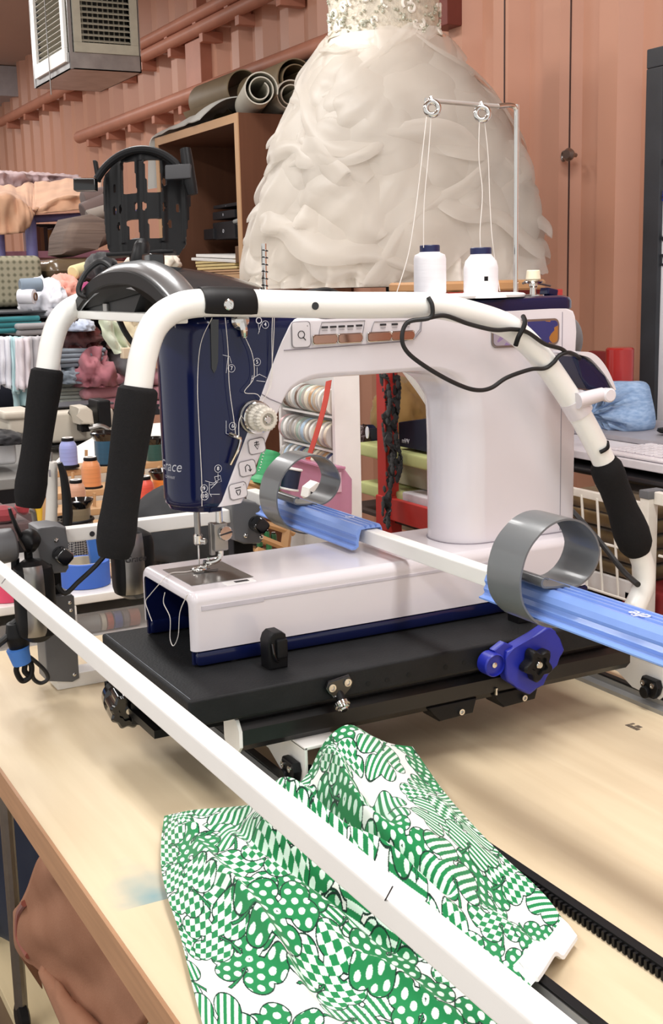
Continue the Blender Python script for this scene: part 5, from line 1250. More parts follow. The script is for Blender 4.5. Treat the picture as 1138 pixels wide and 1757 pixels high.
def drape(px, xs, m, name, lab, seed, thick=.004):
    """cloth over a rack: a row of (px, top y, front y, hem y)"""
    P = np.array(px, float); bm = new()
    def fn(u, v):
        k = u*(len(P)-1); x_, yt, yf, yh = [float(np.interp(k, range(len(P)), P[:, c])) for c in range(4)]
        w = .02*noise.noise(V(u*7+seed, v*2.2, seed))+.012*noise.noise(V(u*19+seed, v*3, seed))
        if v < .5: q = at_x(x_, yt+(yf-yt)*v*2, xs-.45*(1-v*2)*.9); q.z += w*.6; return q
        q = at_x(x_, yf+(yh-yf)*(v-.5)*2, xs+.02); q.x += w*2+.02; return q
    grid(bm, 60, 30, fn, thick); return tag(obj(name, bm, m, sharp=180), lab, 'cloth')
drape([(-12, 322, 338, 404), (20, 320, 336, 402), (42, 317, 350, 398), (54, 315, 362, 372), (62, 314, 358, 368), (100, 311, 340, 364), (140, 309, 336, 360), (175, 308, 334, 356)], XS+.03, PEA, 'draped_cloth', 'peach cotton cloth draped over the purple rack', 4)
drape([(-12, 292, 296, 324), (30, 294, 298, 320), (80, 297, 301, 316), (135, 300, 304, 313)], XS-.45, LIL, 'ruffled_cloth', 'lilac ruffled cloth lying behind the peach cloth on the rack', 9)
cols = ['#6a4438', '#7a5238', '#3a2c2c', '#8a6238', '#5a3a34']
rnd = random.Random(2)
for i, px in enumerate((66, 73, 79, 86, 94, 101)):
    bm = bx(px-3, 392+rnd.randint(-3, 6), px+3, 431, XS-.3, .2, None, .004)
    tag(obj('fabric_bolt', bm, cl('bolt_cloth_%d' % (i % 5), cols[i % 5])), ['brown', 'tan', 'dark', 'ochre', 'maroon', 'brown'][i]+' bolt of cloth standing in the purple rack, '+['first from its post', 'second from its post', 'third from its post', 'fourth from its post', 'fifth from its post', 'last before the knit cloth'][i], 'fabric bolt', 'fabric bolts in the purple rack')
# knit cloth and rolls leaning beside
KN = mat('taupe_knit', '#75645a', .9, hex2='#5b4c45', scale=3, aniso=(1, 1, 26), bump=.5, bscale=4)
def knit():
    bm = new(); P = [(128, 372), (160, 366), (186, 376), (196, 402), (190, 418), (168, 428), (130, 440), (110, 436), (112, 405)]
    prism(bm, [at_x(x, y, -3.9) for x, y in P], (-.22, 0, 0), .03, 3); return tag(obj('knit_blanket', bm, KN), 'taupe ribbed knit blanket folded upright left of the tablet holder', 'blanket')
knit()
GLV = cl('brown_jersey', '#665450'); LGV = cl('grey_jersey', '#8f857c')
rollx((142, 346), (182, 337), -4.15, .034, GLV, 'cloth_roll', 'brown cloth roll uppermost on the knit blanket', 'cloth roll', group='rolls on the knit blanket')
rollx((142, 366), (185, 348), -4.12, .034, GLV, 'cloth_roll', 'brown cloth roll second from the top on the knit blanket', 'cloth roll', group='rolls on the knit blanket')
rollx((150, 372), (190, 360), -4.08, .022, LGV, 'cloth_roll', 'thin grey cloth roll lowest on the knit blanket', 'cloth roll', group='rolls on the knit blanket')
# plaid box and wrapped parcel on the next level
XB = -3.9
def plaid():
    m = bpy.data.materials.new('olive_plaid'); m.use_nodes = True; N = m.node_tree.nodes; L = m.node_tree.links; b = N['Principled BSDF']; tc = N.new('ShaderNodeTexCoord')
    outs = []
    for ax in ('Y', 'Z'):
        w = N.new('ShaderNodeTexWave'); w.bands_direction = ax; w.inputs['Scale'].default_value = 16; w.inputs['Distortion'].default_value = .6; L.new(tc.outputs['Object'], w.inputs[0]); outs.append(w.outputs['Fac'])
    mu = N.new('ShaderNodeMath'); mu.operation = 'ADD'; L.new(outs[0], mu.inputs[0]); L.new(outs[1], mu.inputs[1])
    cr = N.new('ShaderNodeValToRGB'); cr.color_ramp.elements[0].color = srgb('#5c5a48'); cr.color_ramp.elements[1].color = srgb('#96917c'); L.new(mu.outputs[0], cr.inputs[0]); L.new(cr.outputs[0], b.inputs['Base Color']); b.inputs['Roughness'].default_value = .9
    return m
bm = bx(-20, 438, 72, 528, XB, .4, None, .02); tag(obj('plaid_cushion', bm, plaid()), 'olive plaid upholstered box at the left edge below the purple rack', 'cushion')
bm = bx(84, 442, 190, 486, XB+.02, .3, None, .04); tag(obj('wrapped_parcel', bm, mat('brown_parcel', '#6c5a44', .25, var=.3, scale=8, coat=.4, bump=.4, bscale=14)), 'brown fabric parcel wrapped in clear plastic beside the plaid box', 'parcel')
XC = -3.55
WHC = cl('white_cotton_cloth', '#e6e6ec', '#d0d0d8'); 
sh = thing('storage_shelf', 'dark storage shelf stacked with folded fabrics behind the left handlebars', 'shelf', V(XC-.35, 1.1, -T))
for nm, q in (('board', (-60, 528, 330, 537)), ('board', (-60, 706, 330, 716))):
    a = at_x(q[0], q[3], XC); b = at_x(q[2], q[1], XC); bm = new(); box(bm, (XC-.45, a.y, a.z), (XC+.02, b.y, b.z), .003); obj(nm, bm, mat('dark_steel_shelf', '#2a2c33', .5), sh)
a = at_x(-60, 716, XC); b = at_x(330, 470, XC); bm = new(); box(bm, (XC-.47, a.y, -T), (XC-.45, b.y, b.z)); obj('back_panel', bm, mat('shelf_gap_shade', '#1b1a20', .8), sh)  # dark sheet added so the gaps behind the cloths look shaded
for px in (-58, 322):
    a = at_x(px, 700, XC); bm = new(); box(bm, (XC-.46, a.y-.015, -T), (XC-.42, a.y+.015, at_x(px, 470, XC).z)); obj('upright', bm, mat('dark_steel_shelf', '#2a2c33', .5), sh)
# things on the upper board
rollx((34, 490), (72, 488), XC, .020, cl('dusty_blue_cloth', '#8494a4'), 'cloth_roll', 'dusty blue cloth bundle lying on the white roll on the shelf', 'cloth roll')
rollx((32, 509), (60, 509), XC, .021, WHC, 'cloth_roll', 'white cloth roll with a brown cardboard core on the shelf', 'cloth roll', mat('kraft_core', '#6a4a32', .7), -.03)
hp(66, 484, 130, 545, XC+.02, .3, WHC, 'crumpled_cloth', 'crumpled white cloth heaped on the shelf left of the left handlebar', 'cloth', 3, .35)
hp(104, 476, 152, 518, XC-.02, .25, cl('coral_chiffon', '#e3a596', '#d6907f'), 'crumpled_cloth', 'crumpled coral chiffon behind the white heap', 'cloth', 5, .35)
hp(140, 486, 176, 512, XC+.0, .2, cl('magenta_cloth', '#a0366c'), 'crumpled_cloth', 'small magenta cloth under the coral chiffon', 'cloth', 6)
rollx((124, 468), (186, 450), XC-.1, .021, cl('lemon_cloth', '#e8dca6'), 'cloth_roll', 'pale yellow cloth roll leaning above the coral chiffon', 'cloth roll', dx=.1)
hp(172, 436, 214, 478, XC+.05, .22, cl('black_nylon', '#17171b'), 'black_pouch', 'black nylon pouch behind the console arch', 'pouch', 8, .2)
hp(214, 424, 268, 446, XC-.1, .2, cl('red_print_cloth', '#9c2634', '#6e1a26'), 'crumpled_cloth', 'red patterned cloth under the tablet holder', 'cloth', 9, .2)
for i, (p0, p1, r) in enumerate((((226, 462), (248, 430), .03), ((244, 460), (266, 430), .034), ((266, 462), (288, 428), .04))):
    rollx(p0, p1, XC+.1, r, cl('cream_cloth', '#e5dccd'), 'cloth_roll', ['narrow cream cloth roll behind the console arch', 'middle cream cloth roll behind the console arch', 'widest cream cloth roll, nearest the papers in the bookcase'][i], 'cloth roll', dx=.2, group='cream rolls behind the console')
hp(262, 432, 322, 466, XC+.16, .2, cl('cream_cloth', '#e5dccd'), 'crumpled_cloth', 'cream cloth bunched behind the top of the console', 'cloth', 14, .2)
# level between the boards
fo(-14, 541, 70, 573, XC+.02, .3, cl('teal_cloth', '#2f7f86'), 3, 'folded_cloth', 'folded teal cloth on the shelf at the left edge', 'cloth', 1)
fo(28, 552, 100, 577, XC+.05, .3, cl('grey_cloth', '#a8a4a6'), 2, 'folded_cloth', 'folded grey cloth lying on the teal one', 'cloth', 2)
def hang(px0, px1, y0, y1, x, m, lab, seed, k=6):
    bm = new()
    def fn(u, v):
        p = at_x(px0+(px1-px0)*u, y0+(y1-y0)*v+4*math.sin(u*9+seed)*v, x); p.x += .018*math.sin(u*k*PI+seed)+.02*v+.01*noise.noise(V(u*5, v*3, seed)); return p
    grid(bm, 40, 14, fn, .006); return tag(obj('hanging_cloth', bm, m, sharp=180), lab, 'cloth', 'cloths hanging over the shelf edge')
hang(-10, 18, 578, 662, XC+.10, WHC, 'white cloth hanging over the shelf at the far left edge', 1)
hang(16, 34, 578, 672, XC+.11, cl('aqua_cloth', '#b4d2d6'), 'pale aqua cloth hanging beside the white one at the left edge', 2, 4)
hang(25, 46, 580, 668, XC+.14, cl('pale_pink_cloth', '#d8cfd4'), 'pale pinkish cloth hanging over the shelf beside the aqua one', 3, 4)
hang(42, 98, 577, 664, XC+.12, cl('light_grey_cloth', '#c2bfc2', '#aeabb0'), 'light grey striped cloth hanging from the shelf left of the handlebar', 5, 9)
hang(22, 60, 655, 698, XC+.08, cl('aqua_cloth', '#b4d2d6'), 'lower pale aqua cloth hanging below the pink one', 7, 5)
bm = bx(-20, 655, 40, 706, XC-.1, .3, None, .03); tag(obj('navy_bundle', bm, cl('navy_cloth', '#1d2130')), 'dark navy bundle on the shelf behind the hanging cloths', 'bundle')
hp(112, 556, 188, 600, XC+.03, .3, cl('brick_red_cloth', '#8c3d36', '#4e2a2a'), 'crumpled_cloth', 'crumpled brick red and brown cloth on the shelf between the handlebars', 'cloth', 21, .35)
hp(128, 546, 172, 570, XC+.08, .2, cl('white_blue_cloth', '#dfe4ee', '#a9b4cc'), 'crumpled_cloth', 'white and blue cloth lying on the brick red one', 'cloth', 22, .3)
fo(100, 596, 180, 632, XC+.05, .3, cl('slate_cloth', '#8b95a0'), 4, 'folded_cloth', 'folded slate grey cloth between the handlebars', 'cloth', 4)
hp(96, 626, 160, 662, XC+.07, .25, cl('slate_cloth', '#8b95a0'), 'crumpled_cloth', 'slate grey cloth slumping under the folded one', 'cloth', 24, .3)
fo(104, 650, 146, 706, XC+.03, .3, cl('grey_green_cloth', '#9aa09a'), 8, 'folded_cloth', 'stack of grey green cloth below the slate one', 'cloth', 5)
hp(140, 600, 210, 668, XC+.12, .3, cl('dusty_rose_cloth', '#b5727a', '#9a5c66'), 'crumpled_cloth', 'dusty rose cloth bunched over the pink folded stack', 'cloth', 26, .4)
fo(144, 640, 216, 707, XC+.07, .3, cl('dusty_pink_cloth', '#c98d98'), 3, 'folded_cloth', 'folded dusty pink cloth below the rose bunch', 'cloth', 6)
fo(268, 636, 322, 712, XC+.02, .3, cl('dusty_pink_cloth', '#c98d98'), 3, 'folded_cloth', 'folded dusty pink cloth beside the navy nose of the machine', 'cloth', 7)
def scarf():
    bm = new(); P = [(172, 545, 226), (174, 560, 232), (178, 575, 236), (188, 590, 242), (198, 605, 248)]
    def fn(u, v):
        k = v*(len(P)-1); a, y, b = [float(np.interp(k, range(len(P)), [q[c] for q in P])) for c in range(3)]
        p = at_x(a+(b-a)*u*.62, y+8*u, XC+.2); p.x += .02*math.sin(u*7)+.014*noise.noise(V(u*5, v*4, 2)); return p
    grid(bm, 26, 20, fn, .006); tag(obj('hanging_scarf', bm, cl('pale_green_print', '#cfd8bb', '#e4e8da')), 'pale green and white scarf hanging from the shelf behind the console', 'scarf')
scarf()
hp(208, 546, 262, 602, XC+.14, .2, cl('cream_floral', '#d8cdb0', '#b8a584'), 'crumpled_cloth', 'cream floral cloth hanging right of the pale green scarf', 'cloth', 31, .2)
fo(212, 600, 250, 700, XC+.1, .2, cl('charcoal_cloth', '#77787c'), 2, 'folded_cloth', 'charcoal grey cloth hanging behind the right handlebar', 'cloth', 9)
bm = bx(212, 596, 236, 616, XC+.24, .03, None, .003); tag(obj('paper_tag', bm, cl('paper_tag_card', '#e2cdb0')), 'cream paper tag hanging from the pale green scarf', 'tag')

# ================================================================ SECOND SEWING MACHINE AND SPOOL STAND
XM = -2.9
EMB = mat('beige_machine_plastic', '#c9c1b2', .45, var=.05)
em = thing('embroidery_machine', 'beige embroidery machine behind the foam handlebar grips', 'sewing machine', at_x(120, 800, XM))
bm = bx(5, 703, 60, 722, XM, .12, None, .008); bx(16, 716, 52, 748, XM-.01, .1, bm, .008); obj('side_arm', bm, EMB, em)
bm = bx(88, 700, 196, 762, XM-.02, .16, None, .01); obj('main_arm', bm, EMB, em)
bm = bx(80, 690, 196, 702, XM-.06, .1, None, .006); obj('top_rail', bm, mat('dark_grey_metal', '#4a4b50', .4, metal=.4), em)
bm = bx(86, 759, 196, 766, XM, .12, None, .002); obj('rubber_strip', bm, BLACK, em)
bm = bx(84, 768, 196, 800, XM-.03, .16, None, .01); obj('base', bm, mat('beige_grey_plastic', '#aaa49a', .5), em)
P = [(132, 699), (150, 697), (160, 705), (163, 728), (138, 729), (136, 712)]
bm = new(); prism(bm, [at_x(x, y, XM+.05) for x, y in P], (-.07, 0, 0), .008, 3); obj('needle_cover', bm, EMB, em)
bm = bx(140, 728, 156, 742, XM+.02, .04, None, .004); obj('needle_clamp', bm, BLACK, em)
bm = bx(170, 686, 190, 736, XM+.03, .08, None, .005); obj('head_block', bm, BLACK, em)
bm = new(); tube(bm, [at_x(x, y, XM+.03) for x, y in ((152, 735), (172, 730), (186, 736))], .006, 8); obj('needle_lever', bm, STEEL, em)
bm = bx(-20, 758, 28, 801, XM+.02, .15, None, .01); tag(obj('clear_tray', bm, mat('frosted_tray', '#c9cacc', .3, alpha=.75)), 'translucent grey tray at the left edge beside the foam grip', 'tray')
hp(-20, 742, 50, 768, XM+.05, .14, cl('black_nylon', '#17171b'), 'black_pouch', 'black pouch lying in front of the beige machine arm at the left edge', 'pouch', 41, .2)
a = at_x(-60, 802, XM); b = at_x(210, 802, XM); zm_ = at_x(84, 800, XM-.03).z-.001
mt_ = thing('machine_table', 'grey table carrying the beige embroidery machine behind the spools', 'table', V(XM-.2, (a.y+b.y)/2, -T))
bm = new(); box(bm, (XM-.5, a.y-.1, zm_-.025), (XM+.10, b.y, zm_), .003); obj('table_top', bm, mat('table_grey', '#8d8b88', .5), mt_)
for x in (XM-.45, XM+.03):
    for y in (a.y-.05, b.y-.06):
        bm = new(); box(bm, (x, y, -T), (x+.04, y+.04, zm_-.025), .002); obj('leg', bm, BLACK, mt_)
# white tray table behind the spools
a = at_x(80, 815, -2.62)
bm = new(); P = [at_x(84, 806, -2.69), at_x(110, 780, -2.75), at_x(172, 745, -2.85), at_x(205, 732, -2.88), at_x(330, 722, -2.88), at_x(330, 800, -2.69)]
prism(bm, P, (-.012, 0, 0), .002); tag(obj('white_board', bm, mat('white_board_paint', '#efece6', .5)), 'white sloping board behind the thread spools', 'board')
# stepped wooden spool stand
XT = -2.45
PINE = mat('pine_wood', '#c9a57c', .55, hex2='#b88f64', scale=4, aniso=(3, 1, 3)); 
ss = thing('spool_stand', 'stepped wooden spool stand with pegs behind the handlebar grips', 'stand', at_x(170, 900, XT))
steps = [(803, -2.62), (840, -2.52), (872, -2.42), (905, -2.32)]
for py, x in steps:
    a = at_x(84, py, x); b = at_x(300, py-14, x); z = (a.z+b.z)/2
    bm = new(); box(bm, (x-.06, a.y, z-.014), (x+.03, b.y, z), .002); obj('step', bm, PINE, ss)
    bm = new(); box(bm, (x+.026, a.y, z-.12), (x+.03, b.y, z-.014), .001); obj('riser', bm, mat('pale_riser', '#cfc8bb', .7), ss)
for px, py, py1, x in ((148, 772, 800, -2.60), (125, 810, 835, -2.52), (162, 846, 870, -2.42), (273, 800, 822, -2.5), (246, 808, 840, -2.5)):
    bm = new(); tube(bm, [at_x(px, py, x), at_x(px, py1+14, x)], .0035, 8, 1); obj('peg', bm, PINE, ss)
# spools: a small embroidery spool and a black-rimmed cone, copied with their own thread colour
THR = mat('spun_thread', '#ffffff', .4, var=.22, scale=4, aniso=(1, 1, 34), objcol=True, sheen=.3)
def spool_proto():
    o = thing('thread_spool', 'proto', 'thread spool', (0, 0, 0), 'thread spools on the wooden stand')
    bm = new(); lathe(bm, (0, 0, 0), (0, 0, 1), [(.0205, .003), (.0205, .045), (.0185, .054), (.0135, .062)], 24); w = obj('thread', bm, THR, o)
    bm = new(); lathe(bm, (0, 0, 0), (0, 0, 1), [(.023, 0), (.0235, .002), (.023, .006), (.019, .008)], 24); obj('base_rim', bm, BLACK, o)
    bm = new(); lathe(bm, (0, 0, 0), (0, 0, 1), [(.0135, .061), (.0145, .063), (.0145, .067), (.0125, .069)], 24); obj('top_band', bm, BLACK, o)
    bm = new(); lathe(bm, (0, 0, 0), (0, 0, 1), [(.0125, .068), (.0125, .0698), (.0065, .0698), (.0060, .060)], 24, caps=False); obj('top_label', bm, mat('spool_label', '#e6e2de', .6), o)
    return o
def rim_proto():
    o = thing('thread_cone', 'proto', 'thread cone', (0, 0, 0), 'black-rimmed thread cones on the wooden stand')
    bm = new(); lathe(bm, (0, 0, 0), (0, 0, 1), [(.022, .004), (.0215, .05)], 24); obj('thread', bm, THR, o)
    bm = new(); lathe(bm, (0, 0, 0), (0, 0, 1), [(.025, 0), (.025, .005), (.021, .007)], 24); obj('base_rim', bm, BLACK, o)
    bm = new(); lathe(bm, (0, 0, 0), (0, 0, 1), [(.0205, .048), (.024, .054), (.0285, .062), (.0285, .065), (.026, .066), (.019, .056), (.012, .045)], 24, caps=False); obj('flared_rim', bm, BLACKG, o)
    return o
sp0, rm0 = spool_proto(), rim_proto(); used = set()
def put(p0, px, py0, py1, x, hexc, lab, base_h):
    b = at_x(px, py1, x); t = at_x(px, py0, x); s = (t.z-b.z)/base_h; c = srgb(hexc)
    if p0.name not in used:
        used.add(p0.name); p0.location = b; p0.scale = (s,)*3; p0['label'] = lab
        for ch in p0.children:
            if ch.name.startswith('thread'): ch.color = c
        return p0
    return dup(p0, b, scale=s, label=lab, colors={'thread': c})
put(sp0, 119, 750, 802, -2.6, '#9aa3dc', 'lavender thread spool in the top row of the wooden stand', .07)
put(sp0, 158, 783, 839, -2.52, '#e0935c', 'light orange thread spool just left of the right foam grip', .07)
put(sp0, 133, 822, 874, -2.42, '#d2a084', 'tan thread spool in front of the light orange one', .07)
put(sp0, 250, 816, 870, -2.42, '#ea5a46', 'coral red thread spool beside the navy nose of the machine', .07)
put(sp0, 258, 853, 900, -2.30, '#efe6d2', 'cream thread spool in front of the coral red one', .07)
put(rm0, 138, 856, 915, -2.32, '#86755a', 'bronze thread cone with black flared rim, above the cross arm', .066)
put(rm0, 184, 740, 800, -2.62, '#1d4f6b', 'teal blue thread cone half hidden behind the right foam grip', .066)
put(rm0, 284, 806, 866, -2.44, '#ef8a34', 'orange thread cone behind the navy nose of the machine', .066)
put(rm0, 266, 750, 796, -2.62, '#255048', 'dark green thread cone in the top row right of the foam grip', .066)
put(rm0, 228, 870, 912, -2.30, '#252a42', 'navy thread cone behind the lower end of the right foam grip', .066)
put(rm0, 178, 926, 948, -2.2, '#8e8a36', 'olive thread cone under the white cross arm', .066)
bm = new(); obox(bm, at_x(163, 952, -2.15), ((1, 0, 0), (0, 1, .1), (0, -.1, 1)), (.008, .011, .036), .004); tag(obj('blue_ruler', bm, mat('clear_blue_plastic', '#3d72c4', .2, alpha=.85)), 'clear blue plastic gauge standing under the cross arm', 'gauge')
# black bag behind the needle
bm = new(); heap(bm, at_x(335, 940, -2.2), (.14, .125, .10), 51, .10, 1.6); tag(obj('black_bag', bm, mat('black_canvas', '#232427', .8, var=.2), sharp=180), 'black canvas bag on the cart behind the needle', 'bag')
# post with black lever (grey white tool)
tl = thing('tool_post', 'grey-white upright tool with black lever standing behind the frame post', 'tool', V(-1.95, at_x(90, 930, -1.95).y, 0))
bm = new(); P = [V(-1.95, at_x(88, 935, -1.95).y, .0), at_x(88, 935, -1.95), at_x(89, 860, -1.95), at_x(88, 800, -1.95), at_x(88, 793, -1.95)]; tube(bm, P, [.0125, .0125, .0115, .0125, .0105], 14, 3, flat=.8); obj('handle', bm, mat('grey_white_plastic', '#cfccc6', .45), tl)
bm = new(); tube(bm, [at_x(112, 930, -1.93), at_x(116, 880, -1.93), at_x(110, 820, -1.93), at_x(102, 794, -1.93)], [.009, .012, .009, .006], 12, 4, flat=.7); obj('lever', bm, BLACK, tl)
bm = new(); tube(bm, [at_x(87, 794, -1.95), at_x(87, 776, -1.95)], .003, 8, 1); obj('pin', bm, STEEL, tl)
bm = new(); prism(bm, [at_x(x, y, -1.936) for x, y in ((83, 806), (86, 806), (87, 818), (84, 818))], (.002, 0, 0)); obj('slot', bm, PRINT_G, tl)
# small tools at the lower left
ck = thing('pin_cushion', 'red pincushion at the left edge above the grey pole clamp', 'pincushion', at_x(8, 900, -2.2))
bm = new(); lathe(bm, at_x(6, 885, -2.2), (0, 0, 1), [(.012, -.012), (.022, -.006), (.024, .004), (.018, .014), (.006, .019), (.001, .019)], 20); obj('cushion', bm, cl('maroon_felt', '#8c3038'), ck)
o = tag(obj('red_ball_pin', lathe(new(), at_x(41, 868, -2.2), (0, 0, 1), [(.004, -.016), (.013, -.010), (.0165, 0), (.013, .010), (.005, .016)], 20), cl('red_felt', '#a83840')), 'round red felt ball beside the yellow handled snips', 'ball')
sn = thing('thread_snips', 'yellow handled thread snips hanging left of the grey tool', 'snips', at_x(58, 890, -2.1))
bm = new(); tube(bm, [at_x(52, 862, -2.1), at_x(58, 857, -2.1), at_x(66, 868, -2.1), at_x(68, 896, -2.1)], [.005, .007, .007, .004], 10, 4); obj('yellow_handle', bm, mat('yellow_plastic', '#e2b52c', .4), sn)
bm = new(); tube(bm, [at_x(50, 876, -2.1), at_x(58, 880, -2.1), at_x(62, 905, -2.1)], [.005, .006, .005], 10, 3, flat=.4); obj('blade', bm, STEEL, sn)
bm = new(); P = [(78, 850), (84, 872), (90, 930), (72, 930), (70, 870)]; prism(bm, [at_x(x, y, -2.435) for x, y in P], (-.014, 0, 0), .002); tag(obj('wooden_block', bm, PINE), 'pale wooden strip between the snips and the grey tool', 'strip')
bm = bx(-20, 862, 100, 935, -2.45, .05, None, .004); tbd = tag(obj('tool_board', bm, mat('tool_board', '#5c4a4a', .7)), 'dull maroon tool board behind the snips and pincushion', 'board')
a = at_x(6, 885, -2.2); b = at_x(48, 885, -2.2); bm = new(); box(bm, (-2.45, a.y-.04, a.z-.022), (-2.17, b.y, a.z-.0125), .002); obj('ledge', bm, mat('tool_board', '#5c4a4a', .7), tbd)
c_ = at_x(130, 985, -2.30); c_.z = at_x(120, 1026, -2.06).z+.006
mc = thing('mesh_cup', 'black wire mesh cup under the white cross arm', 'cup', c_)
def mesh_mat():
    m = bpy.data.materials.new('wire_mesh'); m.use_nodes = True; N = m.node_tree.nodes; L = m.node_tree.links; b = N['Principled BSDF']; tc = N.new('ShaderNodeTexCoord')
    mp = N.new('ShaderNodeMapping'); mp.inputs['Scale'].default_value = (300, 300, 300); mp.inputs['Rotation'].default_value = (.785, 0, 0); L.new(tc.outputs['Object'], mp.inputs[0]); ch = N.new('ShaderNodeTexChecker'); ch.inputs['Scale'].default_value = 1; L.new(mp.outputs[0], ch.inputs[0])
    ch.inputs['Color1'].default_value = srgb('#161618'); ch.inputs['Color2'].default_value = srgb('#8d8a86'); L.new(ch.outputs[0], b.inputs['Base Color']); b.inputs['Roughness'].default_value = .5; return m
bm = new(); lathe(bm, c_, (0, 0, 1), [(.036, 0), (.037, .004), (.040, .085), (.037, .085), (.034, .004)], 28, caps=False); obj('mesh_wall', bm, mesh_mat(), mc)
bm = new(); torus(bm, c_+V(0, 0, .086), (0, 0, 1), .040, .003); obj('rim', bm, BLACK, mc)
# wheeled drawer unit at the end of the table
XD = -2.06
du = thing('drawer_unit', 'white drawer unit with clear drawers beyond the end of the table', 'drawer unit', at_x(120, 1100, XD-.2)*1)
WD = mat('white_melamine', '#ece9e6', .4, var=.03)
a = at_x(-30, 1060, XD); b = at_x(300, 1000, XD); zt_ = (at_x(120, 1026, XD).z+at_x(238, 1008, XD).z)/2
bm = new(); box(bm, (XD-.42, a.y, zt_-.016), (XD, b.y+.12, zt_), .003); obj('top', bm, WD, du)
bm = new(); box(bm, (XD-.42, a.y, zt_-.27), (XD-.40, b.y+.12, zt_-.016)); obj('back_panel', bm, WD, du)
for y in (a.y, at_x(124, 1040, XD).y-.01, b.y+.10):
    bm = new(); box(bm, (XD-.42, y, zt_-.27), (XD, y+.018, zt_-.016), .002); obj('side_panel', bm, WD, du)
zz = zt_-.02
for k in range(3):
    z0, z1 = zz-.07, zz-.012
    bm = new(); box(bm, (XD-.36, a.y+.02, z0), (XD+.006, b.y+.098, z0+.012), .003); dr = obj('drawer_tray', bm, WD, du)
    bm = new(); box(bm, (XD+.0, a.y+.02, z0+.012), (XD+.003, b.y+.098, z1)); obj('clear_front', bm, mat('clear_drawer', '#c9c6c6', .12, alpha=.22), dr)
    zz = z0-.006
for yy in (a.y+.02, b.y+.09):
    for xx in (XD-.40, XD-.03):
        bm = new(); tube(bm, [V(xx, yy, zt_-.27), V(xx, yy, -T+.05)], .012, 10, 1); lg = obj('leg', bm, STEEL, du)
        bm = new(); lathe(bm, V(xx, yy-.011, -T+.03), (0, 1, 0), [(.02, 0), (.03, .004), (.03, .018), (.02, .022)], 20); obj('castor', bm, BLACK, lg)
# rolls of tape lying in the top drawer
d0 = at_x(128, 1072, XD-.03); d1 = at_x(238, 1046, XD-.03); L_ = d1.y-d0.y; zc = zt_-.02-.07+.012+.017
for i, (f0, f1, h) in enumerate(((0, .38, '#8a8a88'), (.38, .47, '#cfc6b4'), (.47, .58, '#b8553e'), (.58, .72, '#3b4f94'), (.72, .82, '#74686a'), (.82, 1.0, '#a4614e'))):
    bm = new(); lathe(bm, V(XD-.03, d0.y+L_*f0, zc), (0, 1, 0), [(.013, 0), (.016, .001), (.016, L_*(f1-f0)-.002), (.013, L_*(f1-f0)-.001)], 20)
    tag(obj('ribbon_roll', bm, cl('drawer_roll_%d' % i, h)), ['long grey', 'cream', 'rust red', 'blue', 'brown grey', 'terracotta'][i]+' ribbon roll lying in the top clear drawer', 'ribbon roll', 'rolls in the clear drawer')
# blue masking tape on the drawer unit
tp0 = at_x(146, 1014, -2.15); bm = new(); zt3 = zt_+.001
c_ = V(-2.14, at_x(146, 1000, -2.14).y, zt3)
bt = thing('masking_tape', 'roll of blue masking tape lying on the white drawer unit', 'tape roll', c_)
bm = new(); lathe(bm, c_, (0, 0, 1), [(.037, 0), (.046, 0), (.0465, .001), (.0465, .043), (.046, .044), (.037, .044)], 40, caps=False); obj('tape', bm, mat('blue_masking_tape', '#3a66c0', .6, var=.06), bt)
bm = new(); lathe(bm, c_, (0, 0, 1), [(.037, .044), (.0345, .044), (.0345, 0), (.037, 0)], 40, caps=False); obj('paper_core', bm, mat('paper_core', '#c9bda6', .8), bt)
bm = new(); c2_ = V(-2.12, at_x(12, 985, -2.12).y, zt3); lathe(bm, c2_, (0, 0, 1), [(.030, 0), (.042, 0), (.042, .035), (.030, .035)], 32, caps=False); lathe(bm, c2_, (0, 0, 1), [(.030, 0), (.030, .035)], 32, caps=False); tag(obj('pink_tape', bm, mat('pink_tape', '#e0486c', .5)), 'roll of bright pink tape at the left edge behind the frame clamp', 'tape roll')
bm = new(); p0_ = at_x(205, 990, -2.2); box(bm, (-2.26, p0_.y-.03, zt3), (-2.12, p0_.y+.07, zt3+.004), .001); tag(obj('paper_pattern', bm, mat('tan_paper', '#d2ac86', .8, var=.2, scale=20)), 'tan paper pattern piece lying right of the blue tape', 'paper')
bm = new(); heap(bm, at_x(252, 950, -2.2), (.05, .03, .035), 61, .3); tag(obj('crumpled_ribbon', bm, cl('red_yellow_ribbon', '#b03a44', '#c9a24a'), sharp=180), 'crumpled red and gold ribbon between clamp housing and black bag', 'ribbon')

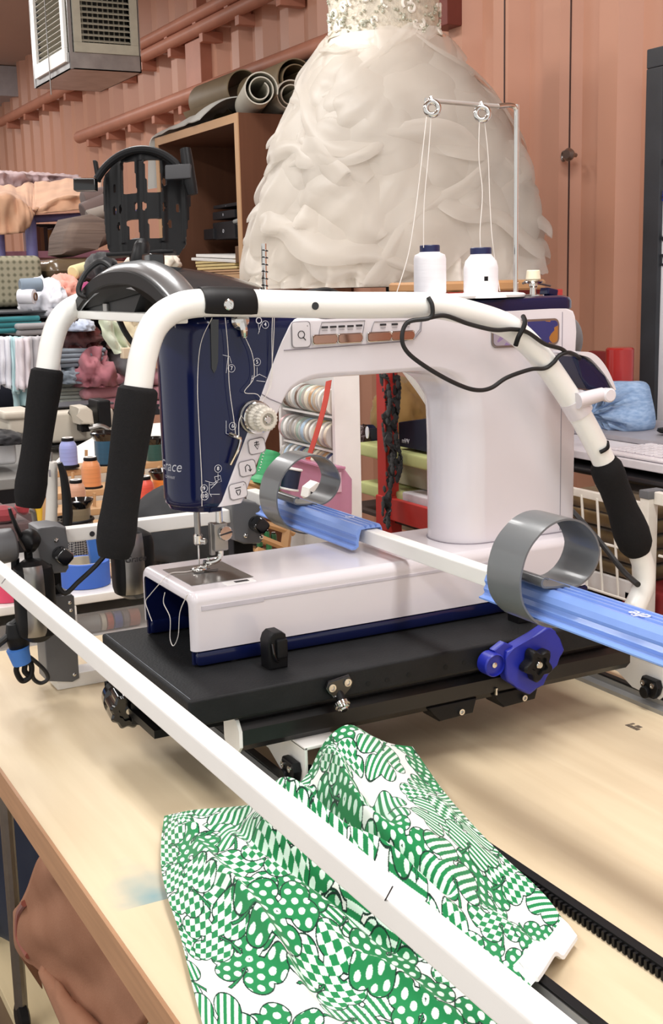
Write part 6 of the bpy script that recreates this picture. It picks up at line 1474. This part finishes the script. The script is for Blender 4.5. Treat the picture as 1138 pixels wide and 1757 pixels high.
# ================================================================ UNDER THE TABLE
SAL = mat('salmon_canvas', '#a8795f', .85, hex2='#98694f', scale=7, bump=.15, bscale=260)
def bagform():
    yp = .44; bm = new()
    out = [(88, 1462), (78, 1474), (68, 1496), (57, 1521), (44, 1546), (33, 1563), (31, 1590), (33, 1612), (48, 1638), (75, 1669), (94, 1706), (117, 1757), (150, 1830), (190, 1910)]
    L = [at_y(x, y, yp) for x, y in out]
    P = smooth_path(L, 6); n = len(P)
    # surface bulging toward the viewer between the outline and the table side
    def fn(u, v):
        k = u*(n-1); i = int(min(k, n-2)); p = P[i].lerp(P[i+1], k-i)
        q = p+V(.46*v, .05*v, .02*math.sin(PI*v))
        q.y -= .012*math.sin(PI*min(1, v*1.4))
        q.z += .012*v*noise.noise(V(u*5, v*5, 3))
        q.y -= .010*v*noise.noise(V(u*7, v*6, 8))+.010*math.sin(u*15+v*7)*math.exp(-((v-.22)/.16)**2)*(1-u)
        return q
    grid(bm, 90, 40, fn, .012)
    o = tag(obj('floor_cushion', bm, SAL, sharp=180), 'salmon canvas cushion standing under the left side of the table', 'cushion')
    bm = new(); tube(bm, [at_y(x, y, yp-.012) for x, y in ((42, 1550), (33, 1565), (31, 1592), (34, 1614), (49, 1640))], .006, 8); obj('frayed_edge', bm, cl('rust_edging', '#8e4a3a'), o)
bagform()
bm = new(); heap(bm, at_z(48, 1540, -T), (.22, .12, .34), 71, .16, 1.5); tag(obj('navy_bag', bm, cl('navy_canvas', '#1b2338'), sharp=180), 'navy bag on the floor behind the salmon cushion', 'bag')
ft = at_z(2, 1525, -T)
st_ = thing('floor_stand', 'dark grey stand with round base on the plywood at the left edge', 'stand', ft)
bm = new(); lathe(bm, ft, (0, 0, 1), [(.05, 0), (.052, .004), (.05, .014), (.03, .02)], 32); obj('round_base', bm, GREY, st_)
bm = new(); cyl(bm, ft+V(0, 0, .015), (0, 0, 1), .022, .6, 20); obj('pole', bm, BLACK, st_)

# ================================================================ RIBBON CABINET SEEN THROUGH THE MACHINE THROAT
ry = 1.12
rc0, rc1 = at_y(482, 700, ry), at_y(573, 650, ry)
rc = thing('ribbon_cabinet', 'white cabinet of ribbon rolls seen through the machine throat', 'cabinet', ((rc0.x+rc1.x)/2, ry+.06, -T))
sd = at_x(618, 700, rc1.x).y
ztop = .505
for nm, q in (('side_panel', ((rc1.x-.012, ry, -T), (rc1.x, sd, ztop))), ('side_panel', ((rc0.x-.012, ry, -T), (rc0.x, sd, ztop))), ('back_panel', ((rc0.x, sd-.01, -T), (rc1.x-.012, sd, ztop))), ('top_panel', ((rc0.x-.012, ry, ztop), (rc1.x, sd, ztop+.012)))):
    bm = new(); box(bm, *q, .001); obj(nm, bm, mat('white_melamine', '#ece9e6', .4), rc)
rows = [(708, 712), (765, 770), (814, 818)]
rzs = []
for yb_, _ in rows:
    z = at_y(530, yb_, ry).z; rzs.append(z)
    bm = new(); box(bm, (rc0.x, ry+.004, z-.004), (rc1.x-.012, sd-.01, z)); obj('shelf', bm, mat('white_melamine', '#ece9e6', .4), rc)
def ribbon_proto():
    o = thing('ribbon_roll', 'proto', 'ribbon roll', (0, 0, 0), 'ribbon rolls in the white cabinet')
    bm = new(); lathe(bm, (-.006, 0, 0), (1, 0, 0), [(.012, 0), (.0338, 0), (.0338, .012), (.012, .012)], 28, caps=False); obj('ribbon', bm, mat('satin_ribbon', '#ffffff', .35, var=.08, objcol=True), o)
    for s in (-1, 1):
        bm = new(); lathe(bm, (s*.0065, 0, 0), (s, 0, 0), [(.010, 0), (.0328, 0), (.0328, .0012), (.010, .0012)], 28, caps=False); obj('card_flange', bm, mat('white_card', '#ffffff', .7, var=.05, objcol=True), o)
    return o
rp = ribbon_proto(); palette = [('white', '#e9e6e2'), ('brown', '#6a4c3a'), ('grey', '#a9a6a4'), ('sage green', '#9fb3a6'), ('cream', '#e6dcc6'), ('beige', '#c9b49a'), ('pale blue', '#a9c0d4'), ('tan', '#b88e62'), ('gold', '#c8a868'), ('navy', '#3a4468'), ('ivory', '#efe8da'), ('dusty pink', '#c9a4a4')]
first = True; SR = min(1, (sd-.01-ry)/2/.0345+.12); rp.scale = (1, SR, SR)
order = [[3, 1, 2, 0, 1, 3, 4, 7, 5, 10, 0], [11, 0, 2, 2, 3, 6, 10, 0, 8, 10, 4], [2, 6, 0, 6, 9, 3, 8, 4, 5, 7, 9]]
names = ['top', 'middle', 'bottom']; ordn = ['first', 'second', 'third', 'fourth', 'fifth', 'sixth', 'seventh', 'eighth', 'ninth', 'tenth', 'eleventh']
for r in range(3):
    n = 11; xa, xb_ = rc0.x+.012, rc1.x-.026
    for i in range(n):
        x = xa+(xb_-xa)*i/(n-1); nm, hx = palette[order[r][i]]
        lab = '%s ribbon roll, %s from the right on the %s shelf of the white cabinet' % (nm, ordn[n-1-i], names[r])
        loc = V(x, (ry+sd-.01)/2-.006, rzs[r]+.0345*SR); rot = (random.uniform(0, 6), 0, random.uniform(-.12, .12)-.12); cs = {'ribbon': srgb(hx), 'card_flange': srgb(['#d8d4ce', '#cfd2cf', '#e0d8cc', '#bfb8b0'][(i*3+r) % 4])}
        if first:
            rp.location = loc; rp.rotation_euler = rot; rp['label'] = lab; first = False
            for c in rp.children: c.color = cs[c.name.split('.')[0]]
        else: dup(rp, loc, rot, label=lab, colors=cs)
# red ribbon hanging in front
bm = new(); P = [at_y(x, y, ry-.03) for x, y in ((564, 655), (557, 695), (546, 735), (535, 770), (524, 800), (519, 815))]
fr_ = smooth_path(P, 6); loft(bm, [[p+V(-.011, 0, 0), p+V(.011, 0, .004), p+V(.011, .0012, .004), p+V(-.011, .0012, 0)] for p in fr_]); tag(obj('red_ribbon', bm, cl('red_ribbon', '#d8402c')), 'bright red ribbon hanging in front of the ribbon rolls', 'ribbon')
# pink clear box and pine thread racks in front of it
XP = -1.93
PK = mat('pink_clear_plastic', '#c88aa8', .2, alpha=.8, coat=.3)
bm = new(); Pq = [(492, 786), (590, 800), (606, 822), (606, 880), (600, 905), (500, 880)]; prism(bm, [at_x(x, y, -2.03) for x, y in Pq], (-.07, 0, 0), .006)
pbx = tag(obj('pink_box', bm, PK), 'pink translucent plastic box in front of the ribbon cabinet', 'box')
bm = new(); tube(bm, [at_x(x, y, -2.025) for x, y in ((486, 782), (548, 800), (592, 803))], .003, 6, 1); obj('lid_edge', bm, PK, pbx)
for px in (578, 570):
    bm = new(); bx(px-8, 810, px+8, 846, -2.027, .002, bm, .0005); obj('paper_label', bm, mat('label_pinkish', '#d8b4c4', .6), pbx)
def rack(P0, P1, lab, n):
    o = thing('thread_rack', lab, 'rack', at_x(*P0, XP), 'pine thread racks')
    return o
rkA = rack((440, 900), 0, 'pine thread rack with pegs holding the green cone and navy spool', 0)
for nm, pts, r in (('side_rail', ((420, 836), (470, 850), (492, 905)), .007), ('front_rail', ((425, 828), (455, 836), (500, 856)), .006), ('upright', ((468, 812), (472, 838), (490, 880)), .006), ('front_rail', ((440, 920), (470, 932), (520, 952)), .006), ('upright', ((494, 905), (488, 950)), .010), ('front_rail', ((440, 895), (470, 903), (505, 915)), .006), ('base_rail', ((440, 945), (520, 975)), .008)):
    bm = new(); tube(bm, [at_x(x, y, XP-.03) for x, y in pts], r, 4, 1); obj(nm, bm, PINE, rkA)
for p0_, p1_ in (((430, 864), (475, 878)), ((436, 925), (482, 935)), ((436, 941), (482, 950))):
    q0, q1 = at_x(*p0_, XP-.08), at_x(*p1_, XP-.08); bm = new(); prism(bm, [q0, q1, q1+V(0, 0, -.006), q0+V(0, 0, -.006)], (-.05, 0, 0)); obj('ledge', bm, PINE, rkA)
gc = at_x(452, 834, XP-.04); gt = at_x(466, 775, XP-.05); ax = (gt-gc); h_ = ax.length
o = thing('thread_cone', 'green thread cone with white strands leaning in the pine rack', 'thread cone', gc)
bm = new(); lathe(bm, gc, ax, [(.031, 0), (.030, .006), (.020, .016), (.0185, h_*.9), (.016, h_)], 26); obj('thread', bm, mat('green_thread', '#2f9a5e', .5, var=.2, scale=5, aniso=(1, 1, 30)), o)
bm = new(); w = ax.normalized(); u = w.orthogonal().normalized(); v = w.cross(u)
tube(bm, [gc+w*(.02+(h_-.026)*((t*.618) % 1))+(u*math.cos(t*2.1)+v*math.sin(t*2.1))*.0200 for t in range(0, 26)], .0007, 5, 3); obj('loose_strand', bm, THREADW, o)
ns = at_x(498, 820, XP-.02); o = thing('thread_spool', 'navy thread spool with white ends beside the pink box', 'thread spool', at_x(500, 838, XP-.02))
ax = (at_x(508, 808, XP-.02)-at_x(488, 838, XP-.02)).normalized(); ax = V(0, .25, 1).normalized(); b_ = at_x(496, 838, XP-.02)
bm = new(); lathe(bm, b_, ax, [(.016, 0), (.016, .034)], 24); obj('thread', bm, mat('navy_thread', '#1c2440', .5, var=.2, scale=5, aniso=(1, 1, 30)), o)
for t in (-.003, .034):
    bm = new(); lathe(bm, b_+ax*t, ax, [(.017, 0), (.0185, .001), (.0185, .003), (.017, .004)], 24); obj('end_disc', bm, mat('pure_white_plastic', '#f0eeee', .3), o)
for i, (px, py) in enumerate(((440, 852), (450, 856), (460, 862), (446, 915), (458, 918), (470, 922), (446, 930), (462, 936))):
    c = ['#2c5f9c', '#3a7ab8', '#2a6f92', '#1e7a46', '#2a8a54', '#25663f', '#1d6a3c', '#2f8650'][i]
    nm = ['deep blue', 'bright blue', 'teal', 'emerald', 'light emerald', 'bottle green', 'forest green', 'mint green'][i]
    put(sp0, px, py-9, py+9, XP-.08, c, nm+' thread spool in the pine rack behind the rear pole clamp, '+('upper row' if i < 3 else 'middle row' if i < 6 else 'lower row'), .07)
# hexagonal white tube end with an arrow shaped hole
bm = new(); P = [(531, 838), (545, 827), (557, 832), (562, 846), (552, 860), (536, 862), (528, 854)]
prism(bm, [at_x(x, y, -1.86) for x, y in P], (-.03, 0, 0), .003); hx = obj('tube_stub', bm, W_STEEL, fe)
bm = new(); prism(bm, [at_x(x, y, -1.8585) for x, y in ((533, 843), (541, 847), (534, 853))], (.001, 0, 0)); obj('bolt_hole', bm, PRINT_K, hx)

# ================================================================ RED SHELVING BEHIND THE COLUMN
REDM = mat('red_painted_steel', '#b8302a', .4, var=.1, scale=10)
D1 = 2.75
rs = thing('red_shelving', 'red steel shelving with wooden top standing behind the machine column', 'shelving', at_d(655, 900, D1)*1)
p0_ = at_d(654, 760, D1); YR = p0_.y
w2 = .019; XE = p0_.x+.30; YB = YR+.27
bm = new(); box(bm, (p0_.x-w2, YR, -T), (p0_.x+w2, YR+.035, .565), .003); box(bm, (p0_.x-w2-.004, YR-.004, -.2), (p0_.x+w2+.004, YR+.039, at_y(654, 850, YR).z), .003); obj('post', bm, REDM, rs)
bm = new(); box(bm, (XE-.04, YR, -T), (XE, YR+.035, .565), .003); obj('post', bm, REDM, rs)
for xx in (p0_.x, XE-w2):
    bm = new(); box(bm, (xx-w2, YB-.035, -T), (xx+w2, YB, .565), .003); obj('post', bm, REDM, rs)
a = at_y(690, 862, YR); b = at_y(690, 900, YR); bm = new(); box(bm, (p0_.x+.01, YR+.005, b.z), (XE-.01, YR+.02, a.z), .002); obj('beam', bm, REDM, rs)
bm = new(); box(bm, (p0_.x-.22, YR+.02, b.z-.01), (XE-.01, YB, b.z), .002); obj('shelf_board', bm, mat('dark_board', '#3a2a24', .7), rs)
ta, tb_ = at_d(665, 499, D1), at_d(935, 500, D1)
bm = new(); box(bm, (p0_.x-w2, YR, .545), (XE, YR+.02, .565), .002); box(bm, (p0_.x-w2, YB-.02, .545), (XE, YB, .565), .002); obj('beam', bm, REDM, rs)
bm = new(); cyl(bm, V(p0_.x+.165, YR+.12, .5655), (0, 0, 1), .165, .02, 40, .004); obj('top_board', bm, mat('tan_board', '#b98a5c', .6, var=.15, scale=6), rs)
# lidded bins on the shelving
LID = mat('pale_green_lid', '#c3c98a', .45, var=.06); TUB = mat('clear_tub', '#cdc6b0', .25, alpha=.75)
def bin_(px0, px1, yl0, yl1, ybot, d, lab):
    y = at_d(655, 800, d).y; a = at_y(px0, yl1, y); b = at_y(px1, yl0, y); c = at_y(px0, ybot, y)
    a.z = at_y(640, yl1, y).z; b.z = at_y(640, yl0, y).z; c.z = at_y(640, ybot, y).z
    o = thing('storage_bin', lab, 'bin', V((a.x+b.x)/2, y+.12, c.z), 'green-lidded bins on the red shelving')
    bm = new(); loft(bm, [[V((a.x+b.x)/2+x*k, y+.12+yy*k, z) for x, yy in rrect(b.x-a.x-.03, .18, .02)] for z, k in ((c.z, .82), (a.z-.01, .96), (a.z, 1))], True); obj('tub', bm, TUB, o)
    bm = new(); box(bm, (a.x, y, a.z-.004), (b.x, y+.20, b.z), .006); obj('lid', bm, LID, o)
    bm = new(); heap(bm, V((a.x+b.x)/2, y+.11, c.z+.02), ((b.x-a.x)*.33, .06, (a.z-c.z)*.66), 80+int(ybot), .18); obj('contents', bm, cl('beige_fleece', '#bda886', '#d8c8a4'), o)
bin_(612, 735, 765, 784, 828, D1+.06, 'upper green-lidded clear bin on the red shelving')
bin_(614, 735, 832, 850, 905, D1+.06, 'lower green-lidded clear bin on the red shelving')
yb2 = at_d(655, 800, D1+.06).y
mg = at_y(634, 769, yb2+.06); o = thing('navy_mug', 'navy mug with white oval badge on the upper green lid', 'mug', mg)
bm = new(); lathe(bm, mg, (0, 0, 1), [(.030, 0), (.036, .004), (.041, .05), (.041, .053), (.037, .053), (.034, .01)], 28, caps=False); obj('cup', bm, mat('navy_ceramic', '#1e2748', .25), o)
q = at_y(631, 742, yb2+.02); bm = new(); lathe(bm, q, (-.1, -1, 0), [(.0001, 0), (.009, 0), (.009, .002), (.0001, .002)], 20); 
for v in bm.verts: v.co.z = q.z+(v.co.z-q.z)*1.6
obj('badge', bm, PRINT_W, o)
hp_ = at_y(623, 768, yb2+.03); bm = new(); heap(bm, hp_, (.02, .02, .04), 91, .3, 3); tag(obj('foil_bag', bm, mat('dark_foil', '#4a3c3c', .2, metal=.6), sharp=180), 'crumpled dark foil bag left of the navy mug', 'bag')
a = at_y(684, 766, yb2+.02); b = at_y(760, 738, yb2+.02); bm = new(); prism(bm, [V(a.x, a.y, a.z), V(b.x, a.y, a.z), V(b.x, a.y, b.z+.03), V(a.x, a.y, b.z)], (0, .15, 0), .003); o = tag(obj('navy_box', bm, mat('navy_card', '#1d2338', .6)), 'dark navy box with white lettering beside the black lace', 'box')
text('mVV', .016, at_y(696, 757, yb2+.0195), (1, 0, 0), (0, 0, 1), PRINT_W, o, 'lettering')
a = at_y(690, 735, yb2+.16); bm = new(); heap(bm, a, (.07, .07, .09), 95, .25, 3); tag(obj('mustard_cloth', bm, cl('mustard_cloth', '#a5824c'), sharp=180), 'mustard cloth heaped above the navy box', 'cloth')
a = at_y(693, 846, YR+.03); b = at_y(745, 842, YR+.03); c = at_y(693, 868, YR+.03); bm = new(); box(bm, (a.x, YR+.025, c.z-.02), (b.x, YR+.12, a.z+.004), .004); tag(obj('white_tub', bm, mat('white_tub_plastic', '#d9d4da', .4)), 'small white tub behind the red beam', 'tub')
# black lace hanging on the post
def lace():
    o = thing('lace_trim', 'black lace trim hanging down the red post', 'lace', at_d(668, 640, D1-.03))
    rnd = random.Random(8)
    for nm, pts, w in (('lace_strand', ((659, 642), (664, 662), (667, 690), (663, 722), (668, 760), (672, 800), (667, 840), (664, 880), (664, 903)), .026), ('lace_strand', ((681, 644), (683, 670), (680, 705), (676, 735), (682, 770), (686, 800), (680, 825)), .018)):
        bm = new(); P = smooth_path([at_d(x, y, D1-.04) for x, y in pts], 14); R = []
        for i, p in enumerate(P):
            k = w*(.55+.45*abs(math.sin(i*.9)))*(.7+.6*abs(noise.noise(V(i*.13, w*50, 2)))); R.append([p+V(-k*.5, -.004*math.sin(i*.5), 0), p+V(0, -.010*math.sin(i*.37), .002), p+V(k*.5, .004*math.cos(i*.6), 0), p+V(k*.45, .005, 0), p+V(-k*.45, .005, 0)])
        loft(bm, R)
        for i in range(0, len(P), 3):
            bmesh.ops.create_icosphere(bm, subdivisions=1, radius=rnd.uniform(.005, .010), matrix=Matrix.Translation(P[i]+V(rnd.choice((-1, 1))*w*.42, -.004, 0)) @ Matrix.Diagonal((1, .35, 1.2, 1)))
        obj(nm, bm, cl('black_lace', '#141416'), o)
lace()

# ================================================================ RIGHT: DESK, BASKETS, CLOTHS
yd = 1.72
a = at_y(985, 772, yd); b = at_y(985, 786, yd); zd = a.z
dk_ = thing('side_desk', 'white desk behind the rear handlebar at the right edge', 'desk', V(a.x+.6, yd+.2, -T))
a.x += .12
bm = new(); box(bm, (a.x-.5, yd, zd-.018), (a.x+1.5, 2.15, zd), .003); obj('desk_top', bm, mat('desk_white', '#dedade', .45), dk_)
for x in (a.x-.45, a.x+1.4):
    bm = new(); box(bm, (x, 2.06, -T), (x+.04, 2.1, zd-.018), .002); obj('leg', bm, W_STEEL, dk_)
kb = thing('keyboard', 'white keyboard along the front edge of the desk', 'keyboard', V(a.x+.35, yd+.06, zd+.001))
x0k = at_y(1040, 768, yd).x
bm = new(); box(bm, (x0k-.02, yd+.006, zd+.001), (x0k+.62, yd+.15, zd+.010), .004); obj('case', bm, mat('keyboard_white', '#e9e4e8', .4), kb)
bm = new()
for r in range(5):
    for c in range(22): box(bm, (x0k-.01+c*.0275, yd+.016+r*.025, zd+.010), (x0k+.0125+c*.0275, yd+.035+r*.025, zd+.0145), .0015, 1)
obj('keys', bm, mat('key_white', '#ddd8dc', .45), kb)
bm = new(); c0 = at_y(1060, 752, yd+.2); prism(bm, [V(c0.x-.15, yd+.17, zd+.001), V(c0.x+.5, yd+.16, zd+.001), V(c0.x+.5, 2.1, zd+.012), V(c0.x-.1, 2.1, zd+.012)], (0, 0, .012), .002); tag(obj('grey_laptop', bm, mat('laptop_grey', '#9d9aa0', .4)), 'closed grey laptop behind the white keyboard', 'laptop')
c0 = at_y(1121, 747, yd+.2); bm = new(); lathe(bm, V(c0.x, yd+.24, zd+.022), (0, 0, 1), [(.0001, .012), (.02, .010), (.022, .004), (.016, .0)][::-1], 18); tag(obj('black_dongle', bm, BLACK), 'small black gadget on the grey laptop', 'gadget')
# blue checked cloth bag
def bluebag():
    X = -2.55; bm = new(); P = [(985, 660), (1022, 656), (1050, 656), (1080, 658), (1090, 680), (1096, 736), (1060, 750), (1040, 762), (1000, 768), (975, 768), (965, 720)]
    pl = [at_y(x, y, 1.95) for x, y in P]; c = sum(pl, V(0, 0, 0))/len(pl); rings = []
    for s, dy in ((1, .05), (1.0, .02), (.97, .005), (.85, -.01), (.6, -.02), (.3, -.02), (.05, -.02)):
        rings.append([c+(p-c)*s+V(0, dy+.03*noise.noise(V(i*.9, s*4, 1))*(1 if s < 1 else 0), 0) for i, p in enumerate(smooth_path(pl+[pl[0]], 6)[:-1])])
    loft(bm, rings); m = mat('blue_chambray', '#a5bfe0', .85, hex2='#86a4cc', scale=60, aniso=(1, 1, 3), bump=.3, bscale=16)
    tag(obj('blue_cloth_bag', bm, m, sharp=180), 'blue chambray cloth bag standing on the desk at the right', 'cloth bag')
bluebag()
bm = new(); a_ = at_y(1046, 668, 2.085); b_ = at_y(1081, 598, 2.085); cyl(bm, V((a_.x+b_.x)/2, 2.085, zd+.001), (0, 0, 1), (b_.x-a_.x)/2*.96, b_.z-zd, 28, .004); tag(obj('red_canister', bm, mat('red_canister_paint', '#b02622', .3, coat=.3)), 'tall red canister behind the blue cloth bag', 'canister')
a_ = at_y(1008, 668, 2.12); b_ = at_y(1044, 604, 2.12); bm = new(); box(bm, (a_.x, 2.12, zd+.001), (b_.x-.005, 2.145, b_.z), .004); tag(obj('red_folder', bm, mat('dark_red_card', '#8e2c2c', .5)), 'dark red folder standing left of the red canister', 'folder')
# white wire basket trolley
yt = 1.58
tr = thing('wire_trolley', 'white wire basket trolley under the desk at the right', 'trolley', at_y(1060, 1050, yt))
WW = mat('white_wire', '#e8e2d8', .4)
A = at_y(975, 837, yt); B = at_y(1103, 860, yt); ztr = (A.z+at_y(1035, 847, yt).z)/2
bm = new(); box(bm, (A.x-.1, yt, ztr-.016), (B.x, yt+.012, ztr), .002); obj('top_rail', bm, WW, tr)
P_ = at_y(1114, 860, yt); bm = new(); box(bm, (P_.x-.012, yt-.012, -.7), (P_.x+.012, yt+.012, at_y(1114, 853, yt).z), .002); po = obj('post', bm, WW, tr)
zc_ = at_y(1114, 853, yt).z; bm = new(); box(bm, (P_.x-.0135, yt-.0135, zc_-.002), (P_.x+.0135, yt+.03, zc_+.014), .002); obj('post_cap', bm, GREY, po)
bm = new(); box(bm, (P_.x-.008, yt+.02, zc_-.012), (P_.x+.008, yt+.45, zc_+.010), .002); box(bm, (P_.x+.012, yt, zc_-.012), (P_.x+.6, yt+.014, zc_+.012), .002); obj('side_rail', bm, WW, tr)
k = 0; x = A.x-.1
for i in range(9):
    bm = new(); tube(bm, [V(x, yt, ztr-.01), V(x+.01, yt+.01, ztr-.20)], .0028, 6, 1); obj('wire', bm, WW, tr); x += .0475
for z in (ztr-.10, ztr-.20):
    bm = new(); tube(bm, [V(A.x-.1, yt+.006, z), V(B.x, yt+.006, z)], .0028, 6, 1); obj('wire', bm, WW, tr)
x = P_.x+.05
for i in range(5):
    bm = new(); tube(bm, [V(x, yt+.01, zc_-.02), V(x-.01, yt+.01, zc_-.36)], .0028, 6, 1); obj('wire', bm, WW, tr); x += .05
for z in (zc_-.11, zc_-.24):
    bm = new(); tube(bm, [V(P_.x+.02, yt+.01, z), V(P_.x+.4, yt+.01, z)], .0028, 6, 1); obj('wire', bm, WW, tr)
bm = new(); fx0, fx1 = at_y(1000, 930, yt+.02), at_y(1112, 930, yt+.02); box(bm, (fx0.x-.3, yt+.02, at_y(1080, 1005, yt).z), (P_.x-.02, yt+.03, ztr-.205), .003); obj('lower_panel', bm, mat('trolley_panel', '#dcd8d6', .5), tr)
bm = new(); box(bm, (P_.x+.02, yt+.02, zc_-.5), (P_.x+.5, yt+.03, zc_-.27), .003); obj('lower_panel', bm, mat('trolley_panel', '#dcd8d6', .5), tr)
KH = cl('khaki_cloth', '#7c6138', '#54401f')
for i in range(3):
    bm = new(); folded(bm, (A.x-.08, yt+.03, ztr-.195+i*.06), (B.x-.03, yt+.30, ztr-.14+i*.06), 2, 30+i)
    tag(obj('folded_cloth', bm, KH), ['lowest khaki cloth in the wire basket', 'middle khaki cloth in the wire basket', 'uppermost khaki cloth in the wire basket'][i], 'cloth', 'khaki cloths in the wire basket')
bm = new(); box(bm, (P_.x+.03, yt+.05, zc_-.24), (P_.x+.45, yt+.3, zc_-.17), .02); tag(obj('brown_cloth', bm, cl('brown_cloth', '#5b432f')), 'brown cloth in the wire basket at the right edge', 'cloth')
bm = new(); box(bm, (A.x-.34, yt+.12, ztr+.004), (P_.x+.5, 1.98, zd-.03), .03, 3)
for v in bm.verts: v.co.y += .02*noise.noise(v.co*8); v.co.z += .008*noise.noise(v.co*9)
tag(obj('black_bag', bm, mat('black_nylon_bag', '#131317', .45, var=.3, scale=8)), 'black bag on the trolley under the desk', 'bag')
bm = new(); a_ = at_y(1132, 1008, yt+.1); box(bm, (a_.x-.03, yt+.02, a_.z-.12), (a_.x+.3, yt+.3, a_.z+.02), .02); tag(obj('red_box', bm, mat('dark_red_card', '#8e2c2c', .5)), 'dark red box low behind the rear handlebar at the right edge', 'box')
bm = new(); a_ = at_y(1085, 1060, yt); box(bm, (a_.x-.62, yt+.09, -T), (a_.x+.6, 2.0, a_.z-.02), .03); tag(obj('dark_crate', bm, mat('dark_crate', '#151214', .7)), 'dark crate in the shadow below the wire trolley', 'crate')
LAMPS = [(-1.0, .9, 26), (-1.0, -1.0, 26), (-3.2, .9, 22), (-3.2, -1.0, 24), (-5.6, .9, 24), (-8.0, .9, 24), (.7, .9, 18), (.7, -1.0, 18)]
WORLD = .8
EXPO = .2
# ================================================================ CAMERA, LIGHT
cam = bpy.data.cameras.new('camera'); co = bpy.data.objects.new('camera', cam); C.objects.link(co)
cam.sensor_fit = 'VERTICAL'; cam.sensor_height = 24; cam.lens = F/1757*24; cam.clip_start = .02; cam.clip_end = 60
R_ = Matrix(((AX.x, -AX.y, -AX.z), (AY.x, -AY.y, -AY.z), (AZ.x, -AZ.y, -AZ.z)))
M4 = R_.to_4x4(); M4.translation = V(0, 0, HC); co.matrix_world = M4
bpy.context.scene.camera = co
# fluorescent ceiling fixtures
def lamp(x, y, sx, sy, e, col=(1, .985, .965)):
    l = bpy.data.lights.new('ceiling_lamp', 'AREA'); l.shape = 'RECTANGLE'; l.size = sx; l.size_y = sy; l.energy = e; l.color = col
    o = bpy.data.objects.new('ceiling_lamp', l); C.objects.link(o); o.location = (x, y, 2.04)
for x, y, e in LAMPS: lamp(x, y, 1.25, .3, e)
w = bpy.data.worlds.new('World'); bpy.context.scene.world = w; w.use_nodes = True
bg = w.node_tree.nodes['Background']; bg.inputs[0].default_value = (1, .985, .965, 1); bg.inputs[1].default_value = WORLD
sc = bpy.context.scene
sc.view_settings.view_transform = 'Standard'; sc.view_settings.look = 'None'; sc.view_settings.gamma = 1; sc.view_settings.exposure = EXPO
sc.cycles.use_denoising = True; sc.cycles.max_bounces = 8; sc.cycles.transparent_max_bounces = 16
sc.cycles.sample_clamp_indirect = 6
# lift the whole room so that the floor lies at z = 0 and the table top at T
bpy.context.view_layer.update()
for o in list(C.objects):
    if o.parent is None: o.location.z += T
